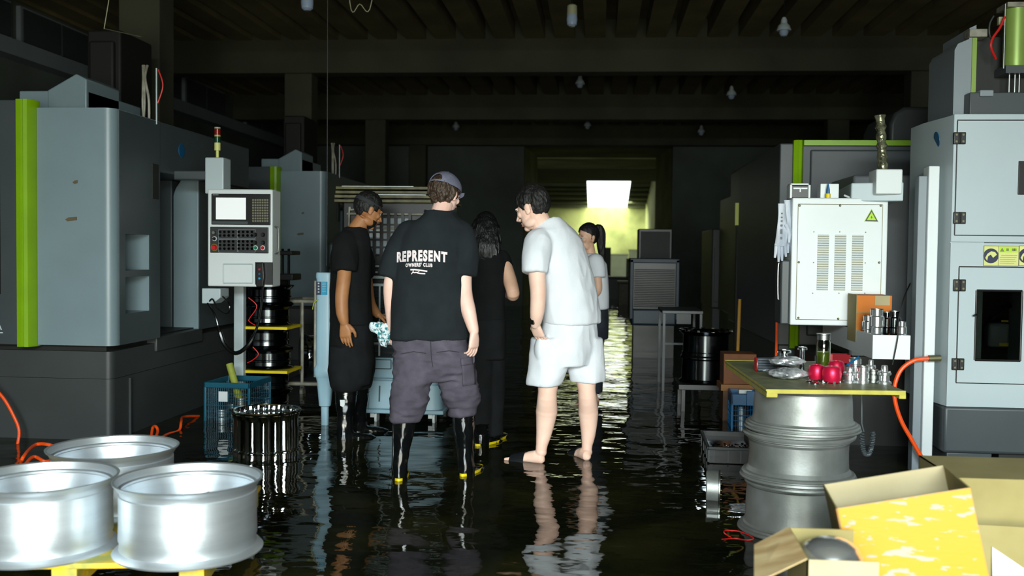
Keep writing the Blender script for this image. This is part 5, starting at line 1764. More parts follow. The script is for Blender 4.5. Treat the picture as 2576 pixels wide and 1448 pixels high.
fs_ = panel('front_side', (0, 0, -h_), (w_, 0, -h_), (w_, 0, 0), (0, 0, 0), -.004, M_CARDIN, t)
panel('yellow_print', (0.004, -.0012, -h_), (w_ - .001, -.0012, -h_), (w_ - .001, -.0012, -.001), (.004, -.0012, -.001), .0008, M_YTAPE, fs_, 'scuffed yellow printed face')
panel('back_side', (0, d_, -h_), (w_, d_, -h_), (w_, d_, 0), (0, d_, 0), .004, M_CARDIN, t)
ls_ = panel('left_side', (0, 0, -h_), (0, d_, -h_), (0, d_, 0), (0, 0, 0), .004, M_CARD, t)
panel('yellow_edge', (-.001, 0, -h_), (-.001, .09, -h_), (-.001, .07, -.02), (-.001, 0, -.0), .0008, M_YTAPE, ls_)
panel('right_side', (w_, 0, -h_), (w_, d_, -h_), (w_, d_, 0), (w_, 0, 0), -.004, M_CARD, t)
panel('bottom', (0, 0, -h_), (w_, 0, -h_), (w_, d_, -h_), (0, d_, -h_), .004, M_CARD, t)

# cartons behind it
O = V((1.55, 3.75, GZ))
t = thing('cardboard_carton', 'plain cardboard carton behind the yellow carton at right edge', 'carton', O)
p0, p1 = W(2436, 1202, 3.75), W(2436, 1312, 3.75)
MB(O).box(p0.x - .05, p0.x + .9, 3.75, 3.756, GZ, p0.z).build('front_side', M_CARD, t)
MB(O).box(p0.x - .05, p0.x + .9, 4.15, 4.156, GZ, p0.z).build('back_side', M_CARD, t)
MB(O).box(p0.x - .05, p0.x - .044, 3.75, 4.156, GZ, p0.z).build('left_side', M_CARD, t)
MB(O).prism([(p0.x - .05, 3.756, p0.z - .004), (p0.x + .9, 3.756, p0.z - .004), (p0.x + .9, 4.15, p0.z - .004), (p0.x - .05, 4.15, p0.z - .004)], (0, 0, .004)).build('top_flap', M_CARD, t)
p2 = W(2470, 1318, 3.62)
O = V((1.5, 3.62, GZ))
t = thing('cardboard_carton', 'lower cardboard carton with raised flap between yellow carton and right edge', 'carton', O)
MB(O).prism([(p2.x - .08, 3.62, GZ), (p2.x + .8, 3.62, GZ), (p2.x + .8, 3.62, p2.z - .02), (p2.x - .08, 3.62, p2.z)], (0, .006, 0)).build('back_flap', M_CARD, t)
MB(O).box(p2.x - .0, p2.x + .8, 3.60, 3.74, GZ, .12).build('body', M_CARD, t)
q = [W(2496, 1376, 3.612), W(2600, 1446, 3.612), W(2600, 1500, 3.598), W(2498, 1500, 3.598)]
tag(MB().prism(q, (0, .004, .002)).build('white_sheet', M_WTEE, None), 'white plastic sheet in the bottom right corner beside yellow carton', 'sheet')

# small carton with a shiny dome
yb = 2.88
A, B_, C_ = W(1984, 1327, yb + .28), W(2092, 1330, yb + .28), W(1985, 1405, yb)
O = V((A.x, yb, GZ))
t = thing('small_carton', 'small open cardboard carton holding a shiny dome, left of yellow carton', 'carton', O)
D1 = W(2110, 1428, yb)
MB(O).prism([(A.x, yb + .28, GZ), (A.x + .20, yb + .28, GZ), (A.x + .20, yb + .28, A.z), (A.x, yb + .28, A.z)], (0, .005, 0)).build('back_side', M_CARD, t)
MB(O).prism([(A.x, yb, GZ), (A.x + .20, yb, GZ), (A.x + .20, yb, C_.z), (A.x, yb, C_.z)], (0, .005, 0)).build('front_side', M_CARDIN, t)
MB(O).prism([(A.x, yb, GZ), (A.x, yb + .28, GZ), (A.x, yb + .28, A.z), (A.x, yb, C_.z)], (.005, 0, 0)).build('left_side', M_CARD, t)
f0_, f1_ = W(1897, 1372, yb + .22), W(1897, 1470, yb - .1)
MB(O).prism([V((A.x, yb + .28, A.z)), V((A.x, yb, C_.z)), f1_, f0_], (0, 0, .004)).build('left_flap', mat('stained_cardboard', (206, 186, 140), 0.8, rgb2=(150, 112, 60), scale=4, stretch=(1, 3, 1)), t)
MB(O).box(A.x, A.x + .20, yb, yb + .28, GZ, GZ + .01).build('bottom', M_CARD, t)
c = W(2055, 1425, yb + .14)
o = MB().lathe([(.088, GZ + .012 - c.z), (.088, -.02), (.093, .0), (.09, .03), (.075, .056), (.045, .072), (.02, .077), (.001, .078)], seg=48).build('shiny_dome', M_HUB, None)
o.location = (A.x + .098, yb + .14, c.z + .012)
tag(o, 'shiny round-topped metal can standing in the small open carton', 'can')

# ==================================================================  CEILING LAMPS, WIRES
def bulb(px, py, y, big, label):
    c = W(px, py, y)
    s = 1.0
    O = V((c.x, y, 4.49))
    t = thing('ceiling_lamp', label, 'lamp', O, group='bare ceiling lamps')
    MB(O).cyl((c.x, y, c.z + .1), (c.x, y, 4.77), .006, None, 8).build('cord', M_BLACK, t)
    if big:
        MB(O).lathe([(.03, .11), (.052, .095), (.055, .0), (.05, -.002), (.001, -.002)], (c.x, y, c.z), 24).build('socket', M_LAMPW, t)
        MB(O).lathe([(.054, .0), (.058, -.05), (.052, -.10), (.03, -.118), (.001, -.12)], (c.x, y, c.z), 24).build('bulb', M_LAMP, t)
    else:
        MB(O).lathe([(.02, .13), (.035, .10), (.038, .06), (.07, .03), (.085, -.02), (.08, -.025), (.001, -.025)], (c.x, y, c.z), 24).build('shade', M_PALE, t)
        MB(O).lathe([(.05, -.025), (.055, -.05), (.035, -.085), (.001, -.095)], (c.x, y, c.z), 20).build('bulb', M_LAMP, t)


bulb(1439, 38, 10.5, True, 'bare bulb lamp hanging highest and largest near top centre')
bulb(773, -6, 9.0, True, 'bulb lamp cut by the top picture edge left of centre')
bulb(1972, 72, 12.0, False, 'cone-shaded ceiling lamp at upper right, larger of the two')
bulb(1459, 208, 17.2, False, 'dim ceiling lamp below the first concrete beam near centre')
bulb(1840, 236, 17.0, False, 'cone-shaded ceiling lamp at right below the first beam')
bulb(1478, 314, 22.5, False, 'tiny ceiling lamp above the bright passage')
bulb(1147, 318, 22.5, False, 'tiny ceiling lamp left of centre before the back wall')
bulb(1764, 330, 22.5, False, 'tiny ceiling lamp right of the bright passage')
wire = [(W(277, -20, 7.6), W(262, 72, 7.6), 'pale slanting wire dropping from the ceiling to near machine column')]
for a, b_, lab in wire:
    tag(MB().tube([V((a.x + .12, a.y, 4.488)), a, b_, V((b_.x - .03, 8.3, 3.16))], .004).build('wire', M_LAMPW, None), lab, 'wire')
a, b_ = W(823, 190, 9.6), W(823, 470, 9.6)
tag(MB().tube([V((a.x, 9.6, 4.02)), b_, V((b_.x, 9.6, 1.2))], .004).build('pull_cord', M_GREY, None), 'thin vertical cord hanging from the beam left of the man in apron', 'cord')
tag(MB().tube(smooth_path([V((W(862, -12, 9).x, 9.0, 4.77)), W(880, 6, 9.0), W(905, 10, 9.0), W(935, 4, 9.0), V((W(960, -14, 9).x, 9.0, 4.77))]), .005).build('ceiling_cable', M_LAMPW, None), 'pale cable sagging from the ceiling at top left of centre', 'cable')

# ==================================================================  FAR SHED
def farbox(name, cat, label, px0, py0, px1, y, d, m, zb=GZ, lid=None):
    a, b_ = W(px0, py0, y), W(px1, py0, y)
    O = V(((a.x + b_.x) / 2, y, GZ))
    t = thing(name, label, cat, O)
    MB(O).box(a.x, b_.x, y, y + d, zb, a.z).build('body', m, t, 0.02)
    MB(O).box(a.x - .03, b_.x + .03, y - .03, y + d + .03, a.z, a.z + .06).build('lid', lid or m, t, 0.01)
    return t


M_FARW = mat('far_white_sheet', (206, 214, 186), 0.6, var=.15, scale=3)
farbox('packing_case', 'case', 'pale packing case beyond the woman, under the lit far wall', 1418, 640, 1580, 44, 1.2, M_FARW)
farbox('packing_case', 'case', 'second pale case at far right of the passage floor', 1584, 630, 1625, 46, 1.2, M_FARW)
farbox('bench', 'bench', 'dim bench in the passage behind the woman in white', 1528, 700, 1588, 30, .7, M_BASE)
farbox('crate_stack', 'crate', 'dark crates on the passage floor at the right, before the pale cases', 1556, 712, 1600, 26.5, .5, M_BAND)
for k, (px0, px1, py, y_, lab) in enumerate(((1518, 1537, 622, 36, 'dark steel post standing in the far shed right of the woman'), (1576, 1581, 650, 29, 'thin dark post at the right of the far passage'))):
    a, b_ = W(px0, py, y_), W(px1, py, y_)
    tag(MB().box(a.x, b_.x, y_, y_ + .2, GZ, a.z).build('steel_post', M_INNER, None), lab, 'post', 'far posts')

# ==================================================================  PEOPLE
def remeshed(mb, name, m, parent, vox, smooth=4, fold=None):
    """fuse overlapping closed shapes into one continuous skin"""
    o = mb.build('tmp', None, None, smooth=False)
    bmn = bmesh.new()
    bmn.from_mesh(o.data)
    bmesh.ops.recalc_face_normals(bmn, faces=bmn.faces)
    bmn.to_mesh(o.data)
    bmn.free()
    r = o.modifiers.new('r', 'REMESH')
    r.mode = 'VOXEL'
    r.voxel_size = vox
    s_ = o.modifiers.new('s', 'SMOOTH')
    s_.iterations = smooth
    s_.factor = 0.5
    bpy.context.view_layer.update()
    me = bpy.data.meshes.new_from_object(o.evaluated_get(bpy.context.evaluated_depsgraph_get()))
    old = o.data
    bpy.data.objects.remove(o)
    bpy.data.meshes.remove(old)
    me.name = name
    if fold:
        ns = [v.normal.copy() for v in me.vertices]
        for v, n in zip(me.vertices, ns):
            d = 0
            for amp, st, off in fold:
                q = V((v.co.x * st[0] + off, v.co.y * st[1] + off * .7, v.co.z * st[2]))
                w_ = noise.noise(q)
                d += amp * (1 - 2.2 * abs(w_))        # ridged folds
            v.co += n * d
    me.shade_smooth()
    return link(name, me, m, parent)


def hmtx(c, fwd, up=(0, 0, 1)):
    f = V(fwd).normalized()
    r = f.cross(V(up)).normalized()
    u = r.cross(f).normalized()
    M = Matrix((r, f, u)).transposed().to_4x4()
    return Matrix.Translation(V(c)) @ M


def add_head(mb, M, s=1.0, fem=False):
    R = M.to_3x3()
    P = lambda x, y, z: M @ (V((x, y, z)) * s)
    E = lambda c, r, RR=None: mb.ball(P(*c), V(r) * s, R @ RR if RR else R, 20, 14)
    E((0, -.014, .034), (.074, .096, .090))
    E((0, .030, .0), (.066, .064, .078))
    E((0, .038, -.052), (.054 if not fem else .049, .050, .062))
    E((0, .070, -.098), (.022, .020, .019))
    E((-.036, .02, -.075), (.022, .045, .030))
    E((.036, .02, -.075), (.022, .045, .030))
    E((-.040, .066, -.012), (.022, .022, .022))
    E((.040, .066, -.012), (.022, .022, .022))
    mb.tube([P(-.042, .084, .026), P(-.02, .092, .026), P(.02, .092, .026), P(.042, .084, .026)], [.008 * s, .011 * s, .011 * s, .008 * s], 10)
    mb.tube([P(0, .090, .018), P(0, .105, -.008), P(0, .118, -.028), P(0, .098, -.040)], [.008 * s, .010 * s, .013 * s, .010 * s], 12)
    E((-.011, .100, -.034), (.009, .010, .008))
    E((.011, .100, -.034), (.009, .010, .008))
    mb.tube([P(-.022, .083, -.062), P(-.006, .094, -.058), P(.006, .094, -.058), P(.022, .083, -.062)], [.004 * s, .007 * s, .007 * s, .004 * s], 8)
    mb.tube([P(-.020, .083, -.070), P(0, .094, -.072), P(.020, .083, -.070)], [.004 * s, .008 * s, .004 * s], 8)
    for sx in (-1, 1):
        RR = Matrix.Rotation(-sx * .38, 3, 'Z') @ Matrix.Rotation(-.15, 3, 'X')
        E((sx * .078, -.008, -.004), (.008, .019, .031), RR)
        E((sx * .083, -.014, .008), (.007, .015, .020), RR)
        E((sx * .077, -.002, -.026), (.008, .010, .012), RR)


def face_parts(M, parent, hair_m, s=1.0, lips=True):
    R = M.to_3x3()
    P = lambda x, y, z: M @ (V((x, y, z)) * s)
    for sx in (-1, 1):
        e = MB().ball(P(sx * .031, .079, .004), V((.0135, .0125, .0085)) * s, R).build('eye', M_EYE, parent)
        MB().ball(P(sx * .031, .0875, .004), V((.006, .0055, .006)) * s, R).build('iris', M_IRIS, e)
        MB().tube([P(sx * .014, .094, .021), P(sx * .03, .096, .026), P(sx * .048, .082, .021)], [.0035 * s, .0045 * s, .0025 * s], 6).build('eyebrow', hair_m, parent)
    if lips:
        m = MB()
        m.tube([P(-.021, .087, -.0645), P(-.007, .0985, -.061), P(.007, .0985, -.061), P(.021, .087, -.0645)], [.002 * s, .0045 * s, .0045 * s, .002 * s], 8)
        m.tube([P(-.019, .087, -.068), P(0, .0995, -.0715), P(.019, .087, -.068)], [.002 * s, .0055 * s, .002 * s], 8)
        m.build('lips', M_LIP, parent)


def hair(M, parent, m, keep, s=1.0, rad=(.083, .104, .099), c=(0, -.016, .038), amp=.008, name='hair', fr=24, th=.012, extra=None, sub=6):
    """shell of hair over the skull kept where keep(x, y, z) holds in the head's own frame"""
    bmh = bmesh.new()
    bmesh.ops.create_icosphere(bmh, subdivisions=sub, radius=1)
    kill = []
    for v in bmh.verts:
        d = v.co.copy()
        p = V((d.x * rad[0] + c[0], d.y * rad[1] + c[1], d.z * rad[2] + c[2]))
        if p.z < c[2]:        # sides fall straighter below the widest line
            f = min(1, (c[2] - p.z) / .09)
            p.x = p.x * (1 - .0 * f)
        n = amp * (noise.noise(V((p.x * fr, p.y * fr, p.z * fr * .35))) + .5 * noise.noise(V((p.x * fr * 3, p.y * fr * 3, p.z * fr))))
        p += d * n
        if not keep(p.x, p.y, p.z):
            kill.append(v)
        v.co = p * s
    bmesh.ops.delete(bmh, geom=kill, context='VERTS')
    bmh.transform(M)
    me = bpy.data.meshes.new(name)
    bmh.to_mesh(me)
    bmh.free()
    me.shade_smooth()
    o = link(name, me, m, parent)
    so = o.modifiers.new('solid', 'SOLIDIFY')
    so.thickness = th
    so.offset = -1
    return o


def add_hand(mb, wrist, d, palm, thumb, s=1.0, curl=(.35, .4, .5, .6), tcurl=.3):
    """palm with four unequal bent fingers and a thumb; d = wrist-to-fingers, palm = way the palm faces, thumb = thumb side"""
    d = V(d).normalized()
    p = V(palm)
    p = (p - d * p.dot(d)).normalized()
    x = d.cross(p)
    if x.dot(V(thumb)) < 0:
        x = -x
    w = V(wrist)
    L = lambda a, b_, c_: w + (x * a + p * b_ + d * c_) * s
    mb.loft([ring(L(0, 0, -.02), x * .026 * s, p * .020 * s, 20, 2.2), ring(L(0, 0, .01), x * .029 * s, p * .019 * s, 20, 2.2), ring(L(.003, 0, .045), x * .040 * s, p * .016 * s, 20, 2.4),
             ring(L(.0, 0, .082), x * .042 * s, p * .0135 * s, 20, 2.6), ring(L(-.001, .001, .092), x * .038 * s, p * .010 * s, 20, 2.4)])
    for k, (fx, ln, r) in enumerate(((.031, .072, .0088), (.0105, .082, .009), (-.0105, .076, .0088), (-.031, .060, .0080))):
        a = curl[k]
        pos = L(fx, 0, .082)
        sp = fx * .9
        pts, rr = [pos - d * .012 * s, pos], [r * s, r * s]
        ang = a * .6
        for j, f in enumerate((.45, .32, .23)):
            pos = pos + ((d * math.cos(ang) + p * math.sin(ang)) + x * sp * .35).normalized() * ln * f * s
            pts.append(pos)
            rr.append(r * (1 - .10 * (j + 1)) * s)
            ang += a
        mb.tube(pts, rr, 12)
        mb.ball(pts[-1], rr[-1], None, 12, 8)
    t0, t1 = L(.024, .006, .018), L(.048, .014, .046)
    t2 = L(.056, .020 + .02 * tcurl, .072)
    t3 = L(.054 - .01 * tcurl, .026 + .05 * tcurl, .094)
    mb.tube([t0, t1, t2, t3], [.015 * s, .0125 * s, .0105 * s, .008 * s], 12)
    mb.ball(t3, .008 * s, None, 12, 8)


def limb(mb, pts, rr, seg=36):
    """tapered limb with rounded ends"""
    P = smooth_path(pts, 5)
    n = len(pts) - 1
    R = []
    for i in range(n):
        for k in range(5):
            f = k / 5
            R.append(rr[i] * (1 - f) + rr[i + 1] * f)
    R.append(rr[-1])
    mb.tube(P, R, seg)
    mb.ball(P[0], R[0] * .98, None, 16, 10)
    mb.ball(P[-1], R[-1] * .98, None, 16, 10)


def sleeve(mb, pts, rr, seg=24):
    P = smooth_path(pts, 5)
    R = []
    for i in range(len(pts) - 1):
        for k in range(5):
            R.append(rr[i] * (1 - k / 5) + rr[i + 1] * k / 5)
    R.append(rr[-1])
    mb.tube(P, R, seg)
    mb.ball(P[0], R[0] * .98, None, 16, 10)


def foot(mb, heel, d, ln=.255, s=1.0, z=GZ, toes=True):
    """bare foot on the floor: heel, arch, ball and five toes"""
    d = V((d[0], d[1], 0)).normalized()
    x = V((d.y, -d.x, 0))
    h = V((heel[0], heel[1], z))
    L = lambda a, b_, c_: h + x * a + d * b_ + V((0, 0, c_))
    mb.loft([ring(L(0, -.005, .028), x * .012, V((0, 0, .014)), 18, 2.2), ring(L(0, .012, .034), x * .030, V((0, 0, .033)), 18, 2.2), ring(L(0, .06, .042), x * .034, V((0, 0, .042)), 18, 2.2),
             ring(L(0, .11, .036), x * .034, V((0, 0, .035)), 18, 2.2), ring(L(.002, .16, .024), x * .042, V((0, 0, .024)), 18, 2.3), ring(L(.004, ln - .06, .017), x * .045, V((0, 0, .017)), 18, 2.4), ring(L(.004, ln - .045, .014), x * .04, V((0, 0, .012)), 18, 2.4)])
    if toes:
        for k, (a, f, r) in enumerate(((-.030, .000, .0125), (-.010, -.004, .0095), (.008, -.012, .009), (.024, -.022, .0085), (.038, -.034, .008))):
            mb.tube([L(a, ln - .065 + f, .014), L(a, ln - .03 + f, .014), L(a, ln - .006 + f, .010)], [r, r, r * .9], 10)
            mb.ball(L(a, ln - .006 + f, .010), r * .9, None, 10, 8)


def boot(name, heel, d, topc, topr, m, parent, h=.38, sole=None):
    """rubber wellington: shaft, foot and a thin coloured sole edge"""
    d = V((d[0], d[1], 0)).normalized()
    x = V((d.y, -d.x, 0))
    hh = V((heel[0], heel[1], GZ))
    L = lambda a, b_, c_: hh + x * a + d * b_ + V((0, 0, c_))
    tc_ = V(topc)
    mb = MB(parent.location)
    ank = L(0, .055, .11)
    mb.loft([ring(L(0, .07, .006), x * .044, d * .07, 28, 2.2), ring(L(0, .065, .05), x * .045, d * .066, 28, 2.2), ring(ank, x * .046, d * .058, 28, 2.2), ring(ank.lerp(tc_, .3), x * .050, d * .056, 28, 2), ring(ank.lerp(tc_, .65), x * topr * .97, d * topr, 28, 2), ring(tc_, x * topr, d * topr * 1.05, 28, 2)])
    mb.loft([ring(L(0, .03, .030), x * .036, V((0, 0, .028)), 22, 2.4), ring(L(0, .10, .038), x * .043, V((0, 0, .037)), 22, 2.4), ring(L(.002, .18, .034), x * .048, V((0, 0, .033)), 22, 2.4), ring(L(.003, .245, .028), x * .045, V((0, 0, .026)), 22, 2.3), ring(L(.003, .285, .022), x * .026, V((0, 0, .015)), 22, 2.2)])
    o = remeshed(mb, name, m, parent, .007, 6, [(.0025, (26, 26, 14), hh.x)])
    if sole:
        s_ = MB(parent.location)
        s_.loft([[L(0, .14, z) + (x * (math.cos(a) * (.050 + .004 * math.sin(a))) + d * (math.sin(a) * .155)) for a in [2 * math.pi * i / 40 for i in range(40)]] for z in (.0, .046)])
        s_.build('sole', sole, o)['label'] = 'yellow sole edge'
        bm_ = MB(parent.location)
        bm_.loft([[L(0, .14, z) + (x * (math.cos(a) * .0515) + d * (math.sin(a) * .1565)) for a in [2 * math.pi * i / 40 for i in range(40)]] for z in (.010, .030)])
        bm_.build('sole_tread', m, o)
    # ribbed cuff
    cf = MB(parent.location)
    up = (tc_ - ank).normalized()
    for k in range(3):
        c_ = tc_ - up * (.02 + .016 * k)
        cf.loft([ring(c_ - up * .004, x * (topr + .003), d * (topr * 1.05 + .003), 28, 2), ring(c_ + up * .004, x * (topr + .003), d * (topr * 1.05 + .003), 28, 2)])
    cf.build('cuff_ribs', m, o)
    return o


def print_on(parent, target, words, m, name, lift=.0025):
    """letters projected along +Y on to the back of a garment; words = (verts, faces) laid out in world x-z"""
    from mathutils.bvhtree import BVHTree
    bv = BVHTree.FromPolygons([v.co for v in target.data.vertices], [list(p.vertices) for p in target.data.polygons])
    out = MB()
    for vv, ff in words:
        pts = []
        for v in vv:
            hit = bv.ray_cast(V((v.x, -3, v.z)), V((0, 1, 0)))
            yy = hit[0].y if hit[0] is not None else 0
            pts.append(V((v.x, yy - lift, v.z)))
        out.add(pts, ff)
    o = out.build(name, m, parent, smooth=False)
    return o


# ---------------------------------------------------------------- person 2: printed black tee, cap, cargo trousers
def person_print():
    O = V((-.97, 5.86, GZ))
    t = thing('person', 'person seen from behind in black printed tee, grey cap, grey cargo trousers and black boots', 'person', O)
    y = 5.86
    Wl = lambda px, py, yy=y: W(px, py, yy)
    hc = Wl(1119, 491, 5.92)
    M = hmtx(hc - O, (.44, .84, -.32))
    b_ = MB(O)
    body = MB()
    body.v = []
    add_head(body, M, 1.0)
    bl = MB(O)
    neck = Wl(1105, 548, 5.86)
    bl.tube([neck + V((0, 0, -.06)), neck, hc + V((-.005, -.01, -.05))], [.075, .062, .058], 18)
    # torso core, hips
    bl.loft([ring(Wl(1080, 880), V((.16, 0, 0)), V((0, .11, 0))), ring(Wl(1082, 800), V((.14, 0, 0)), V((0, .10, 0))), ring(Wl(1086, 690), V((.155, 0, 0)), V((0, .10, 0))), ring(Wl(1095, 600), V((.17, 0, 0)), V((0, .10, 0))), ring(Wl(1103, 552), V((.08, 0, 0)), V((0, .07, 0)))])
    limb(bl, [Wl(1022, 590), Wl(1000, 650, 5.85), Wl(983, 712, 5.83), Wl(982, 760, 5.86), Wl(986, 822, 5.92)], [.06, .050, .042, .038, .027])
    limb(bl, [Wl(1165, 592), Wl(1166, 650, 5.84), Wl(1167, 728, 5.82), Wl(1178, 780, 5.79), Wl(1192, 832, 5.78)], [.06, .052, .048, .045, .030])
    BT = [(G(1003, 1209, 0), V((-.12, 1, 0)).normalized(), Wl(1018, 1046, 5.80)), (G(1164, 1197, 0), V((.25, 1, 0)).normalized(), Wl(1165, 1036, 5.95))]
    for (hl_, d_, tc_), lx, kx, yk in zip(BT, (1045, 1132), (1036, 1160), (5.82, 5.92)):
        limb(bl, [Wl(lx, 890), Wl(kx, 980, yk), tc_, V((hl_.x, hl_.y, .10)) + d_ * .055], [.085, .06, .048, .034])
    add_hand(bl, Wl(986, 826, 5.92), (.05, .25, -1), (1, -.1, 0), (.2, 1, 0), 1.0, (.7, .8, .8, .7), .8)
    add_hand(bl, Wl(1193, 834, 5.78), (-.04, .04, -1), (-.85, .5, 0), (.4, 1, 0), 1.05, (.30, .42, .50, .55), .3)
    bl.v += body.v
    n0 = len(bl.v) - len(body.v)
    bl.f += [[i + n0 for i in f] for f in body.f]
    bo = remeshed(bl, 'body', M_SKINP, t, .0042, 3)
    face_parts(M, bo, M_HAIRB)
    # hair at nape and sides, cap over it
    hair(M, t, M_HAIRB, lambda x, yy, z: (z > .03 if yy > .03 else z > -.015 if yy > -.01 else z > -.082 + .016 * math.sin(x * 130) + .008 * math.sin(x * 310)) and z < .112, rad=(.086, .106, .098), c=(0, -.018, .022), amp=.015, fr=34, th=.014)

    def capkeep(x, yy, z):
        if z < .038 + .10 * max(0, -yy) * .25:
            return False
        if yy < -.03 and (x / .040) ** 2 + (max(0, z - .060) / .038) ** 2 < 1 and z > .056:
            return False
        return True
    cp = hair(M, t, M_CAP, capkeep, rad=(.094, .113, .098), c=(0, -.014, .040), amp=.002, name='cap', th=.004)
    P = lambda x, yy, z: M @ V((x, yy, z))
    v_ = MB()
    v_.prism([P(math.sin(a) * .075, .085 + .022 * math.cos(a) ** .8 if abs(a) < 1.55 else .085, .046 - .030 * math.cos(a)) for a in [-1.5 + 3.0 * i / 14 for i in range(15)]], M.to_3x3() @ V((0, 0, .005)))
    v_.build('visor', M_CAP, cp)
    MB().ball(P(0, -.014, .139), .008).build('cap_button', M_CAP, cp)
    # tee
    tb = MB(O)
    R_ = lambda pxl, pxr, py, dep, yy=y, e=2.5, tilt=0: ring((Wl(pxl, py, yy) + Wl(pxr, py, yy)) / 2, (Wl(pxr, py, yy) - Wl(pxl, py, yy)) / 2 + V((0, 0, tilt)), V((0, dep, 0)), 32, e)
    tb.loft([R_(983, 1178, 852, .160), R_(984, 1177, 838, .165), R_(986, 1174, 760, .158), R_(990, 1172, 690, .150), R_(1002, 1174, 630, .146), R_(1010, 1178, 592, .135), R_(1030, 1172, 565, .115), R_(1056, 1160, 550, .098), R_(1066, 1148, 540, .085), R_(1070, 1142, 530, .078)])
    sleeve(tb, [Wl(1032, 590), Wl(1005, 640, 5.855), Wl(983, 699, 5.84)], [.088, .090, .082])
    sleeve(tb, [Wl(1156, 588), Wl(1168, 640, 5.85), Wl(1167, 694, 5.83)], [.088, .084, .076])
    tee = remeshed(tb, 'tshirt', M_TEE, t, .009, 7, [(.005, (6, 6, 1.6), 1.3), (.002, (15, 15, 7), 4.0)])
    cl = MB(O)
    cc_ = [Wl(1069 + 75 * f, 533 - 0, y - .085 * math.sin(math.pi * f) + .01) + V((0, 0, -.012 * math.sin(math.pi * f) + .012 * abs(f - .5))) for f in [i / 12 for i in range(13)]]
    cl.tube(cc_, .009, 8)
    cl.build('collar', M_TEE, tee)
    # printed words, arched
    words = []

    def put(body_, pxl, pxr, py, size_h, arch, bold, slant=0.0, skip=None):
        vv, ff = text_mesh(body_, 1.0, bold, space=1.24)
        xs = [v.x for v in vv]
        zs = [v.y for v in vv]
        a, c_ = min(xs), max(xs)
        z0_, z1_ = min(zs), max(zs)
        l, r = Wl(pxl, py, 5.72), Wl(pxr, py, 5.72)
        hgt = size_h / F * 5.72
        out = []
        for v in vv:
            f = (v.x - a) / (c_ - a)
            q = l.lerp(r, f)
            z = (v.y - z0_) / (z1_ - z0_)
            out.append(V((q.x - O.x + slant * z * hgt, 0, q.z - O.z + hgt * (z - .5) * (1 + .12 * (1 - abs(2 * f - 1))) + arch * (1 - (2 * f - 1) ** 2))))
        words.append((out, ff))

    put('REPRESENT', 995, 1125, 647, 27, .010, .055)
    put("OWNERS' CLUB", 1020, 1089, 667, 9.5, .004, .06)
    o = print_on(tee, tee, words, M_INK, 'printed_words')
    words2 = []
    for path, hw in (([(1033, 678), (1043, 677.5), (1055, 679), (1066, 680.5), (1076, 682)], .0042), ([(1041, 679), (1040, 683), (1036, 689)], .0026), ([(1039, 683.5), (1044, 685.5), (1048, 684.5), (1053, 686.5), (1060, 687.5), (1071, 688)], .0034), ([(1050, 685), (1056, 682.5)], .002)):
        q = [Wl(px, py, 5.72) - O for px, py in path]
        for p0, p1 in zip(q, q[1:]):
            n_ = V((-(p1.z - p0.z), 0, p1.x - p0.x)).normalized() * hw
            words2.append(([V((p0.x - n_.x, 0, p0.z - n_.z)), V((p1.x - n_.x, 0, p1.z - n_.z)), V((p1.x + n_.x, 0, p1.z + n_.z)), V((p0.x + n_.x, 0, p0.z + n_.z))], [[0, 1, 2, 3]]))
    print_on(tee, tee, words2, M_INK, 'printed_script')
    # trousers
    tr = MB(O)
    tr.loft([R_(1000, 1166, 832, .140), R_(994, 1172, 862, .145), R_(994, 1180, 900, .145), R_(1000, 1178, 930, .130), R_(1030, 1150, 950, .09)])
    C_ = lambda pxl, pxr, py, dep, yy, e=2.2: ring((Wl(pxl, py, yy) + Wl(pxr, py, yy)) / 2, (Wl(pxr, py, yy) - Wl(pxl, py, yy)) / 2, V((0, dep, 0)), 28, e)
    tr.loft([C_(996, 1090, 885, .125, 5.85), C_(994, 1094, 930, .122, 5.83), C_(992, 1080, 970, .112, 5.81), C_(987, 1074, 995, .108, 5.80), C_(980, 1072, 1018, .108, 5.79), C_(981, 1064, 1034, .098, 5.79), C_(985, 1056, 1046, .086, 5.79), C_(987, 1052, 1055, .076, 5.79)])
    tr.loft([C_(1092, 1184, 885, .125, 5.87), C_(1098, 1194, 930, .125, 5.89), C_(1110, 1200, 965, .118, 5.92), C_(1113, 1204, 995, .112, 5.93), C_(1122, 1201, 1012, .098, 5.94), C_(1134, 1197, 1020, .080, 5.94), C_(1132, 1196, 1030, .082, 5.94), C_(1133, 1194, 1042, .074, 5.94)])
    tz = remeshed(tr, 'trousers', M_CARGO, t, .009, 5, [(.008, (6, 6, 8), 2.2), (.009, (7, 7, 22), 5.0), (.004, (14, 14, 30), 9.0)])
    # pockets and seams
    s_ = MB(O)
    pk = [(1150, 905), (1196, 898), (1203, 968), (1158, 975)]
    from mathutils.bvhtree import BVHTree
    bv = BVHTree.FromPolygons([v.co for v in tz.data.vertices], [list(p.vertices) for p in tz.data.polygons])

    def onto(px, py, lift=.004):
        p = Wl(px, py, 5.75) - O
        d_ = (p - (V((0, 0, CAMH)) - O)).normalized()
        hit = bv.ray_cast(V((0, 0, CAMH)) - O, d_)
        return (hit[0] if hit[0] is not None else p) - d_ * lift

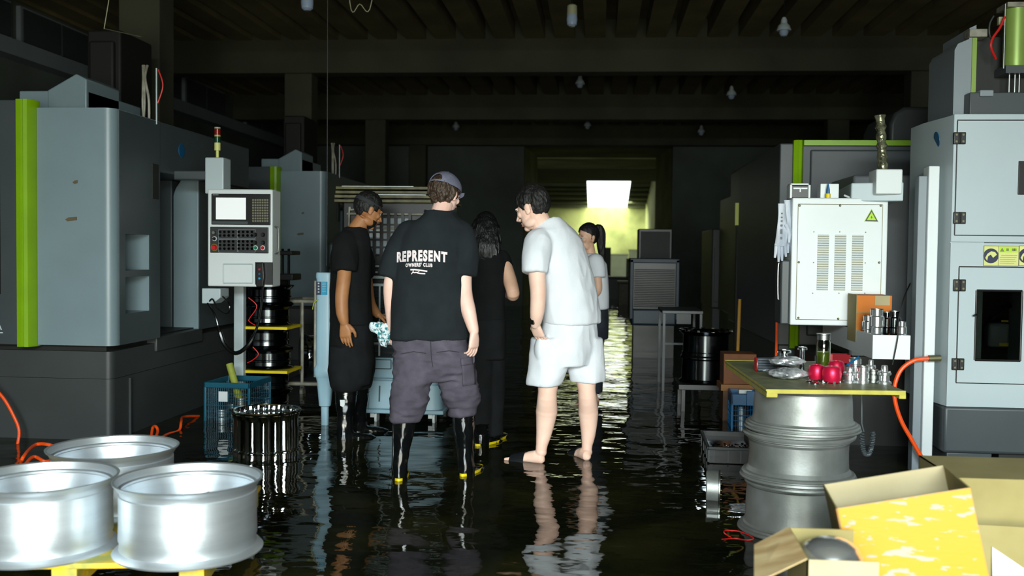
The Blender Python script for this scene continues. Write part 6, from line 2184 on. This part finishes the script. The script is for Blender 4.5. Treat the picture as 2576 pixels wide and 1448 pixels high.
    def quad_patch(nm, c, m_, n=6, lift=.006):
        mb = MB()
        gp = [[onto(c[0][0] * (1 - u) * (1 - v_) + c[1][0] * u * (1 - v_) + c[2][0] * u * v_ + c[3][0] * (1 - u) * v_, c[0][1] * (1 - u) * (1 - v_) + c[1][1] * u * (1 - v_) + c[2][1] * u * v_ + c[3][1] * (1 - u) * v_, lift) for u in [i / n for i in range(n + 1)]] for v_ in [j / n for j in range(n + 1)]]
        mb.add([p for r in gp for p in r], [[j * (n + 1) + i, j * (n + 1) + i + 1, (j + 1) * (n + 1) + i + 1, (j + 1) * (n + 1) + i] for j in range(n) for i in range(n)])
        o_ = mb.build(nm, m_, tz)
        sd = o_.modifiers.new('solid', 'SOLIDIFY')
        sd.thickness = .005
        return o_

    quad_patch('cargo_pocket', [(1161, 908), (1193, 902), (1195, 966), (1164, 971)], M_CARGO)
    quad_patch('pocket_flap', [(1159, 902), (1194, 896), (1194, 914), (1160, 919)], M_CARGO, lift=.011)
    sm = MB()
    for path in ([(1083, 852), (1085, 900), (1090, 928)], [(1008, 890), (1040, 884), (1078, 889)], [(1098, 886), (1130, 882), (1160, 886)]):
        pts = []
        for i in range(len(path) - 1):
            for k in range(6):
                f = k / 6
                pts.append(onto(path[i][0] * (1 - f) + path[i + 1][0] * f, path[i][1] * (1 - f) + path[i + 1][1] * f, .001))
        sm.tube(pts, .0025, 6)
    sm.build('seams', mat('dark_seam', (44, 42, 50), 0.9), tz)
    # boots
    boot('boot', *BT[0], .066, M_RUBBER, t, sole=M_YEL)
    boot('boot', *BT[1], .067, M_RUBBER, t, sole=M_YEL)
    return t


person_print()

# patterned cloth in that person's left hand
p = W(966, 832, 5.93)
bmh = bmesh.new()
bmesh.ops.create_icosphere(bmh, subdivisions=5, radius=1)
for v in bmh.verts:
    d = v.co.copy()
    n_ = .60 * noise.noise(d * 1.3 + V((3, 1, 2))) + .22 * noise.noise(d * 3 + V((1, 5, 2)))
    tail = max(0, -d.z - .55) * (1 if d.x < .1 else .2)
    v.co = V((d.x * .062 * (1 + n_) - .01 * d.z, d.y * .045 * (1 + n_), d.z * .060 * (1 + n_) - .10 * tail))
me = bpy.data.meshes.new('held_cloth')
bmh.to_mesh(me)
bmh.free()
me.shade_smooth()
o = link('held_cloth', me, M_CLOTH)
o.location = p
tag(o, 'crumpled teal and white cloth held in left hand of the person in printed tee', 'cloth')

# ---------------------------------------------------------------- person 1: black tee and long dark apron trousers
def person_apron():
    O = V((-1.79, 7.08, GZ))
    t = thing('person', 'person in plain black tee and wide black trousers bending right beside the blue column', 'person', O)
    y = 7.08
    Wl = lambda px, py, yy=y: W(px, py, yy)
    hc = Wl(926, 530, 7.08)
    M = hmtx(hc - O, (.80, .55, -.42))
    bl = MB(O)
    tmp = MB()
    add_head(tmp, M, 1.0)
    neck = Wl(895, 580)
    bl.tube([neck + V((-.03, 0, -.07)), neck, hc + V((-.025, -.01, -.05))], [.075, .064, .058], 18)
    bl.loft([ring(Wl(885, 850), V((.10, .06, 0)), V((-.05, .13, 0))), ring(Wl(884, 760), V((.09, .05, 0)), V((-.05, .13, 0))), ring(Wl(887, 670), V((.10, .05, 0)), V((-.05, .15, 0))), ring(Wl(890, 615), V((.09, .05, 0)), V((-.05, .14, 0)))])
    limb(bl, [Wl(868, 622, 6.95), Wl(866, 690, 6.87), Wl(860, 745, 6.83), Wl(861, 785, 6.82), Wl(866, 810, 6.82)], [.055, .050, .047, .044, .032])
    limb(bl, [Wl(905, 630, 7.24), Wl(920, 700, 7.28), Wl(930, 760, 7.26), Wl(950, 790, 7.3)], [.055, .048, .042, .03])
    add_hand(bl, Wl(866, 812, 6.82), (.10, .02, -1), (.2, 1, 0), (1, .1, 0), 1.1, (.20, .26, .32, .36), .2)
    add_hand(bl, Wl(950, 790, 7.3), (.9, .2, -.4), (0, 0, -1), (0, -1, 0), .95, (.6, .6, .6, .6), .4)
    BT = [(G(862, 1106, 0) + V((-.04, 0, 0)), V((.75, .45, 0)).normalized(), Wl(872, 972, 6.99)), (G(898, 1086, 0) + V((-.04, -.02, 0)), V((.8, .4, 0)).normalized(), Wl(904, 968, 7.21))]
    for (hl_, d_, tc_), yy in zip(BT, (7.0, 7.2)):
        limb(bl, [Wl(880, 850, yy), tc_, V((hl_.x, hl_.y, .10)) + d_ * .055], [.085, .05, .034])
    n0 = len(bl.v)
    bl.v += tmp.v
    bl.f += [[i + n0 for i in f] for f in tmp.f]
    bo = remeshed(bl, 'body', M_SKINT, t, .0046, 3)
    face_parts(M, bo, M_HAIRK)
    hair(M, t, M_HAIRK, lambda x, yy, z: z > .065 if yy > .045 else z > .005 if yy > .0 else z > -.03 if yy > -.05 else z > -.062, rad=(.086, .106, .106), c=(0, -.016, .036), amp=.006, fr=46)
    hb = hair(M, t, mat('charcoal_headband', (40, 44, 46), .8), lambda x, yy, z: .022 + .02 * (yy > 0) < z + yy * .12 < .062, rad=(.091, .111, .108), c=(0, -.015, .036), amp=.001, name='head_band', th=.005, sub=5)
    bd = hair(M, t, M_HAIRK, lambda x, yy, z: z < -.052 and yy > .01 and z > -.2, rad=(.054, .052, .062), c=(0, .041, -.058), amp=.002, name='beard', th=.003, sub=5)
    tb = MB(O)
    u_ = V((.80, .55, 0)).normalized()
    n_ = V((-.55, .80, 0)).normalized()
    Q = lambda px, py, a, b_, e=2.4: ring(Wl(px, py), u_ * a, n_ * b_, 32, e)
    tb.loft([Q(884, 815, .135, .19), Q(882, 770, .130, .185), Q(881, 700, .125, .185), Q(882, 645, .125, .185), Q(886, 608, .115, .17), Q(891, 588, .09, .12), Q(894, 573, .072, .08)])
    sleeve(tb, [Wl(870, 612, 6.96), Wl(869, 645, 6.90), Wl(868, 682, 6.87)], [.088, .090, .084])
    limb(tb, [Wl(903, 622, 7.22), Wl(915, 660, 7.27), Wl(918, 685, 7.28)], [.08, .078, .07])
    tee = remeshed(tb, 'tshirt', M_TEE2, t, .009, 6, [(.006, (7, 7, 2.6), 3.1), (.004, (14, 14, 6), 2.0)])
    tr = MB(O)
    tr.loft([Q(884, 790, .125, .175), Q(884, 850, .135, .185), Q(884, 900, .14, .19), Q(882, 940, .135, .17), Q(884, 962, .12, .15)])
    tr.loft([ring(Wl(872, 870, 7.0), u_ * .12, n_ * .10, 26, 2.2), ring(Wl(871, 930, 6.99), u_ * .12, n_ * .10, 26, 2.2), ring(Wl(870, 968, 6.98), u_ * .105, n_ * .095, 26, 2.2), ring(Wl(872, 980, 6.98), u_ * .085, n_ * .08, 26, 2.2)])
    tr.loft([ring(Wl(903, 870, 7.2), u_ * .11, n_ * .10, 26, 2.2), ring(Wl(904, 930, 7.2), u_ * .11, n_ * .10, 26, 2.2), ring(Wl(904, 975, 7.2), u_ * .08, n_ * .08, 26, 2.2)])
    remeshed(tr, 'trousers', M_TROU2, t, .010, 5, [(.010, (6, 6, 2.0), 8.2), (.006, (10, 10, 5), 1.0)])
    b1 = boot('boot', *BT[0], .074, M_RUBBER, t)
    boot('boot', *BT[1], .072, M_RUBBER, t)
    q = W(861, 1014, 6.90)
    MB(O).prism([q + V(p) for p in ((-.017, 0, .024), (.018, 0, .024), (.018, 0, -.012), (.006, 0, -.026), (-.014, 0, -.018))], (0, .004, 0)).build('boot_patch', M_WHITE, b1)['label'] = 'small white boot patch'
    return t


person_apron()

# ---------------------------------------------------------------- person 3: long-haired woman in black
def person_black():
    O = V((-.78, 7.0, GZ))
    t = thing('person', 'long-haired person in sleeveless black top and black trousers between the two tall people', 'person', O)
    y = 7.0
    Wl = lambda px, py, yy=y: W(px, py, yy)
    hc = Wl(1222, 580, 7.08)
    M = hmtx(hc - O, (.10, .90, -.45))
    bl, tmp = MB(O), MB()
    add_head(tmp, M, .95, True)
    neck = Wl(1226, 632)
    bl.tube([neck + V((0, 0, -.06)), neck, hc + V((0, -.01, -.04))], [.06, .05, .05], 18)
    bl.loft([ring(Wl(1222, 860), V((.13, 0, 0)), V((0, .10, 0))), ring(Wl(1222, 770), V((.11, 0, 0)), V((0, .085, 0))), ring(Wl(1225, 690), V((.13, 0, 0)), V((0, .09, 0))), ring(Wl(1228, 645), V((.12, 0, 0)), V((0, .07, 0)))])
    limb(bl, [Wl(1266, 655), Wl(1281, 700, 6.97), Wl(1291, 738, 6.93), Wl(1284, 740, 7.05), Wl(1270, 735, 7.16)], [.050, .050, .046, .040, .028])
    limb(bl, [Wl(1186, 655), Wl(1178, 700, 6.98), Wl(1176, 742, 6.98), Wl(1192, 735, 7.12)], [.044, .040, .036, .026])
    add_hand(bl, Wl(1270, 735, 7.16), (-.5, .8, .1), (-.8, -.5, 0), (0, 0, 1), .9, (.6, .6, .6, .6), .4)
    add_hand(bl, Wl(1192, 735, 7.12), (.5, .8, .1), (.8, -.5, 0), (0, 0, 1), .9, (.6, .6, .6, .6), .4)
    for lx, ax, yy in ((1205, 1203, 6.98), (1240, 1238, 7.05)):
        limb(bl, [Wl(lx, 870, yy), Wl(lx, 970, yy), Wl(ax, 1090, yy)], [.075, .052, .038])
    n0 = len(bl.v)
    bl.v += tmp.v
    bl.f += [[i + n0 for i in f] for f in tmp.f]
    bo = remeshed(bl, 'body', M_SKINF, t, .0048, 3)
    face_parts(M, bo, M_HAIRK, .95)
    hair(M, t, M_HAIRS, lambda x, yy, z: z > .055 if yy > .05 else z > -.04, s=.95, rad=(.086, .108, .104), c=(0, -.014, .040), amp=.004)
    h1 = MB(O)
    h1.loft([ring(Wl(1221, py, yy), V((rx, 0, 0)), V((0, ry, 0)), 30, 2.1) for py, yy, rx, ry in ((546, 7.06, .035, .05), (556, 7.06, .075, .085), (574, 7.05, .098, .110), (592, 7.03, .104, .112), (612, 7.0, .106, .10), (630, 6.97, .10, .075), (648, 6.945, .085, .045), (662, 6.935, .06, .025))])
    remeshed(h1, 'long_hair', M_HAIRS, t, .008, 4, [(.010, (26, 26, 3), 1.0), (.004, (60, 60, 5), 2.0)])
    tb = MB(O)
    Q = lambda px, py, a, b_: ring(Wl(px, py), V((a, 0, 0)), V((0, b_, 0)), 30, 2.4)
    tb.loft([Q(1222, 810, .145, .11), Q(1222, 750, .130, .10), Q(1224, 700, .142, .11), Q(1228, 660, .135, .11), Q(1230, 640, .115, .09), Q(1228, 628, .07, .07)])
    limb(tb, [Wl(1262, 648), Wl(1271, 668)], [.055, .052])
    limb(tb, [Wl(1190, 650), Wl(1182, 690)], [.055, .052])
    remeshed(tb, 'top', M_TEE2, t, .009, 5, [(.005, (8, 8, 4), 5.0)])
    tr = MB(O)
    tr.loft([Q(1222, 800, .138, .12), Q(1220, 850, .150, .13), Q(1220, 900, .145, .12)])
    for lx, yy in ((1206, 6.98), (1237, 7.06)):
        tr.loft([ring(Wl(lx, py, yy), V((r, 0, 0)), V((0, r * 1.05, 0)), 24, 2.1) for py, r in ((870, .098), (950, .092), (1020, .086), (1092, .082))])
    remeshed(tr, 'trousers', M_TROU2, t, .010, 5, [(.006, (8, 8, 3), 2.2)])
    boot('boot', G(1200, 1121, 0), (.5, .9), Wl(1207, 1050, 6.99), .062, M_RUBBER, t, sole=M_YEL)
    boot('boot', G(1238, 1112, 0) + V((0, .02, 0)), (.2, 1), Wl(1238, 1050, 7.06), .062, M_RUBBER, t, sole=M_YEL)
    return t


person_black()

# ---------------------------------------------------------------- person 4: white tee and shorts, slides
def person_white():
    O = V((-.20, 6.42, GZ))
    t = thing('person', 'tall person in white tee and shorts stooping left with bare legs in the flood water', 'person', O)
    Wl = W
    hc = Wl(1340, 526, 6.32)
    fwd = V((-.86, .42, -.34))
    M = hmtx(hc - O, fwd, (-.12, .06, 1))
    bl, tmp = MB(O), MB()
    add_head(tmp, M, 1.06)
    neck = Wl(1367, 574, 6.35)
    bl.tube([neck + V((.03, .0, -.07)), neck, hc + V((.03, -.01, -.04)), hc + V((.01, 0, .0))], [.085, .070, .066, .06], 18)
    lf, fw_ = V((-.50, -.86, 0)).normalized(), V((-.86, .50, 0)).normalized()
    Q = lambda px, py, yy, a, b_, tl=0, e=2.3: ring(Wl(px, py, yy), lf * a, (fw_ + V((0, 0, -tl))) * b_, 32, e)
    bl.loft([Q(1432, 860, 6.44, .15, .11), Q(1428, 790, 6.43, .14, .11), Q(1415, 700, 6.41, .16, .11), Q(1398, 620, 6.38, .17, .10, .3), Q(1380, 585, 6.36, .10, .08, .5)])
    sl, el, wl = Wl(1350, 612, 6.22), Wl(1354, 738, 6.15), Wl(1347, 815, 6.19)
    limb(bl, [sl, Wl(1351, 690, 6.17), el, Wl(1351, 785, 6.16), wl], [.062, .054, .050, .045, .031])
    limb(bl, [Wl(1420, 605, 6.58), Wl(1415, 690, 6.64), Wl(1418, 760, 6.64), Wl(1415, 800, 6.66)], [.06, .05, .044, .03])
    add_hand(bl, wl, (.28, .50, -1), (.5, .85, .1), (-.9, .3, 0), 1.02, (.5, .5, .5, .5), .3)
    add_hand(bl, Wl(1415, 802, 6.66), (-.5, .2, -.9), (0, -1, 0), (-1, 0, 0), 1.0, (.4, .4, .4, .4), .5)
    hl, hr = G(1360, 1164, 0), G(1478, 1157, 0)
    limb(bl, [Wl(1385, 880, 6.38), Wl(1377, 985, 6.33), Wl(1375, 1035, 6.375), Wl(1369, 1085, 6.375), Wl(1363, 1118, 6.36), Wl(1361, 1135, 6.36)], [.095, .060, .070, .052, .038, .035])
    limb(bl, [Wl(1468, 880, 6.50), Wl(1476, 980, 6.46), Wl(1480, 1038, 6.525), Wl(1480, 1088, 6.53), Wl(1477, 1118, 6.52), Wl(1476, 1135, 6.515)], [.095, .057, .066, .049, .036, .033])
    bl.ball(Wl(1361, 1136, 6.36), (.038, .04, .035))
    bl.ball(Wl(1476, 1136, 6.515), (.038, .04, .035))
    ftd = V((-.93, .36, 0))
    foot(bl, V((Wl(1368, 1150, 6.36).x, 6.345, 0)), ftd, .265, 1, -.005)
    ftr = V((-.42, .9, 0))
    foot(bl, V((Wl(1479, 1150, 6.47).x, 6.465, 0)), ftr, .255, 1, -.005)
    n0 = len(bl.v)
    bl.v += tmp.v
    bl.f += [[i + n0 for i in f] for f in tmp.f]
    bo = remeshed(bl, 'body', M_SKINW, t, .0042, 3)
    face_parts(M, bo, M_HAIRK, 1.06)
    hair(M, t, M_HAIRK, lambda x, yy, z: z > .066 if yy > .060 else z > .045 - .045 * (.060 - yy) / .03 if yy > .03 else z > -.004 if yy > .012 else z > .018 if yy > -.034 else z > -.064, s=1.06, rad=(.086, .112, .112), c=(0, -.014, .040), amp=.008, fr=46)
    # tee
    tb = MB(O)
    tb.loft([Q(1438, 812, 6.44, .205, .175), Q(1436, 785, 6.44, .205, .175), Q(1430, 735, 6.43, .200, .165), Q(1421, 690, 6.42, .198, .158), Q(1411, 650, 6.41, .198, .150, .1), Q(1400, 615, 6.40, .195, .135, .25), Q(1391, 590, 6.385, .165, .115, .35), Q(1382, 573, 6.37, .115, .095, .45), Q(1374, 562, 6.36, .082, .080, .5)])
    sleeve(tb, [Wl(1356, 612, 6.25), Wl(1348, 645, 6.19), Wl(1346, 686, 6.165)], [.094, .090, .082])
    limb(tb, [Wl(1425, 605, 6.56), Wl(1410, 650, 6.62), Wl(1402, 680, 6.64)], [.085, .08, .07])
    tee = remeshed(tb, 'tshirt', M_WTEE, t, .009, 7, [(.006, (6, 6, 2.4), 7.3), (.003, (14, 14, 8), 2.0)])
    # shorts
    tr = MB(O)
    tr.loft([Q(1434, 800, 6.44, .185, .155), Q(1432, 840, 6.44, .20, .165), Q(1430, 880, 6.44, .205, .165), Q(1428, 915, 6.44, .19, .15)])
    tr.loft([ring(Wl(cx_, py, yy), lf * a + V((0, 0, -.0)), fw_ * b_, 28, 2.3) for cx_, py, yy, a, b_ in ((1390, 850, 6.37, .12, .135), (1384, 900, 6.35, .118, .128), (1374, 945, 6.34, .112, .116), (1370, 966, 6.34, .108, .110))])
    tr.loft([ring(Wl(cx_, py, yy), lf * a, fw_ * b_, 28, 2.3) for cx_, py, yy, a, b_ in ((1462, 850, 6.50, .12, .135), (1470, 900, 6.50, .115, .125), (1477, 942, 6.49, .108, .110), (1478, 958, 6.49, .106, .106))])
    tr.ball(Wl(1368, 880, 6.275), (.058, .05, .085))
    sh = remeshed(tr, 'shorts', M_WTEE, t, .009, 4, [(.006, (7, 7, 3), 1.3), (.003, (12, 12, 7), 6.0)])
    # watch
    axw = (wl - Wl(1351, 785, 6.16)).normalized()
    cw = wl - axw * .022
    wt = MB(O).loft([ring_axis(cw - axw * .011, axw, .0365, 28), ring_axis(cw + axw * .011, axw, .0345, 28), ring_axis(cw + axw * .011, axw, .030, 28), ring_axis(cw - axw * .011, axw, .031, 28)], cap=False, close=True).build('watch', M_BLACK, t)
    MB(O).obox(cw + V((-.022, -.030, .0)), (.036, .012, .040), Matrix.Rotation(-.65, 3, 'Z')).build('watch_case', M_BLACK, wt, 0.004)
    # slides
    for hx, d, nm in ((V((Wl(1368, 1150, 6.36).x, 6.345, GZ)), ftd, 0), (V((Wl(1479, 1150, 6.47).x, 6.465, GZ)), ftr, 1)):
        d = d.normalized()
        x = V((d.y, -d.x, 0))
        L = lambda a_, b_, c_: hx + x * a_ + d * b_ + V((0, 0, c_))
        so = MB(O)
        so.loft([[L(math.cos(q) * .048, .13 + math.sin(q) * .150, z) for q in [2 * math.pi * i / 36 for i in range(36)]] for z in (0, .026)])
        sl_ = so.build('slide_sandal', M_SLIDE, t)
        st = MB(O)
        rings = []
        for f in [i / 6 for i in range(7)]:
            b_ = .125 + .10 * f
            hh = .098 - .036 * f
            arc = [L(math.cos(q) * (.052 + .003 * f), b_, .02 + math.sin(q) * hh * .80) for q in [math.pi * i / 16 for i in range(17)]]
            inn = [L(math.cos(q) * (.047 + .003 * f), b_, .02 + math.sin(q) * (hh * .80 - .006)) for q in [math.pi * (16 - i) / 16 for i in range(17)]]
            rings.append(arc + inn)
        st.loft(rings)
        st.build('strap', M_SLIDE, sl_)
    return t


person_white()

# ---------------------------------------------------------------- person 5: woman in white tee with a ponytail, farther back
def person_ponytail():
    O = V((-.05, 9.05, GZ))
    t = thing('person', 'person with black ponytail and white tee looking left behind the stooping person in white', 'person', O)
    y = 9.0
    Wl = lambda px, py, yy=y: W(px, py, yy)
    hc = Wl(1478, 599)
    fwd = V((-.78, -.60, -.06))
    M = hmtx(hc - O, fwd)
    bl, tmp = MB(O), MB()
    add_head(tmp, M, .97, True)
    neck = Wl(1484, 634)
    bl.tube([neck + V((0, 0, -.06)), neck, hc + V((.01, .0, -.05))], [.06, .049, .048], 18)
    bk = V((-.86, -.3, 0)).normalized()
    lf = V((.3, -.86, 0)).normalized()
    Q = lambda px, py, a, b_: ring(Wl(px, py), bk * a, lf * b_, 30, 2.3)
    bl.loft([Q(1488, 830, .11, .15), Q(1489, 760, .09, .12), Q(1488, 690, .10, .14), Q(1487, 655, .08, .14)])
    limb(bl, [Wl(1499, 662, 8.86), Wl(1502, 700, 8.84), Wl(1504, 728, 8.83), Wl(1494, 742, 8.8), Wl(1478, 752, 8.78)], [.046, .042, .038, .034, .025])
    limb(bl, [Wl(1476, 662, 9.14), Wl(1470, 730, 9.2), Wl(1462, 760, 9.1)], [.046, .04, .026])
    add_hand(bl, Wl(1478, 752, 8.78), (-1, .1, -.3), (0, .8, -.5), (0, 0, 1), .9, (.4, .4, .4, .4), .4)
    add_hand(bl, Wl(1462, 760, 9.1), (-1, -.1, -.3), (0, -.8, -.5), (0, 0, 1), .9, (.4, .4, .4, .4), .4)
    for lx, yy in ((1488, 8.95), (1492, 9.1)):
        limb(bl, [Wl(lx, 830, yy), Wl(lx, 910, yy), Wl(lx, 995, yy)], [.08, .055, .038])
        foot(bl, V((Wl(lx, 1000, yy).x + .05, yy, 0)), (-1, -.2), .23, 1, -.02)
    n0 = len(bl.v)
    bl.v += tmp.v
    bl.f += [[i + n0 for i in f] for f in tmp.f]
    bo = remeshed(bl, 'body', M_SKINF, t, .0046, 3)
    face_parts(M, bo, M_HAIRK, .97)
    hair(M, t, M_HAIRK, lambda x, yy, z: z > .088 - abs(x) * .5 if yy > .05 else z > .03 + (yy - .01) * .6 if yy > .01 else z > -.012 if yy > -.03 else z > -.062, s=.97, rad=(.083, .108, .107), c=(0, -.016, .040), amp=.005)
    pt = MB(O)
    P = lambda x, yy, z: (M @ V((x, yy, z))) + O
    limb(pt, [P(0, -.10, .09), P(0, -.135, .085), P(0, -.155, .03), P(.0, -.15, -.06), P(0, -.16, -.15), P(0, -.175, -.23)], [.022, .034, .040, .038, .030, .010])
    remeshed(pt, 'ponytail', M_HAIRK, t, .006, 3, [(.005, (50, 50, 6), 1.0)])
    tb = MB(O)
    tb.loft([Q(1491, 775, .135, .19), Q(1492, 740, .130, .185), Q(1491, 700, .125, .18), Q(1490, 665, .115, .17), Q(1488, 648, .085, .12), Q(1486, 638, .06, .07)])
    sleeve(tb, [Wl(1498, 660, 8.87), Wl(1501, 678, 8.85), Wl(1503, 698, 8.84)], [.077, .076, .072])
    limb(tb, [Wl(1476, 660, 9.13), Wl(1472, 694, 9.17)], [.07, .066])
    remeshed(tb, 'tshirt', M_WTEE, t, .009, 5, [(.006, (7, 7, 3), 4.3)])
    tr = MB(O)
    tr.loft([Q(1490, 765, .125, .165), Q(1490, 800, .135, .17), Q(1490, 850, .13, .165)])
    for lx, yy in ((1489, 8.93), (1493, 9.12)):
        tr.loft([ring(Wl(lx, py, yy), V((r, 0, 0)), V((0, r, 0)), 24, 2.1) for py, r in ((830, .10), (900, .09), (960, .085), (985, .082))])
    remeshed(tr, 'trousers', mat('dark_denim', (44, 50, 62), .9, rgb2=(28, 32, 42), scale=12), t, .010, 5, [(.006, (8, 8, 3), 3.2)])
    return t


person_ponytail()
